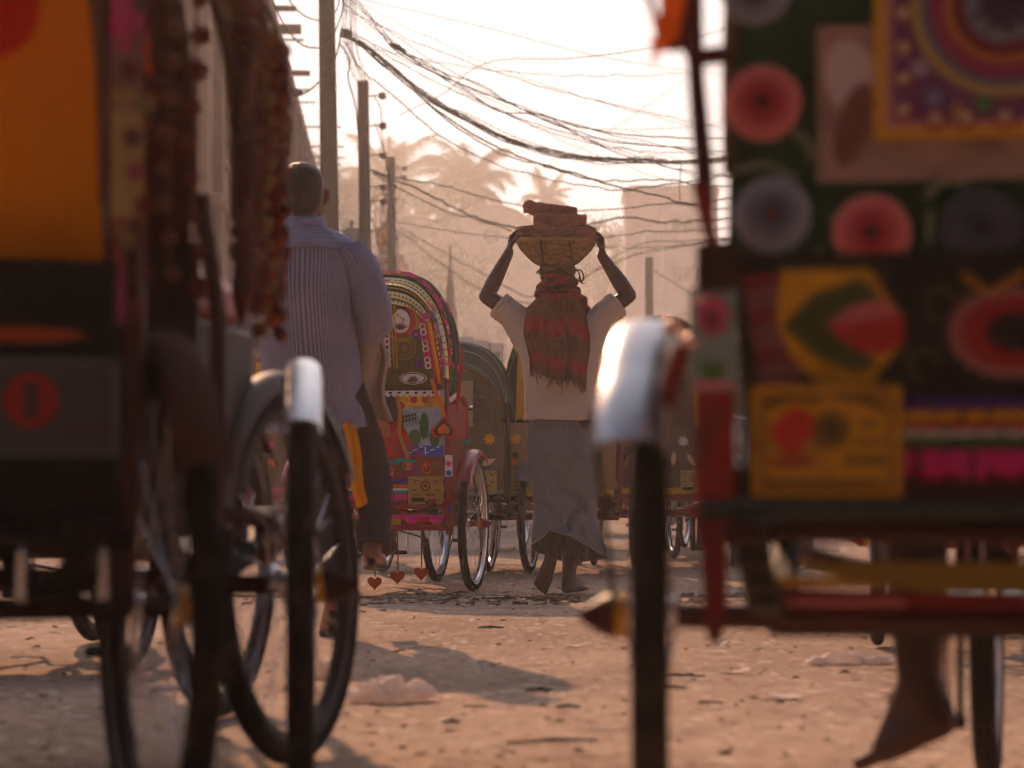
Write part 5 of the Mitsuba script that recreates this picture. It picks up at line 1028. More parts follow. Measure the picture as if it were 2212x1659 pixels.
# ================================================================== PEOPLE
def unit(v): v = np.asarray(v, float); return v / (np.linalg.norm(v) + 1e-9)
def hand_links(S, L, tag, wrist, fwd, palm, thumb_side, curl=0.5, size=1.0, spread=0.1):
    """palm and five fingers; fwd: where the fingers point, palm: out of the palm, thumb_side: direction of the thumb"""
    w = np.asarray(wrist, float); f = unit(fwd); p = unit(np.asarray(palm, float) - f * np.dot(palm, f)); t = unit(np.cross(f, p)); t = t if np.dot(t, thumb_side) > 0 else -t
    z = size
    kn = []
    for i, (o, ln) in enumerate(((0.030, 0.086), (0.010, 0.090), (-0.010, 0.086), (-0.029, 0.078))):
        q = w + f * ln * z + t * o * z; kn.append(q); S['%sk%d' % (tag, i)] = (*q, 0.0115 * z)
    S[tag + 'w'] = (*w, 0.024 * z); S[tag + 'h0'] = (*(w + f * 0.03 * z + t * 0.024 * z), 0.014 * z); S[tag + 'h1'] = (*(w + f * 0.03 * z - t * 0.024 * z), 0.014 * z)
    L.append((tag + 'w', tag + 'h0', tag + 'h1')); L.append((tag + 'h0', tag + 'h1', tag + 'k0', tag + 'k1', tag + 'k2', tag + 'k3'))
    for i, ln in enumerate((0.072, 0.080, 0.074, 0.058)):
        q = kn[i]; d = unit(f + t * spread * (1.5 - i)); r = 0.0100
        for s in range(3):
            ang = curl * (0.8 + 0.45 * s) * (1 + 0.06 * i); d2 = unit(d * math.cos(ang) + p * math.sin(ang)); 
            n = q + d2 * ln * z * (0.44, 0.32, 0.24)[s]; a, b = '%sf%d%d' % (tag, i, s), '%sf%d%d' % (tag, i, s + 1)
            S[a] = (*q, (r - 0.0007 * s) * z); S[b] = (*n, (r - 0.0007 * (s + 1)) * z); L.append((a, b))
            q, d = n, d2
    q = w + f * 0.028 * z + t * 0.028 * z; d = unit(f * 0.55 + t * 0.8 + p * 0.3)
    for s in range(3):
        n = q + d * 0.030 * z; a, b = '%st%d' % (tag, s), '%st%d' % (tag, s + 1)
        S[a] = (*q, (0.0135 - 0.0014 * s) * z); S[b] = (*n, (0.0135 - 0.0014 * (s + 1)) * z); L.append((a, b)); q = n; d = unit(d + f * 0.35 + p * curl * 0.4)
def foot_links(S, L, tag, ankle, heel, ball, up, side_in):
    """bare foot: heel, arch, ball and five toes; side_in points to the big toe"""
    a, h, b = (np.asarray(q, float) for q in (ankle, heel, ball)); f = unit(b - h); s = unit(np.asarray(side_in, float) - f * np.dot(side_in, f)); u = unit(up)
    S[tag + 'a'] = (*a, 0.034); S[tag + 'h'] = (*h, 0.031); S[tag + 'm'] = (*((a * 0.35 + b * 0.65) + u * 0.010), 0.026)
    S[tag + 'b0'] = (*(b + s * 0.026), 0.021); S[tag + 'b1'] = (*(b - s * 0.024 - f * 0.012), 0.018)
    L += [(tag + 'a', tag + 'h', tag + 'm'), (tag + 'h', tag + 'm', tag + 'b0', tag + 'b1')]
    for i, (o, ln, r) in enumerate(((0.030, 0.056, 0.0135), (0.012, 0.054, 0.0100), (-0.004, 0.048, 0.0095), (-0.018, 0.040, 0.0090), (-0.032, 0.030, 0.0085))):
        p0 = b + s * o - f * 0.004; p1 = p0 + f * ln - u * 0.004
        S['%st%da' % (tag, i)] = (*p0, r); S['%st%db' % (tag, i)] = (*p1, r * 0.95); L.append(('%st%da' % (tag, i), '%st%db' % (tag, i)))
def head_links(S, L, c, facing=(0, 1, 0), r=0.075, tilt=(0, 0, 1)):
    """skull, jaw, nose, brow, ears and lips around the head's centre"""
    c = np.asarray(c, float); f = unit(facing); u = unit(np.asarray(tilt) - f * np.dot(tilt, f)); s = np.cross(f, u)
    P = lambda a, b, d: c + f * a + s * b + u * d
    for n, q, rr in (('cr0', P(-0.028, 0, 0.028), r * 1.02), ('cr1', P(0.022, 0, 0.030), r * 0.98), ('occ', P(-0.045, 0, -0.005), r * 0.78), ('jaw', P(0.052, 0, -0.085), 0.030), ('jl', P(0.008, -0.045, -0.060), 0.026), ('jr', P(0.008, 0.045, -0.060), 0.026), ('ch', P(0.055, 0, -0.035), 0.045),
                     ('br0', P(0.083, -0.028, 0.012), 0.016), ('br1', P(0.083, 0.028, 0.012), 0.016), ('n0', P(0.090, 0, 0.005), 0.010), ('n1', P(0.112, 0, -0.030), 0.013), ('nl', P(0.098, -0.014, -0.034), 0.009), ('nr', P(0.098, 0.014, -0.034), 0.009), ('li0', P(0.090, -0.020, -0.062), 0.008), ('li1', P(0.096, 0, -0.060), 0.010), ('li2', P(0.090, 0.020, -0.062), 0.008),
                     ('e1a', P(-0.006, -0.078, 0.018), 0.013), ('e1b', P(-0.012, -0.088, 0.000), 0.011), ('e1c', P(-0.002, -0.078, -0.028), 0.009), ('e2a', P(-0.006, 0.078, 0.018), 0.013), ('e2b', P(-0.012, 0.088, 0.000), 0.011), ('e2c', P(-0.002, 0.078, -0.028), 0.009)):
        S[n] = (*q, rr)
    L += [('cr0', 'cr1', 'occ'), ('cr1', 'ch', 'jl', 'jr', 'jaw'), ('cr0', 'occ', 'jl', 'jr'), ('cr1', 'br0', 'br1'), ('n0', 'n1'), ('n1', 'nl', 'nr'), ('li0', 'li1', 'li2'), ('e1a', 'e1b', 'e1c'), ('e2a', 'e2b', 'e2c')]
def limbs(S, L, tag, a, b, c, r, bulge=1.0):
    """two tapering bones with a swelling below the middle joint"""
    a, b, c = (np.asarray(q, float) for q in (a, b, c)); m1 = a * 0.6 + b * 0.4; m2 = b * 0.68 + c * 0.32
    for n, q, rr in (('0', a, r[0]), ('1', m1, (r[0] * 0.55 + r[1] * 0.5)), ('2', b, r[1]), ('3', m2, r[1] * 1.04 * bulge), ('4', c, r[2])): S[tag + n] = (*q, rr)
    L += [(tag + '0', tag + '1'), (tag + '1', tag + '2'), (tag + '2', tag + '3'), (tag + '3', tag + '4')]
def torso(S, L, hip, waist, chest, neck, head, wid=0.165, sh=None):
    hip, waist, chest, neck, head = (np.asarray(q, float) for q in (hip, waist, chest, neck, head))
    x = unit(sh) if sh is not None else np.array([1.0, 0, 0])
    for n, q, r in (('hp0', hip + x * 0.085, 0.095), ('hp1', hip - x * 0.085, 0.095), ('wa0', waist + x * 0.065, 0.085), ('wa1', waist - x * 0.065, 0.085), ('cs0', chest + x * 0.085, 0.092), ('cs1', chest - x * 0.085, 0.092), ('sb0', neck + x * wid - [0, 0, 0.055], 0.048), ('sb1', neck - x * wid - [0, 0, 0.055], 0.048), ('nk', neck, 0.055), ('nk2', neck * 0.35 + head * 0.65 - [0, 0, 0.01], 0.050)): S[n] = (*q, r)
    L += [('hp0', 'hp1', 'wa0', 'wa1'), ('wa0', 'wa1', 'cs0', 'cs1'), ('cs0', 'cs1', 'sb0', 'sb1', 'nk'), ('nk', 'nk2')]
def cut(mesh, z, above=True, normal=(0, 0, 1)):
    m = m3.Manifold(m3.Mesh(np.asarray(mesh.vertices, np.float32), np.asarray(mesh.faces, np.uint32)))
    n = np.array(normal, float) * (1 if above else -1)
    m = m.trim_by_plane(tuple(n), float(z * (1 if above else -1))).to_mesh()
    return trimesh.Trimesh(m.vert_properties[:, :3], m.tri_verts, process=True)
def folds(mesh, amp, fx, fz, seed=0, diag=0.0):
    """cloth creases: noise stretched across or along, pushed along the normals"""
    v = np.array(mesh.vertices); n = np.array(mesh.vertex_normals)
    q = np.stack([v[:, 0] * fx + v[:, 2] * diag, v[:, 1] * fx, v[:, 2] * fz + v[:, 0] * diag], 1)
    h = np.abs(meshkit.fbm(q + 11.3, 3, seed) - 0.5) * 2
    return tm(v + n * ((0.35 - h) * amp)[:, None], mesh.faces)
SKIN = PM('dark_skin', lambda p, n, uv: mix(lin('#3c2217'), lin('#523124'), fbm(p.x * 14.0, p.y * 14.0, p.z * 14.0, 3)) * (0.9 + 0.2 * fbm(p.x * 70.0, p.y * 70.0, p.z * 70.0, 2)), 0.5, 0.35)
HAIR = PM('black_hair', lambda p, n, uv: mix(lin('#15100e'), lin('#2c211c'), fbm(p.x * 60.0, p.y * 60.0, p.z * 25.0, 3)), 0.6, 0.3, bump=lambda p, n, uv: fbm(p.x * 160.0, p.y * 160.0, p.z * 60.0, 2), bscale=0.004)
def weave(name, fn, bump=0.0006): return PM(name, fn, 0.95, 0.05, bump=lambda p, n, uv: fbm(p.x * 60.0, p.y * 60.0, p.z * 60.0, 3), bscale=bump * 6, eps=1.5e-3)
TEE = weave('worn_tee', lambda p, n, uv: mix(lin('#b3a496'), lin('#cbbfb3'), fbm(p.x * 5.0, p.y * 5.0, p.z * 5.0, 3)))
def check_fn(p, n, uv):
    u = uv.x * 66.0; v = uv.y * 44.0
    fu = dr.abs(u - dr.floor(u) - 0.5); fv = dr.abs(v - dr.floor(v) - 0.5)
    a = smoothstep(0.30, 0.36, fu); b = smoothstep(0.30, 0.36, fv)
    c = mix(lin('#74737a'), lin('#5f5e64'), (a + b) * 0.5)
    return c * (0.8 + 0.4 * fbm(p.x * 9.0, p.y * 9.0, p.z * 9.0, 3))
weave('checked_lungi', check_fn)
def plaid_fn(p, n, uv):
    v = uv.y; u = uv.x
    w = v + 0.018 * (noise(u * 9.0, v * 3.0, 1.0) - 0.5)
    band = smoothstep(0.05, 0.06, w) * (1 - smoothstep(0.30, 0.31, w)) + smoothstep(0.50, 0.51, w) * (1 - smoothstep(0.76, 0.77, w)) + smoothstep(0.90, 0.91, w)
    f = w * 46.0; st = smoothstep(0.28, 0.40, dr.abs(f - dr.floor(f) - 0.5))
    c = mix(lin('#8c1826'), lin('#6e4c38'), dr.clip(band, 0, 1) * 0.8)
    c = mix(c, mi.Color3f(*lin('#2c1812')), st * dr.clip(band, 0, 1) * 0.75)
    g = u * 3.0; sv = smoothstep(0.40, 0.46, dr.abs(g - dr.floor(g) - 0.5))
    c = mix(c, mi.Color3f(*lin('#3c1418')), sv * 0.5)
    return c * (0.75 + 0.5 * fbm(p.x * 45.0, p.y * 45.0, p.z * 45.0, 2))
weave('plaid_scarf_cloth', plaid_fn, 0.001)
weave('scarf_wrap_cloth', lambda p, n, uv: mix(lin('#96202c'), lin('#4c1c1c'), smoothstep(0.35, 0.6, noise(p.x * 12.0, p.y * 12.0, p.z * 75.0))) * (0.75 + 0.5 * fbm(p.x * 50.0, p.y * 50.0, p.z * 50.0, 2)), 0.002)
BRICK = PM('fired_brick', lambda p, n, uv: mix(lin('#8f5646'), lin('#ad7866'), fbm(p.x * 9.0, p.y * 9.0, p.z * 9.0, 4)) * (0.72 + 0.56 * fbm(p.x * 60.0, p.y * 60.0, p.z * 60.0, 3)), 0.95, 0.05, bump=lambda p, n, uv: fbm(p.x * 55.0, p.y * 55.0, p.z * 55.0, 3), bscale=0.012)
WICKER = PM('split_bamboo', lambda p, n, uv: mix(lin('#6e5636'), lin('#a5875a'), noise(p.x * 30.0, p.y * 30.0, p.z * 110.0)) * (0.7 + 0.6 * fbm(p.x * 70.0, p.y * 70.0, p.z * 70.0, 2)), 0.85, 0.15)
ROPE = PM('jute_rope', lambda p, n, uv: mix(lin('#4c3a2c'), lin('#7d654c'), noise(p.x * 90.0, p.y * 90.0, p.z * 90.0)), 0.95, 0.05)

def brick_carrier():
    d = 12.4; x0 = VX(1213, d)
    k = thing('person', 'barefoot man in pale tee, grey checked lungi and red plaid scarf carrying bricks overhead', 'person', mat4(x0, d, gzf(x0, d) + 0.002))
    S, L = {}, []
    torso(S, L, (0, 0.01, 0.90), (-0.01, 0.01, 1.04), (-0.012, 0.0, 1.24), (-0.01, 0.005, 1.425), (-0.012, 0.02, 1.56), 0.15)
    for n_ in ('hp0', 'hp1', 'wa0', 'wa1'): q_ = S[n_]; S[n_] = (q_[0] * 0.9, q_[1] + 0.01, q_[2], q_[3] * 0.74)
    head_links(S, L, (-0.012, 0.025, 1.565))
    limbs(S, L, 'al', (-0.185, 0.01, 1.40), (-0.388, 0.03, 1.535), (-0.272, 0.035, 1.765), (0.050, 0.040, 0.026), 1.02)
    limbs(S, L, 'ar', (0.160, 0.01, 1.40), (0.350, 0.03, 1.540), (0.212, 0.035, 1.745), (0.050, 0.040, 0.026), 1.02)
    hand_links(S, L, 'hl', (-0.272, 0.035, 1.765), (0.16, -0.05, 1), (1, 0.0, -0.1), (0, -1, 0.2), 0.85)
    hand_links(S, L, 'hr', (0.212, 0.035, 1.745), (0.02, -0.05, 1), (-1, 0.0, -0.1), (0, -1, 0.2), 0.85)
    limbs(S, L, 'll', (-0.085, 0.02, 0.87), (-0.075, 0.10, 0.50), (-0.050, -0.055, 0.205), (0.082, 0.054, 0.034), 1.0)
    limbs(S, L, 'lr', (0.085, 0.01, 0.87), (0.075, 0.035, 0.47), (0.036, -0.01, 0.085), (0.082, 0.054, 0.034), 1.0)
    foot_links(S, L, 'fl', (-0.050, -0.055, 0.205), (-0.055, -0.085, 0.180), (-0.098, -0.035, 0.062), (-0.1, 0.95, 0.3), (1, 0, 0))
    foot_links(S, L, 'fr', (0.036, -0.01, 0.085), (0.026, -0.035, 0.031), (0.095, 0.10, 0.023), (0, 0, 1), (-0.8, 0.5, 0))
    part(k, 'body', blob(S, L, 0.011, 7), SKIN, smooth=True)
    hair = blob({'a': (-0.012, 0.0, 1.60, 0.083), 'b': (-0.012, 0.045, 1.61, 0.080), 'c': (-0.012, -0.03, 1.565, 0.066)}, [('a', 'b', 'c')], 0.012, 4)
    part(k, 'hair', folds(hair, 0.008, 90, 40), HAIR, smooth=True)
    # tee shirt
    Q, M_ = {}, []
    for n, v in dict(h0=(-0.082, 0.002, 0.89, 0.112), h1=(0.088, 0.002, 0.89, 0.112), w0=(-0.095, 0.0, 1.05, 0.092), w1=(0.085, 0.0, 1.05, 0.092), c0=(-0.11, 0.0, 1.24, 0.098), c1=(0.095, 0.0, 1.24, 0.098), s0=(-0.185, 0.008, 1.375, 0.070), s1=(0.160, 0.008, 1.375, 0.070), n0=(-0.01, 0.005, 1.40, 0.085), a0=(-0.250, 0.018, 1.432, 0.072), a1=(0.222, 0.018, 1.434, 0.072), b0=(-0.318, 0.026, 1.486, 0.064), b1=(0.288, 0.026, 1.490, 0.064), u0=(-0.20, 0.01, 1.31, 0.055), u1=(0.175, 0.01, 1.31, 0.055)).items(): Q[n] = v
    M_ = [('h0', 'h1', 'w0', 'w1'), ('w0', 'w1', 'c0', 'c1'), ('c0', 'c1', 's0', 's1', 'n0'), ('s0', 'a0', 'u0'), ('s1', 'a1', 'u1'), ('a0', 'b0'), ('a1', 'b1'), ('c0', 'u0', 's0'), ('c1', 'u1', 's1')]
    tee = cut(blob(Q, M_, 0.016, 8), 0.897)
    for sx, e in ((-1, Q['b0']), (1, Q['b1'])):
        nn = unit(np.array([-sx * 0.80, 0, -0.6])); tee = cut(tee, np.dot(nn, np.array(e[:3]) - nn * 0.012), True, tuple(nn))
    tee = tm(*trimesh.remesh.subdivide_to_size(tee.vertices, tee.faces, 0.022)); tee = trimesh.Trimesh(tee.vertices, tee.faces, process=True)
    v = np.array(tee.vertices); n = np.array(tee.vertex_normals)
    arm = smoothstep_np(0.17, 0.30, np.abs(v[:, 0])); low = smoothstep_np(1.12, 0.93, v[:, 2])
    h = (np.abs(meshkit.fbm(np.stack([v[:, 0] * 26 + v[:, 2] * 12 * np.sign(v[:, 0]), v[:, 1] * 5, v[:, 2] * 3], 1), 3, 1) - 0.5) * 2) * arm + (np.abs(meshkit.fbm(np.stack([v[:, 0] * 4 + v[:, 2] * 5, v[:, 1] * 4, v[:, 2] * 17 - v[:, 0] * 7], 1), 3, 2) - 0.5) * 2) * (0.4 + 0.6 * low) * (1 - arm)
    part(k, 'tee_shirt', tm(v + n * ((0.3 - h) * 0.022)[:, None], tee.faces), TEE, smooth=True)
    for sx, e in ((-1, Q['b0']), (1, Q['b1'])):
        ax = unit(np.array([sx * 0.80, 0, 0.6])); c = np.array(e[:3]) - ax * 0.0; a = unit(np.cross(ax, [0, 1, 0])); b = np.cross(ax, a); an = np.linspace(0, 2 * np.pi, 26, endpoint=False)
        for o, rr in ((0.0, 0.064), (-0.020, 0.066)):
            part(k, 'sleeve_cuff', wob(tube([c + ax * o + (a * math.cos(t) + b * math.sin(t)) * rr for t in an], 0.011, 8, closed=True), 0.004, 30), TEE, smooth=True)
    hem = [(x, y, 0.899 + 0.006 * math.sin(t * 2 + 1)) for t, x, y in [(t, 0.003 + 0.192 * math.cos(t), 0.005 + 0.110 * math.sin(t)) for t in np.linspace(0, 2 * np.pi, 40, endpoint=False)]]
    part(k, 'shirt_hem', tube(hem, 0.006, 6, closed=True), TEE, smooth=True)
    # lungi: a long wrapped cloth, measured row by row
    rows = np.array([(894, 1142, 1281), (920, 1140, 1282), (950, 1138, 1284), (1000, 1140, 1293), (1050, 1146, 1296), (1085, 1153, 1287), (1110, 1151, 1288), (1140, 1148, 1297), (1170, 1146, 1308), (1200, 1150, 1312)], float)
    zr = (1274 - rows[:, 0]) / 418; xl = (rows[:, 1] - 1213) / 418; xr = (rows[:, 2] - 1213) / 418
    def lungi(u, v):
        t = u * 2 * np.pi; back = np.sin(t) < 0          # back = towards the camera
        c = np.cos(t); hx = np.interp(-c, [-1, -0.1, 0.5, 1], [1196, 1150, 1137, 1172]); fx = np.interp(-c, [-1, 0, 1], [1200, 1212, 1180])
        bl = smoothstep_np(-0.25, 0.25, np.sin(t)); ybot = hx * (1 - bl) + fx * bl
        yy = 894 + (ybot - 894) * v; z = (1274 - yy) / 418
        a = np.interp(-z, -zr, xl); b = np.interp(-z, -zr, xr); m, w = (a + b) / 2, (b - a) / 2
        dep = np.interp(v, [0, 0.06, 0.3, 0.7, 1], [0.092, 0.100, 0.135, 0.135, 0.165])
        fold = 0.016 * np.abs(np.sin(3 * (z * 6 + c * 1.6) + 1.3 * np.sin(t * 2))) * smoothstep_np(0.45, 0.8, v) + 0.008 * np.sin(t * 9 + v * 4) * smoothstep_np(0.25, 0.9, v)
        nse = (meshkit.fbm(np.stack([c * 3 + 5, np.sin(t) * 3, z * 8 + c * 3], 1), 3, 4) - 0.5) * 0.035 * smoothstep_np(0.0, 0.5, v)
        ridge = 0.030 * np.exp(-((z - 0.30 - 0.22 * c) / 0.035) ** 2) - 0.026 * np.exp(-((z - 0.36 - 0.22 * c) / 0.04) ** 2) + 0.024 * np.exp(-((z - 0.42 + 0.10 * c) / 0.03) ** 2) * smoothstep_np(0.2, -0.9, c) - 0.020 * np.exp(-((z - 0.55 + 0.25 * c) / 0.05) ** 2)
        s = 1 + (fold + nse + ridge) / 0.16
        kick = 0.05 * smoothstep_np(0.6, 1, v) * (c < 0)
        return np.stack([m + w * c * (1 + (fold * 0 + nse * 0.6) / 0.17), 0.012 + dep * np.sin(t) * s - kick, z], 1)
    lm, luv = grid(lungi, 120, 70)
    luv = luv * [1.0, 1.0]
    part(k, 'lungi', lm, 'checked_lungi', smooth=True, uv=luv)
    hemp = lungi(np.linspace(0, 1, 90, endpoint=False), np.ones(90)); part(k, 'lungi_hem', tube(hemp, 0.0045, 6, closed=True), M('#7b766c', 0.9), smooth=True)
    part(k, 'lungi_waistband', tube([(0.003 + 0.168 * math.cos(t), 0.01 + 0.085 * math.sin(t), 0.925) for t in np.linspace(0, 2 * np.pi, 40, endpoint=False)], 0.012, 8, closed=True), 'checked_lungi', smooth=True)
    # scarf: wrapped round the head and neck, its end hanging down the back
    w = {}
    wraps = []
    for i, (z, rx, ry, th) in enumerate(((1.452, 0.135, 0.118, 0.036), (1.492, 0.112, 0.116, 0.036), (1.532, 0.100, 0.112, 0.030), (1.568, 0.092, 0.106, 0.026), (1.600, 0.084, 0.100, 0.022), (1.628, 0.076, 0.090, 0.020))):
        pts = [(-0.014 + rx * math.cos(t) * (0.98 + 0.05 * math.sin(3 * t + i)), 0.015 + ry * math.sin(t), z + 0.012 * math.sin(t + 2 * i) + 0.006 * math.cos(3 * t + i)) for t in np.linspace(0, 2 * np.pi, 40, endpoint=False)]
        wraps.append(tube(pts, th * (0.85 + 0.2 * np.sin(np.arange(40) * 0.9 + i)), 12, closed=True))
    part(k, 'scarf_wrap', folds(trimesh.Trimesh(*(lambda m: (m.vertices, m.faces))(cat(wraps)), process=False), 0.010, 18, 60, 3), 'scarf_wrap_cloth', smooth=True)
    def sheet(u, v):
        xt0, xt1 = np.interp(v, [0, 0.18, 0.5, 1], [-0.10, -0.185, -0.188, -0.165]), np.interp(v, [0, 0.18, 0.5, 1], [0.085, 0.128, 0.140, 0.128])
        zb = 1.148 - 0.074 * u; z = 1.535 + (zb - 1.535) * v
        x = xt0 + (xt1 - xt0) * u
        base = np.interp(z, [1.05, 1.22, 1.36, 1.45, 1.55], [-0.125, -0.128, -0.118, -0.135, -0.122])
        f = 0.014 * np.sin(u * 15 + v * 2.0) * smoothstep_np(0.1, 0.5, v) + 0.020 * np.exp(-((u - 0.52 - 0.1 * v) / 0.035) ** 2) * v - 0.016 * np.exp(-((u - 0.60 - 0.1 * v) / 0.03) ** 2) * v
        edge = 0.045 * (np.abs(2 * u - 1) ** 3)
        nse = (meshkit.fbm(np.stack([u * 7, v * 5, u * 0], 1), 3, 6) - 0.5) * 0.03
        return np.stack([x + 0.006 * np.sin(v * 9 + u * 3), base - 0.012 - f + edge + nse, z + 0.01 * np.sin(u * 11)], 1)
    sm, suv = grid(sheet, 70, 50, thick=0.004)
    part(k, 'scarf', sm, 'plaid_scarf_cloth', smooth=True, uv=suv)
    def roll(u, v):      # the darker red fold at both edges of the scarf
        return sheet(u * 0 + 0.02 + 0.0 * v, v)
    r = random.Random(9); thr = []
    for i in range(46):
        u = (i + r.random() * 0.8) / 46; p = sheet(np.array([u]), np.array([1.0]))[0]; L_ = r.uniform(0.02, 0.055) * (1.7 if i % 11 == 5 else 1)
        thr.append(tube(bez([p, p + [r.uniform(-.004, .004), -0.003, -L_ * 0.5], p + [r.uniform(-.012, .012), 0.004, -L_]], 6), [0.0030, 0.0032, 0.0030, 0.0026, 0.0022, 0.0012][:6], 4))
    part(k, 'scarf_fringe', cat(thr), M('#5c2428', 0.9), kind='stuff')
    return x0, d
def smoothstep_np(a, b, x): t = np.clip((np.asarray(x, float) - a) / (b - a), 0, 1); return t * t * (3 - 2 * t)
BX, BD = brick_carrier()
BZ0 = gzf(BX, BD)
# head pad, basket and bricks are things the man carries
def head_load():
    Mx = mat4(BX, BD, BZ0)
    k = thing('head_pad', 'coiled jute head pad with loose rope ends under the basket', 'head pad', Mx)
    for i, (z, rr, th) in enumerate(((1.652, 0.078, 0.017), (1.668, 0.085, 0.018), (1.688, 0.080, 0.016))):
        pts = [(-0.020 + rr * math.cos(t), 0.02 + rr * math.sin(t), z + 0.004 * math.sin(3 * t + i)) for t in np.linspace(0, 2 * np.pi, 60, endpoint=False)]
        c = np.array(pts)
        for s in range(2):
            an = np.arange(60) * 2 * np.pi * 9 / 60 + s * np.pi
            rad = unit_rows(c - [-0.02, 0.02, 0]) * np.array([1, 1, 0])
            part(k, 'strand', tube(c + rad * (np.cos(an) * th * 0.45)[:, None] + np.stack([an * 0, an * 0, np.sin(an) * th * 0.45], 1), th * 0.72, 7, closed=True), ROPE, smooth=True)
    for pts in (((0.065, -0.02, 1.67), (0.10, -0.04, 1.665), (0.115, -0.04, 1.63), (0.10, -0.04, 1.605), (0.088, -0.03, 1.625)), ((0.06, -0.03, 1.68), (0.088, -0.05, 1.655), (0.098, -0.045, 1.615), (0.110, -0.04, 1.597)), ((-0.10, -0.02, 1.672), (-0.122, -0.03, 1.662), (-0.128, -0.03, 1.648))):
        part(k, 'rope_end', tube(bez(pts, 20), 0.0042, 6), ROPE, smooth=True)
    k = thing('basket', 'shallow woven bamboo basket loaded with bricks on the man\'s head', 'basket', Mx)
    cx, cy = -0.026, 0.03; zr, zb = 1.822, 1.698
    prof = np.array([(0.002, zb), (0.09, zb), (0.112, zb + 0.010), (0.150, zb + 0.048), (0.185, zb + 0.086), (0.205, zr)])
    tt = np.linspace(0, 1, 34); cum = np.r_[0, np.cumsum(np.linalg.norm(np.diff(prof, axis=0), axis=1))]; cum /= cum[-1]
    pr = np.stack([np.interp(tt, cum, prof[:, 0]), np.interp(tt, cum, prof[:, 1])], 1)
    def bask(u, v, off=0.0):
        t = u * 2 * np.pi; r = np.interp(v, tt, pr[:, 0]) + off; z = np.interp(v, tt, pr[:, 1])
        wv = 0.0032 * np.sin(t * 26) * np.sign(np.sin(v * 34 * np.pi)) * (v > 0.15)
        return np.stack([cx + (r + wv) * np.cos(t), cy + (r + wv) * np.sin(t), z + 0.004 * np.cos(t * 2)], 1)
    part(k, 'bowl', grid(lambda u, v: bask(u, v), 160, 40, thick=0.006)[0], WICKER, smooth=True)
    for i in range(26):
        t = 2 * math.pi * (i + 0.5) / 26
        part(k, 'rib', tube(np.array([bask(np.array([t / 2 / math.pi]), np.array([v]), 0.004)[0] for v in np.linspace(0.3, 1, 8)]), 0.0042, 5), WICKER)
    part(k, 'rim', tube([(cx + 0.208 * math.cos(t), cy + 0.208 * math.sin(t), zr + 0.004 * math.cos(2 * t)) for t in np.linspace(0, 2 * np.pi, 60, endpoint=False)], 0.010, 8, closed=True), M('#9a7a4a', 0.8), smooth=True)
    for sx in (-1, 1):
        for yy in (-0.11, 0.10):
            xs = cx + sx * 0.15
            pts = [(xs - sx * 0.10, yy - 0.06, 1.815), (xs - sx * 0.05, yy - 0.075, 1.848), (xs, yy - 0.07, 1.866), (xs + sx * 0.045, yy - 0.05, 1.858), (xs + sx * 0.062, yy - 0.02, 1.825)] if sx < 0 else [(xs - 0.11, yy - 0.06, 1.818), (xs - 0.06, yy - 0.075, 1.858), (xs - 0.01, yy - 0.07, 1.880), (xs + 0.04, yy - 0.05, 1.868), (xs + 0.060, yy - 0.02, 1.825)]
            c = bez(pts, 40)
            for s in range(2):
                an = np.arange(len(c)) * 0.8 + s * np.pi
                part(k, 'handle_rope', tube(c + np.stack([np.cos(an) * 0, np.cos(an) * 0.004, np.sin(an) * 0.004], 1), 0.0048, 6), ROPE, smooth=True)
    for xx in (-0.105, 0.045):
        part(k, 'binding_rope', tube(bez([(xx - 0.01, cy - 0.195, 1.818), (xx, cy - 0.165, 1.765), (xx + 0.01, cy - 0.112, 1.712), (xx + 0.02, cy - 0.07, 1.694)], 14), 0.006, 6), ROPE, smooth=True)
    part(k, 'rope_fray', cat([tube(bez([(0.16, 0.0, 1.865), (0.172 + 0.004 * i, -0.02, 1.885), (0.165 + 0.010 * i, -0.02, 1.905 - 0.006 * i)], 6), 0.0016, 4) for i in range(4)]), ROPE, kind='stuff')
    def brick(label, x, y, z, rz=0.0, rx=0.0, ry=0.0, size=(0.245, 0.118, 0.072), broken=0):
        b = box(0, 0, 0, *size, bev=0.006)
        m = trimesh.Trimesh(*trimesh.remesh.subdivide_to_size(b.vertices, b.faces, 0.014), process=True)
        v = np.array(m.vertices); 
        if broken:
            bl = smoothstep_np(0.02, -0.12, v[:, 0]); v[:, 1:] *= (1 - 0.28 * bl[:, None]); v[:, 0] += bl * (meshkit.fbm(v * 22, 3, 5) - 0.5) * 0.07; v[:, 2] += bl * (meshkit.fbm(v * 18 + 9, 3, 6) - 0.5) * 0.05
        h = (meshkit.fbm(v * 30 + abs(z) * 100, 3, int(abs(x) * 1000) % 97) - 0.5) * 0.010 + (meshkit.fbm(v * 9 + abs(z) * 50, 2, 3) - 0.5) * 0.012
        m = tm(v + np.array(trimesh.Trimesh(v, m.faces, process=False).vertex_normals) * h[:, None], m.faces)
        R = trimesh.transformations.euler_matrix(rx, ry, rz, 'sxyz'); R[:3, 3] = (x, y, z); m.apply_transform(R)
        single('brick', m, BRICK, label, 'brick', Mx, group='bricks in the head basket', smooth=30)
    B = lambda xv, yv: ((xv - 1213) / 418, (1274 - yv) / 418)
    x, z = B(1232, 503); brick('lower front brick lying along the basket rim on the right', x, -0.055, z, 0.06, 0.10, 0.03, (0.262, 0.120, 0.076))
    x, z = B(1210, 472); brick('large middle brick resting across the lower one', x, -0.03, z, -0.10, 0.16, 0.05, (0.265, 0.130, 0.080))
    x, z = B(1188, 447); brick('broken chunky brick on the very top of the load', x, 0.03, z, 0.18, 0.12, 0.15, (0.262, 0.125, 0.080), 1)
    x, z = B(1152, 491); brick('dark brick end sticking out on the left side of the load', x, 0.03, z, 0.30, 0.0, -0.04, (0.17, 0.115, 0.060))
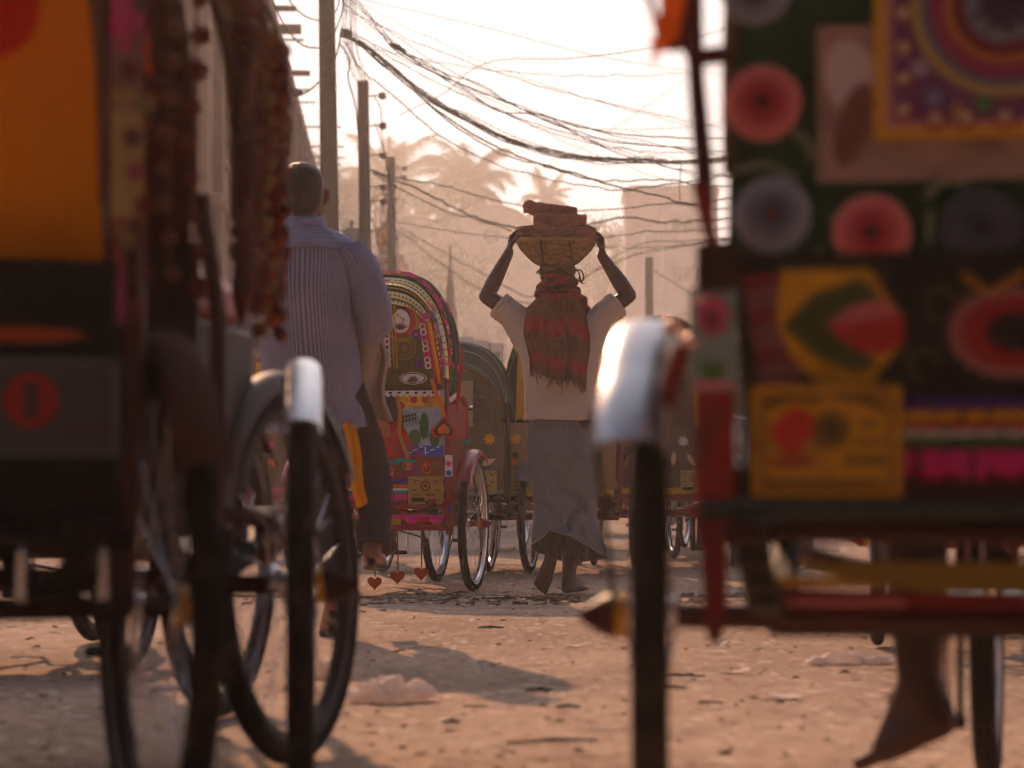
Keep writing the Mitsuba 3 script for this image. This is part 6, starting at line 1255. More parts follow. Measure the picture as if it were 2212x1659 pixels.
    x, z = B(1178, 497); brick('brick stood on end, its pale end face showing left of the middle one', x, -0.05, z, 1.35, 0.35, 0.0, (0.20, 0.105, 0.080))
    brick('back brick of the load behind the middle one', 0.03, 0.11, 1.866, 0.1, 0.0, 0.0)
    brick('bottom brick deep in the basket', -0.02, 0.05, 1.775, 0.5, 0.0, 0.0)
def unit_rows(a): return a / (np.linalg.norm(a, axis=1, keepdims=True) + 1e-9)
head_load()

# ---------------------------------------------------------------- man in the striped shirt
def stripe_fn(p, n, uv):
    u = uv.x * 92.0; f = dr.abs(u - dr.floor(u) - 0.5)
    c = mix(lin('#75748c'), lin('#a9abc2'), smoothstep(0.27, 0.36, f))
    return c * (0.82 + 0.36 * fbm(p.x * 12.0, p.y * 12.0, p.z * 12.0, 3))
weave('striped_shirting', stripe_fn)
weave('yoke_shirting', lambda p, n, uv: mix(lin('#7c7d96'), lin('#a3a6bd'), noise(p.x * 30.0, p.y * 30.0, p.z * 160.0)))
weave('beige_wool', lambda p, n, uv: mix(lin('#a39386'), lin('#bfb2a6'), fbm(p.x * 8.0, p.y * 8.0, p.z * 8.0, 3)))
weave('dark_trouser', lambda p, n, uv: mix(lin('#3a3238'), lin('#4a4248'), fbm(p.x * 12.0, p.y * 12.0, p.z * 12.0, 3)))
def striped_man():
    d = 8.6; x0 = VX(705, d)
    k = thing('person', 'short-haired man in a grey-blue striped shirt stepping forward with his back turned', 'person', mat4(x0, d, gzf(x0, d)))
    S, L = {}, []
    torso(S, L, (-0.04, 0.02, 0.86), (-0.075, 0.02, 1.02), (-0.085, 0.03, 1.24), (-0.085, 0.04, 1.445), (-0.093, 0.06, 1.56), 0.145, (1, -0.12, 0))
    for n_ in ('hp0', 'hp1', 'wa0', 'wa1', 'cs0', 'cs1'): q_ = S[n_]; S[n_] = (q_[0] * 0.8 - 0.012, q_[1], q_[2], q_[3] * 0.78)
    head_links(S, L, (-0.093, 0.07, 1.585), (-0.22, 1, -0.12), 0.073)
    S['sb0'] = (*S['sb0'][:3], 0.03); S['sb1'] = (*S['sb1'][:3], 0.03)
    limbs(S, L, 'ar', (0.070, 0.02, 1.365), (0.170, -0.01, 1.135), (0.085, 0.17, 1.06), (0.038, 0.036, 0.028))
    limbs(S, L, 'al', (-0.225, 0.03, 1.365), (-0.300, 0.02, 1.13), (-0.22, 0.20, 1.05), (0.038, 0.036, 0.028))
    hand_links(S, L, 'hr', (0.085, 0.17, 1.06), (-0.7, 0.6, -0.1), (-0.3, -0.4, -1), (0, 0.3, 1), 0.5)
    hand_links(S, L, 'hl', (-0.22, 0.20, 1.05), (0.5, 0.8, -0.1), (0.4, -0.2, -1), (0, 0.3, 1), 0.5)
    limbs(S, L, 'll', (-0.095, 0.0, 0.84), (-0.045, 0.09, 0.47), (0.030, -0.06, 0.14), (0.060, 0.042, 0.034))
    limbs(S, L, 'lr', (0.045, 0.01, 0.84), (0.150, 0.135, 0.56), (0.165, -0.02, 0.32), (0.060, 0.042, 0.034))
    foot_links(S, L, 'fl', (0.030, -0.06, 0.14), (0.032, -0.085, 0.105), (0.020, 0.03, 0.022), (0, 0.6, 1), (-1, 0, 0))
    foot_links(S, L, 'fr', (0.165, -0.02, 0.32), (0.166, -0.06, 0.285), (0.170, 0.10, 0.262), (0, 0, 1), (-1, 0, 0))
    part(k, 'body', blob(S, L, 0.013, 7), PM('brown_skin', lambda p, n, uv: mix(lin('#6b4230'), lin('#8a5a42'), fbm(p.x * 14.0, p.y * 14.0, p.z * 14.0, 3)), 0.5, 0.35), smooth=True)
    hair = blob({'a': (-0.098, 0.045, 1.618, 0.083), 'b': (-0.106, 0.095, 1.620, 0.078), 'c': (-0.093, 0.030, 1.575, 0.072)}, [('a', 'b', 'c')], 0.010, 4)
    part(k, 'hair', folds(hair, 0.004, 120, 60), PM('cropped_hair', lambda p, n, uv: mix(lin('#150c09'), lin('#3c2218'), fbm(p.x * 80.0, p.y * 80.0, p.z * 40.0, 3)), 0.5, 0.3), smooth=True)
    # shirt body: loose, hanging to the thighs
    rows = np.array([(1.455, -0.165, -0.005), (1.43, -0.225, 0.055), (1.40, -0.262, 0.098), (1.34, -0.272, 0.108), (1.22, -0.262, 0.100), (1.08, -0.250, 0.108), (0.95, -0.240, 0.122), (0.82, -0.232, 0.130), (0.735, -0.225, 0.148)])
    def shirt(u, v):
        t = u * 2 * np.pi; z = 1.455 + (0.735 - 1.455) * v
        z = z + 0.02 * np.sin(t + 0.6) * smoothstep_np(0.8, 1, v)
        a = np.interp(-z, -rows[:, 0], rows[:, 1]); b = np.interp(-z, -rows[:, 0], rows[:, 2]); m, w = (a + b) / 2, (b - a) / 2
        dep = np.interp(z, [0.7, 1.0, 1.25, 1.40, 1.455], [0.15, 0.135, 0.140, 0.10, 0.055])
        c = np.cos(t)
        f = 0.016 * np.sin(c * 5 + 2.2 * z) * np.sin(z * 9 + c * 2) + 0.020 * np.exp(-((c - 0.35 - (1.2 - z) * 0.35) / 0.10) ** 2) * smoothstep_np(0.2, 0.5, v)
        nse = (meshkit.fbm(np.stack([c * 4, np.sin(t) * 3, z * 5 - c * 2], 1), 3, 8) - 0.5) * 0.05
        y = 0.035 - 0.03 * (1.45 - z) + dep * np.sin(t) * (1 + (f + nse) * 3.0)
        return np.stack([m + w * np.sign(c) * np.abs(c) ** 0.85 * (1 + nse * 0.5), y - 0.12 * (m + w * c) * 0.3, z], 1)
    sm, suv = grid(shirt, 130, 64); part(k, 'shirt', sm, 'striped_shirting', smooth=True, uv=suv)
    for tag, sx, a, b, c in (('r', 1, (0.068, 0.02, 1.375), (0.172, -0.01, 1.135), (0.090, 0.165, 1.062)), ('l', -1, (-0.225, 0.03, 1.375), (-0.300, 0.02, 1.13), (-0.222, 0.19, 1.052))):
        ctr = bez([a, tuple(np.array(a) * 0.55 + np.array(b) * 0.45 + [0.012 * sx, 0, 0.01]), b, tuple(np.array(b) * 0.5 + np.array(c) * 0.5 + [0.0, 0, -0.02]), c], 44)
        rad = np.interp(np.linspace(0, 1, len(ctr)), [0, 0.2, 0.5, 0.62, 0.9, 1], [0.072, 0.073, 0.060, 0.062, 0.048, 0.043])
        rad = rad * (1 + 0.06 * np.sin(np.arange(len(ctr)) * 1.1) * smoothstep_np(0.3, 0.5, np.linspace(0, 1, len(ctr))))
        m = tube(ctr, rad, 30); n_ = len(ctr)
        uv = np.vstack([np.stack([np.tile(np.arange(30) / 30 * 0.42, n_), np.repeat(np.arange(n_) / n_, 30)], 1), [[0, 0], [0, 1]]])
        part(k, 'sleeve', folds(m, 0.014, 10, 22, 5 * sx), 'striped_shirting', smooth=True, uv=uv)
    def yoke(u, v):
        t = np.pi * (1.02 + 0.96 * u); q = shirt(t / 2 / np.pi, 0.0 + 0.105 * v); n = q - [-0.085, 0.03, 1.38]; n[:, 2] *= 0.8
        return q + unit_rows(n) * 0.006
    part(k, 'yoke', grid(yoke, 50, 10, thick=0.003)[0], 'yoke_shirting', smooth=True)
    def collar(u, v):
        t = 2 * np.pi * u; r = 0.062 + 0.022 * (1 - np.abs(v * 2 - 1)) * 0 + np.where(v < 0.5, 0.004, 0.004 + 0.030 * (v - 0.5)); zz = np.where(v < 0.5, 1.448 + 0.055 * v * 2, 1.503 - 0.062 * (v - 0.5) * 2)
        return np.stack([-0.088 + r * np.cos(t) * 1.1, 0.045 + r * np.sin(t) * 1.05, zz + 0.010 * np.sin(t)], 1)
    part(k, 'collar', grid(collar, 48, 13, thick=0.002)[0], 'yoke_shirting', smooth=True)
    for tag, sx, a, b, c in (('l', -1, (-0.09, 0.0, 0.86), (-0.045, 0.09, 0.47), (0.028, -0.055, 0.17)), ('r', 1, (0.045, 0.01, 0.86), (0.155, 0.13, 0.56), (0.168, -0.015, 0.31))):
        ctr = bez([a, b, c], 40); rad = np.interp(np.linspace(0, 1, len(ctr)), [0, 0.5, 0.8, 1], [0.092, 0.068, 0.058, 0.054])
        part(k, 'trouser_leg', folds(tube(ctr, rad, 22), 0.020, 6, 16, 3 + sx), 'dark_trouser', smooth=True)
    part(k, 'trouser_seat', blob({'a': (-0.10, 0.02, 0.86, 0.095), 'b': (0.035, 0.02, 0.86, 0.095), 'c': (-0.04, 0.02, 0.96, 0.10)}, [('a', 'b', 'c')], 0.03, 3), 'dark_trouser', smooth=True)
    for nm, q in (('l', ((0.032, -0.095, 0.085), (0.020, 0.04, 0.004))), ('r', ((0.166, -0.075, 0.262), (0.172, 0.14, 0.238)))):
        a, b = map(np.array, q); part(k, 'sandal', blob({'a': (*a, 0.018), 'b': (*b, 0.016), 'c': (*(b + [0.03, 0, 0]), 0.014), 'd': (*(b - [0.035, 0.01, 0]), 0.014), 'e': (*(a * 0.5 + b * 0.5), 0.016)}, [('a', 'e'), ('e', 'b', 'c', 'd')], 0.02, 2), M('#2a1a14', 0.6), smooth=True)
    def garment(u, v):
        x = 0.085 + 0.115 * u + 0.03 * v * u - 0.0 * v; z = 1.075 - 0.315 * v - 0.02 * u * (1 - v) + 0.03 * v * (1 - u)
        return np.stack([x + 0.012 * np.sin(v * 7) * u, 0.05 + 0.022 * np.sin(u * 9 + v * 2.5) + 0.01 * np.sin(u * 17) * v, z], 1)
    part(k, 'folded_vest', grid(garment, 30, 30, thick=0.014)[0], 'beige_wool', smooth=True, label='beige woollen vest hanging over his right forearm')
    single('yellow_bag', grid(lambda u, v: np.stack([0.068 + 0.045 * u * (1 - 0.1 * v) + 0.055 * v + 0.006 * np.sin(v * 6), -0.19 + 0.012 * np.sin(u * 3.1), 0.745 - 0.295 * v + 0.02 * u * v], 1), 10, 16, thick=0.03)[0], cloth('yellow_cloth', '#e0a00c', 0.3), 'narrow yellow cloth bag hanging at the striped shirt man\'s right side', 'bag', PLACE[k], smooth=True)
striped_man()

# ---------------------------------------------------------------- simpler people: riders, passers-by, men on a far roof
def simple_person(label, M4, top, bottom, seated=False, facing=1, hair='crop', lungi_h=0.35, pose=0, shirt_text=None, group=None, ground=True):
    k = thing('person', label, 'person', M4, group=group)
    S, L = {}, []
    if seated:
        torso(S, L, (0, -0.02, 0.98), (0, 0.0, 1.12), (0, 0.05, 1.32), (0, 0.09, 1.50), (0, 0.11, 1.63)); head_links(S, L, (0, 0.12, 1.66))
        for s, tg in ((1, 'r'), (-1, 'l')):
            limbs(S, L, 'a' + tg, (s * 0.17, 0.09, 1.45), (s * 0.24, 0.27, 1.24), (s * 0.23, 0.47, 1.05), (0.048, 0.038, 0.027)); hand_links(S, L, 'h' + tg, (s * 0.23, 0.47, 1.05), (0, 1, -0.35), (0, -0.4, -1), (-s, 0, 0), 0.9)
            up = s * pose
            kn, an = ((s * 0.13, 0.33, 0.72), (s * 0.12, 0.22, 0.36)) if up >= 0 else ((s * 0.13, 0.26, 0.60), (s * 0.118, 0.19, 0.215))
            limbs(S, L, 'l' + tg, (s * 0.09, 0.0, 0.95), kn, an, (0.085, 0.056, 0.035))
            a = np.array(an)
            if up < 0: foot_links(S, L, 'f' + tg, a, a + [0.028, -0.02, -0.060], a + [-0.048, 0.05, -0.100], (0.3, 0.4, 0.8), (0.4, -0.9, 0))
            else: foot_links(S, L, 'f' + tg, a, a + [0, -0.04, -0.035], a + [0, 0.11, -0.06], (0, 0, 1), (-s, 0, 0))
    else:
        torso(S, L, (0, 0, 0.90), (0, 0.0, 1.05), (0, 0.0, 1.26), (0, 0.01, 1.44), (0, 0.02, 1.56)); head_links(S, L, (0, 0.03, 1.585))
        for s, tg in ((1, 'r'), (-1, 'l')):
            st = s * pose
            limbs(S, L, 'a' + tg, (s * 0.185, 0.0, 1.39), (s * 0.24, -0.05 - 0.06 * st, 1.14), (s * 0.23, 0.05 - 0.10 * st, 0.90), (0.048, 0.038, 0.027)); hand_links(S, L, 'h' + tg, (s * 0.23, 0.05 - 0.10 * st, 0.90), (0, 0.15, -1), (-s, 0, 0), (0, 1, 0), 0.4)
            limbs(S, L, 'l' + tg, (s * 0.09, 0.0, 0.87), (s * 0.09, 0.06 + 0.14 * st, 0.48), (s * 0.08, 0.16 * st - 0.03, 0.085 + (0.06 if st < 0 else 0)), (0.085, 0.056, 0.035))
            a = np.array((s * 0.08, 0.16 * st - 0.03, 0.085 + (0.06 if st < 0 else 0)))
            foot_links(S, L, 'f' + tg, a, a + [0, -0.035, -0.052 + (0.03 if st < 0 else 0)], a + [s * 0.02, 0.11, -0.062 - (0.05 if st < 0 else 0)], (0, 0, 1), (-s, 0, 0))
    part(k, 'body', blob(S, L, 0.018, 6, 14), SKIN, smooth=True)
    c = np.array(S['cr0'][:3])
    hm = blob({'a': (c[0], c[1] - 0.004, c[2] + 0.012, 0.084), 'b': (c[0], c[1] + 0.05, c[2] + 0.022, 0.078), 'c': (c[0], c[1] - 0.012, c[2] - 0.03, 0.072)}, [('a', 'b', 'c')], 0.011, 3)
    part(k, 'hair', wob(hm, 0.018, 38, 3) if hair == 'curly' else folds(hm, 0.006, 90, 50), HAIR, smooth=True)
    # shirt grown from the torso
    Q = {n: (S[n][0], S[n][1], S[n][2], S[n][3] + 0.020) for n in ('hp0', 'hp1', 'wa0', 'wa1', 'cs0', 'cs1', 'sb0', 'sb1', 'al0', 'al1', 'al2', 'ar0', 'ar1', 'ar2')}
    Q['nk'] = (S['nk'][0], S['nk'][1], S['nk'][2] - 0.035, 0.072)
    sh = blob(Q, [('hp0', 'hp1', 'wa0', 'wa1'), ('wa0', 'wa1', 'cs0', 'cs1'), ('cs0', 'cs1', 'sb0', 'sb1', 'nk'), ('sb1', 'al0'), ('al0', 'al1'), ('sb0', 'ar0'), ('ar0', 'ar1')], 0.024, 6, 14)
    part(k, 'shirt', folds(sh, 0.022, 8, 14, 4), top, smooth=True)
    if shirt_text:
        for i, tx in enumerate(shirt_text):
            t = meshkit.text_mesh(tx, 0.060, 0.003, bold=True); t.vertices = np.stack([-t.vertices[:, 0] + t.vertices[:, 0].mean(), 0.205 + t.vertices[:, 2] + 0.012 * i, 1.36 - 0.095 * i + t.vertices[:, 1]], 1)
            part(k, 'shirt_print', t, WHT)
    if bottom:
        if seated:
            for s, tg in ((1, 'r'), (-1, 'l')):
                p = [np.array(S['l%s%d' % (tg, i)][:3]) for i in range(5)]
                part(k, 'lungi_fold', folds(tube(bez([p[0], p[2] + [0, 0.02, 0.01], p[3]], 24), np.interp(np.linspace(0, 1, 24), [0, 0.5, 1], [0.115, 0.085, 0.082]), 20), 0.02, 7, 12, 2), bottom, smooth=True)
        else:
            def lg(u, v):
                t = 2 * np.pi * u; z = 0.96 + (lungi_h - 0.96) * v + 0.05 * np.sin(t * 1 + 1.0) * v
                w = np.interp(v, [0, 0.3, 1], [0.165, 0.185, 0.20]); dd = np.interp(v, [0, 0.3, 1], [0.12, 0.14, 0.20])
                f = 1 + 0.05 * np.sin(t * 7 + v * 3) * v + 0.06 * np.sin(t * 3 - v * 5) * v
                return np.stack([w * np.cos(t) * f, 0.02 + dd * np.sin(t) * f, z], 1)
            m, uv = grid(lg, 70, 40); part(k, 'lungi', m, bottom, smooth=True, uv=uv)
    return k
weave('green_check', lambda p, n, uv: mix(lin('#3e4a44'), lin('#7a8a80'), smoothstep(0.3, 0.36, dr.maximum(dr.abs(uv.x * 26.0 - dr.floor(uv.x * 26.0) - 0.5), dr.abs(uv.y * 18.0 - dr.floor(uv.y * 18.0) - 0.5))) * 0.7) * (0.8 + 0.4 * fbm(p.x * 9.0, p.y * 9.0, p.z * 9.0, 3)))
BROWNS = weave('brown_tee', lambda p, n, uv: mix(lin('#4a3630'), lin('#5a443c'), fbm(p.x * 8.0, p.y * 8.0, p.z * 8.0, 3)))
# ================================================================== OTHER RICKSHAWS IN THE STREET
def street_rickshaw(label, x, d, yaw, hood, frame, panel, trim, hoodkind='up', seed=0, **kw):
    k = thing('cycle_rickshaw', label, 'cycle rickshaw', mat4(x, d, gzf(x, d), -math.radians(yaw)), group=RG)
    r = random.Random(seed)
    c = dict(hood=hood, frame=frame, fender=kw.get('fender', frame), boxmat=kw.get('box', M('#4a2018', 0.6)), seatmat=kw.get('seat', M('#6a2a2a', 0.6)), steer=kw.get('steer', 0.0), rim=kw.get('rim', 'chrome'), R=kw.get('R', 0.355), fend_a=kw.get('fend_a', 58))
    rickshaw_base(k, c)
    if hoodkind == 'up':
        h = Hood([(0.33, -0.22, -0.20, 1.05, 1.46), (0.34, -0.14, -0.12, 1.03, 1.58), (0.345, -0.02, 0.04, 1.02, 1.66), (0.345, 0.06, 0.28, 1.02, 1.68), (0.34, 0.12, 0.52, 1.02, 1.60)], 0.022)
    else:
        h = Hood([(0.34, -0.34, -0.42, 0.92, 1.26), (0.345, -0.24, -0.30, 0.96, 1.36), (0.35, -0.12, -0.14, 0.98, 1.42), (0.35, -0.02, 0.02, 1.0, 1.42), (0.345, 0.05, 0.16, 1.0, 1.34)], 0.03)
    hd, hb = dress_hood(k, h, c, 0.0, curtain=kw.get('curtain', hood), zc=0.90 if hoodkind == 'up' else 0.86)
    for kk in (0.5, 1.0, 1.9, 2.9): part(hd, 'edge_band', h.strip(kk, 0.06, lift=0.007), trim, smooth=True)
    Y = h.ribs[0][1] - 0.016
    if hoodkind == 'up':
        for s in (1, -1):
            part(hb, 'curtain_strip', grid(lambda u, v, s=s: np.stack([s * (0.19 + 0.06 * u + 0.02 * v), Y - 0.006 * np.sin(v * 6 + s), 1.42 - 0.5 * v], 1), 4, 10, thick=0.003)[0], kw.get('strip', YEL), smooth=True)
        for i in range(3): part(hb, 'applique', plate(star(0.0, 1.36 - 0.16 * i, 0.06, 0.042, 8, i), Y + 0.004, 0.003), [trim, RED, PUR][i % 3])
    else:
        part(hb, 'patch', plate(rect(0.04, 0.90, 0.17, 1.16).buffer(0.01), Y - 0.06, 0.004), M('#9a9078', 0.9))
        part(hb, 'ring_print', plate(ring(0.22, 1.0, 0.085, 0.074), Y - 0.06, 0.003), M('#5c564e', 0.9)); part(hb, 'ring_print', plate(ring(-0.15, 1.02, 0.09, 0.075), Y - 0.06, 0.003), M('#5c564e', 0.9))
    P = -0.30
    bp = part(k, 'back_panel', plate(rect(-0.35, 0.52, 0.35, 0.92), P + 0.012, 0.012), panel)
    for i in range(5): part(bp, 'painted_flower', plate(star(-0.26 + 0.13 * i, 0.82, 0.040, 0.024, 7, i), P, 0.003), r.choice([PINK, YEL, TEAL, RED, WHT, BLU]))
    for i in range(4): part(bp, 'painted_leaf', plate(petal(-0.24 + 0.15 * i, 0.66, 0.10, 0.022, r.uniform(20, 150)), P, 0.003), r.choice([GRN, ORG, SAND]))
    for xx in (-0.08, 0.03): part(bp, 'round_hole', plate(circ(xx - 0.18, 0.72, 0.020), P - 0.004, 0.003), BLK)
    number_plate(k, kw.get('px', 0.2), 0.56, P - 0.012, M(kw.get('plate', '#a8965a'), 0.5), RED)
    part(k, 'fringe', fringe(-0.34, 0.34, 0.47, 0.515, P - 0.004, 40, seed), trim, smooth=True)
    for z in (0.445, 0.34): part(k, 'rear_bar', tube([(-0.37, P - 0.02, z), (0.37, P - 0.02, z)], 0.012, 8), frame, smooth=True)
    for s in (1, -1): part(k, 'side_post', tube([(s * 0.375, P, 0.36), (s * 0.38, P, 0.75), (s * 0.365, P + 0.04, 1.04)], 0.014, 8), frame, smooth=True)
    return k
FR_RED, FR_DK, FR_GRN, FR_BLU = M('#8a1a20', 0.35, coat=0.5), M('#2e1d1a', 0.5), M('#1f4238', 0.4, coat=0.4), M('#26365e', 0.4, coat=0.4)
street_rickshaw('rickshaw with a low folded grey-green hood just behind the decorated red one', VX(985, 14.9), 14.9, 9, cloth('hood_grey_green', '#5a6258', 0.12), FR_DK, M('#6a5a48', 0.7), M('#8a8c80', 0.7), 'low', 2, fender=M('#6a6664', 0.4), px=0.22, curtain=cloth('curtain_tan', '#6e6656', 0.1))
street_rickshaw('rickshaw half hidden behind the brick carrier, blue-black hood with yellow strips and tan body', VX(1215, 14.9), 14.9, 6, cloth('hood_dark_teal', '#1f4a48', 0.15), M('#6a1a1c', 0.5), M('#9a7a58', 0.7), M('#c8a030', 0.6), 'up', 3, fender=M('#7a2428', 0.4), curtain=cloth('curtain_navy', '#222c46', 0.15), px=-0.2)
street_rickshaw('far rickshaw between the brick carrier and the near silver mudguard', VX(1362, 20.5), 20.5, 12, cloth('hood_far_green', '#33584a', 0.2), FR_RED, M('#8a5040', 0.7), M('#b8a060', 0.6), 'up', 4)
street_rickshaw('rickshaw with shiny bars seen between the near wheel and the red post', VX(1498, 18.2), 18.2, 4, cloth('hood_far_brown', '#5a4438', 0.2), M('#8c2a22', 0.25, coat=1.0), M('#3c3c40', 0.6), WHT, 'low', 5)
street_rickshaw('far rickshaw whose wheel shows under the yellow number plate, left one of two', VX(1742, 16.4), 16.4, 8, cloth('hood_far_blue', '#3a4a6a', 0.2), FR_BLU, M('#6a4a3a', 0.7), PINK, 'up', 6)
street_rickshaw('distant rickshaw under the right painted panel, deep in the street', VX(1850, 24), 24, -6, cloth('hood_far_maroon', '#5a2430', 0.2), FR_RED, M('#5a3a30', 0.7), YEL, 'up', 7)
street_rickshaw('rickshaw parked beyond the right foreground one, its left wheel beside the bare foot', VX(1897, 7.9) + 0.46, 7.9, 8, cloth('hood_mid_green', '#2a4a34', 0.15), FR_RED, M('#4a2418', 0.6), CREAM, 'up', 8)
street_rickshaw('rickshaw standing left beyond the garland hung hood, only its wheels in sight', -1.55, 6.9, 6, cloth('hood_mid_red', '#6a1e1a', 0.2), FR_DK, M('#4a2a1a', 0.6), ORG, 'up', 9, rim=IRON)
street_rickshaw('rickshaw queued far left behind the striped shirt man', VX(640, 17.5), 17.5, 7, cloth('hood_far_rust', '#7a3a20', 0.2), FR_RED, M('#6a4a2a', 0.6), PINK, 'up', 10)
street_rickshaw('rickshaw squeezed in behind the near silver mudguard, its hood dark red', VX(1432, 16.0), 16.0, 3, cloth('hood_mid_wine', '#5a1c24', 0.2), FR_RED, M('#5a3a30', 0.6), YEL, 'up', 12, fender=M('#5c5a58', 0.4))
street_rickshaw('far rickshaw in the gap between the green hood and the brick carrier', VX(1085, 19.5), 19.5, 8, cloth('hood_far_slate', '#3c4650', 0.2), FR_BLU, M('#6a5040', 0.7), PINK, 'low', 13)
street_rickshaw('farthest rickshaw seen right of the brick carrier\'s hip', VX(1300, 26), 26, 2, cloth('hood_far_olive', '#4c4a2a', 0.2), FR_GRN, M('#7a4a34', 0.7), RED, 'up', 14)
# one rickshaw comes towards us, its rider's shirt printed with numbers
xr, dr_ = VX(1628, 16.2), 16.2
kf = street_rickshaw('oncoming rickshaw with chrome handlebar and its front wheel pointing at us', xr, dr_ + 1.25, 176, cloth('hood_onc', '#6a5648', 0.2), FR_DK, M('#5a4a40', 0.6), SAND, 'low', 11)
def on_saddle(kr, dx=0.0): return PLACE[kr] @ mat4(dx, 0.52, 0.015, 0)
simple_person('rider of the oncoming rickshaw in a brown shirt printed with rows of numbers', on_saddle(kf) @ mat4(0, -0.02, 0, 0), BROWNS, weave('beige_lungi', lambda p, n, uv: mix(lin('#a8998a'), lin('#c8bcae'), fbm(p.x * 6.0, p.y * 6.0, p.z * 6.0, 3))), seated=True, pose=1, shirt_text=['21:42', '82:63', '24:46'], group='people in the street')
simple_person('curly-haired rider whose head rises above the decorated hood', PLACE['cycle_rickshaw'] @ mat4(-0.04, 0.52, 0.07, 0, 0.90), M('#4a4440', 0.9), M('#5a4a44', 0.9), seated=True, hair='curly', pose=1, group='people in the street')
simple_person('barefoot rider of the right near rickshaw, one foot hanging from the pedal', PLACE['cycle_rickshaw_001'] @ mat4(0.0, 0.57, 0.0, 0), M('#3c3634', 0.9), None, seated=True, pose=1, group='people in the street')
simple_person('man walking in a green checked lungi behind the rickshaw with shiny bars', mat4(VX(1474, 19.6), 19.6, 0, math.radians(-50)), M('#5a5450', 0.9), 'green_check', pose=1, lungi_h=0.24, group='people in the street')
# men standing on a far roof beside the poles
roof_d = 78.0
kroof = thing('roof_terrace', 'far flat roof terrace with a rail where three men stand between the poles', 'building', mat4(VX(792, roof_d), roof_d + 2, 0))
RZ_ = V(790, 560, roof_d)[2]
part(kroof, 'wall', box(0, 0, RZ_ / 2, 2.1, 4, RZ_), CONC2); part(kroof, 'slab', box(0, -0.1, RZ_ + 0.06, 2.4, 4.4, 0.12, 0.02), CONC2)
for i in range(5): part(kroof, 'rail_post', box(-1.0 + 0.5 * i, -2.0, RZ_ + 0.5, 0.05, 0.05, 0.8), IRON)
part(kroof, 'rail', box(0, -2.0, RZ_ + 0.92, 2.1, 0.05, 0.05), IRON)
for xv, tp, nm in ((758, M('#5a6270', 0.9), 'man in a grey shirt on the far roof, leftmost of the three'), (778, M('#6a4030', 0.9), 'man in a brown shirt on the far roof, middle of the three'), (829, M('#d87a30', 0.9), 'man in an orange shirt on the far roof between the poles')):
    simple_person(nm, mat4(VX(xv, roof_d), roof_d, RZ_ + 0.12 - 0.55, 0), tp, M('#4a4444', 0.9), pose=0, group='men on the far roof')

# ================================================================== LITTER ON THE STREET
STRAW = PM('straw', lambda p, n, uv: mix(lin('#5a4838'), lin('#b39c7c'), cell_rand(p.x * 3.0, p.y * 3.0, 0.0)), 0.95, 0.05)
scene['thin_plastic'] = {'type': 'principledthin', 'base_color': {'type': 'rgb', 'value': [0.80, 0.72, 0.68]}, 'roughness': 0.35, 'diff_trans': 1.1, 'spec_trans': 0.05, 'eta': 1.4}
PAPER = M('#c9b7a8', 0.9)
def street_z(x, y):
    p = np.array([[x, y, 0.0]])
    b = (meshkit.fbm(p * [2.2, 1.6, 1], 4, 3) - 0.5) * 0.018 + (meshkit.fbm(p * [9, 7, 1], 3, 5) - 0.5) * 0.006 + (meshkit.fbm(p * [0.35, 1.9, 1], 3, 9) - 0.5) * 0.016
    return gzf(x, y) + float(b[0]) - 0.004
def gpt(xv, yv):
    d = 2722.0 / (yv - 1050); return VX(xv, d, 0.0), d
def litter():
    r = np.random.RandomState(12); vs, fs = [], []
    def bit(x, y, L, w, h, a):
        z = street_z(x, y); c, s = math.cos(a), math.sin(a); b = len(vs)
        for dx, dy, dz in ((-L, -w, 0), (L, -w, 0), (L, w, 0), (-L, w, 0), (-L * 0.8, 0, h), (L * 0.8, 0, h * r.uniform(0.4, 1.5))):
            vs.append((x + dx * c - dy * s, y + dx * s + dy * c, z + dz + 0.001))
        fs.extend([(b + i, b + j, b + k_) for i, j, k_ in ((0, 1, 5), (0, 5, 4), (2, 3, 4), (2, 4, 5), (1, 2, 5), (3, 0, 4), (0, 3, 2), (0, 2, 1))])
    for i in range(2300):
        y = 3.2 + 26 * r.rand() ** 1.5; x = r.uniform(-1, 1) * (0.9 + 0.22 * y)
        big = r.rand() < 0.05
        bit(x, y, r.uniform(0.004, 0.014) * (2.6 if big else 1), r.uniform(0.0015, 0.004), r.uniform(0.0015, 0.005), r.uniform(0, 3.14))
    for i in range(900):   # a drift of straw and scraps across the street at the carrier's feet
        y = 11.9 + r.normal() * 0.35; x = r.uniform(-1.5, 1.3)
        bit(x, y, r.uniform(0.006, 0.035), r.uniform(0.0015, 0.003), r.uniform(0.003, 0.010), r.normal() * 1.2)
    single('street_litter', tm(vs, fs), STRAW, 'straw, chips and scraps strewn over the street', 'litter', kind='stuff')
    # clods
    vs2 = []
    for i in range(260):
        y = 3.4 + 20 * r.rand() ** 1.4; x = r.uniform(-1, 1) * (0.8 + 0.22 * y); s = r.uniform(0.003, 0.010) * (1.8 if r.rand() < 0.08 else 1)
        m = trimesh.creation.icosphere(1, s); m.vertices = m.vertices * (0.75 + 0.5 * r.rand(len(m.vertices), 1)) * [1.2, 1, 0.6]; m.apply_translation((x, y, street_z(x, y) + s * 0.2)); vs2.append(m)
    single('mud_clods', cat(vs2), 'street_earth', 'small clods of dried mud lying about', 'clods', kind='stuff')
litter()
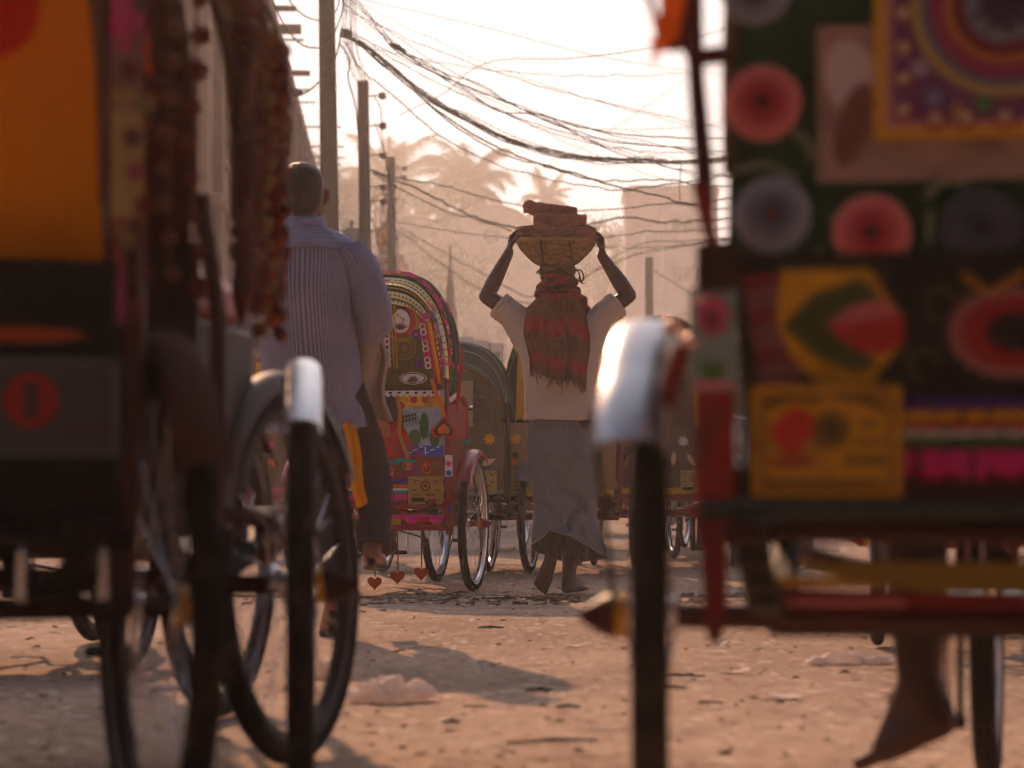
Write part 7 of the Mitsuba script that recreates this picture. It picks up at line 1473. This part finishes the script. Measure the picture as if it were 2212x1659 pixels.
def scrap(name, label, c, xv, yv, w, dep, h, mat, seed, rz=0.0, crumple=1.0, group=None):
    """plastic: several crushed angular lumps run together; paper: a torn sheet with two creases"""
    x, y = gpt(xv, yv); z = street_z(x, y); r = np.random.RandomState(seed)
    if name == 'plastic_bag':
        ms = []
        for i in range(5):
            c0 = np.array([(i / 4 - 0.5) * w * 0.75, r.uniform(-0.25, 0.25) * dep, 0]); sc = np.array([w * r.uniform(0.16, 0.30), dep * r.uniform(0.25, 0.5), h * r.uniform(0.5, 1.1)])
            p = r.normal(size=(13, 3)); p /= np.linalg.norm(p, axis=1)[:, None]; p[:, 2] = np.abs(p[:, 2])
            ms.append(trimesh.convex.convex_hull(c0 + p * sc))
        mm = [m3.Manifold(m3.Mesh(np.asarray(q.vertices, np.float32), np.asarray(q.faces, np.uint32))) for q in ms]
        u = m3.Manifold.batch_boolean(mm, m3.OpType.Add).refine_to_length(max(0.008, w / 22)).to_mesh()
        v = np.array(u.vert_properties[:, :3]); m = trimesh.Trimesh(v, u.tri_verts, process=True); n = np.array(m.vertex_normals); v = np.array(m.vertices)
        k1 = np.abs(meshkit.fbm(v * (14 / w * 0.2) + seed, 3, seed) - 0.5) * 2; v = v + n * ((0.35 - k1) * h * 0.45)[:, None]; v[:, 2] = np.maximum(v[:, 2], -0.003)
        m = tm(v, m.faces)
    else:
        an = np.sort(r.uniform(0, 2 * np.pi, 9)); rr = r.uniform(0.7, 1.0, 9)
        poly = sg.Polygon(np.stack([np.cos(an) * rr * w / 2, np.sin(an) * rr * dep / 2], 1)).buffer(0)
        if poly.geom_type != 'Polygon': poly = max(poly.geoms, key=lambda q: q.area)
        m = trimesh.creation.extrude_polygon(poly, 0.0012, engine='earcut'); m = trimesh.Trimesh(*trimesh.remesh.subdivide_to_size(m.vertices, m.faces, max(w, dep) / 12), process=True)
        v = np.array(m.vertices); a, b = r.uniform(-0.2, 0.2, 2) * w
        v[:, 2] += 0.003 + h * (np.abs(v[:, 0] - a) / w * 1.4 * r.uniform(0.4, 1.2) + np.maximum(0, v[:, 0] * 0.6 + v[:, 1] - b) / w * 1.2) + (meshkit.fbm(v * 40, 2, seed) - 0.5) * h * 0.5
        m = tm(v, m.faces)
    single(name, m, mat, label, c, mat4(x, y, z, rz), smooth=20, group=group)
scrap('plastic_bag', 'crumpled white plastic bag glowing at its open end beside the left wheels', 'plastic bag', 845, 1512, 0.17, 0.12, 0.065, 'thin_plastic', 1)
scrap('plastic_bag', 'long flattened pale plastic bag left of the bare foot', 'plastic bag', 1850, 1430, 0.30, 0.12, 0.035, 'thin_plastic', 2, 0.1)
scrap('plastic_bag', 'pale plastic bag lying behind the far right wheels', 'plastic bag', 1760, 1190, 0.36, 0.3, 0.12, 'thin_plastic', 3)
scrap('plastic_bag', 'flat torn plastic sheet left of the far right wheels', 'plastic bag', 1605, 1192, 0.5, 0.3, 0.035, 'thin_plastic', 4)
scrap('plastic_bag', 'small white plastic wad under the spare wheel', 'plastic bag', 715, 1462, 0.12, 0.1, 0.06, 'thin_plastic', 5)
scrap('plastic_bag', 'shiny plastic scrap left between the front-left wheels', 'plastic bag', 380, 1490, 0.16, 0.1, 0.02, 'thin_plastic', 6)
for i, (xv, yv, w, dp, h, lab) in enumerate(((1250, 1391, 0.12, 0.05, 0.012, 'thin curled paper strip in the sunlit patch'), (1165, 1430, 0.075, 0.03, 0.010, 'short white paper strip in the middle of the street'), (1040, 1440, 0.05, 0.05, 0.03, 'small crumpled paper ball, left of the strip'), (905, 1461, 0.035, 0.03, 0.025, 'tiny paper wad near the plastic bag'), (880, 1413, 0.05, 0.02, 0.006, 'little torn paper at the shadow edge on the left'), (1590, 1450, 0.13, 0.06, 0.02, 'pale folded paper right of the near wheel'), (1690, 1506, 0.16, 0.08, 0.02, 'ragged paper with a twig right of the near wheel'), (1560, 1392, 0.06, 0.04, 0.02, 'small bright paper scrap behind the near axle'), (1010, 1278, 0.5, 0.10, 0.010, 'long torn strip of white plastic film under the red rickshaw'), (1330, 1190, 0.22, 0.05, 0.015, 'flat paper strip behind the carrier\'s heel'), (1500, 1214, 0.1, 0.05, 0.01, 'paper flake in front of the walking man'), (1620, 1196, 0.3, 0.15, 0.05, 'crumpled paper under the oncoming wheel'), (1700, 1230, 0.3, 0.1, 0.03, 'bluish paper heap beside the spring board'))):
    scrap('paper_scrap', lab, 'paper', xv, yv, w, dp, h, PAPER, 20 + i, 0.1 * (i % 5 - 2), group='paper scraps on the street')
for i, (xv, yv, L, lab) in enumerate(((1465, 1464, 0.075, 'dark stick in the shadow by the near right wheel'), (1060, 1352, 0.05, 'twig at the edge of the upper sunlit patch'), (1228, 1533, 0.03, 'dark clod-like chip in the sunlit foreground'), (975, 1555, 0.02, 'brown chip in the sunlit foreground, left one'), (1445, 1487, 0.05, 'black scrap of rubber right behind the near wheel'), (1165, 1490, 0.04, 'curved brown chip in the lower shadow'), (1195, 1600, 0.10, 'long dry stalk crossing the foreground'))):
    x, y = gpt(xv, yv); z = street_z(x, y)
    single('stick', wob(tube([(-L, 0, 0.006), (0, 0.004, 0.009), (L, 0.01, 0.005)], [0.003, 0.005, 0.0025], 6).subdivide(), 0.002, 60), IRON, lab, 'stick', mat4(x, y, z, 0.05 * i), smooth=True)
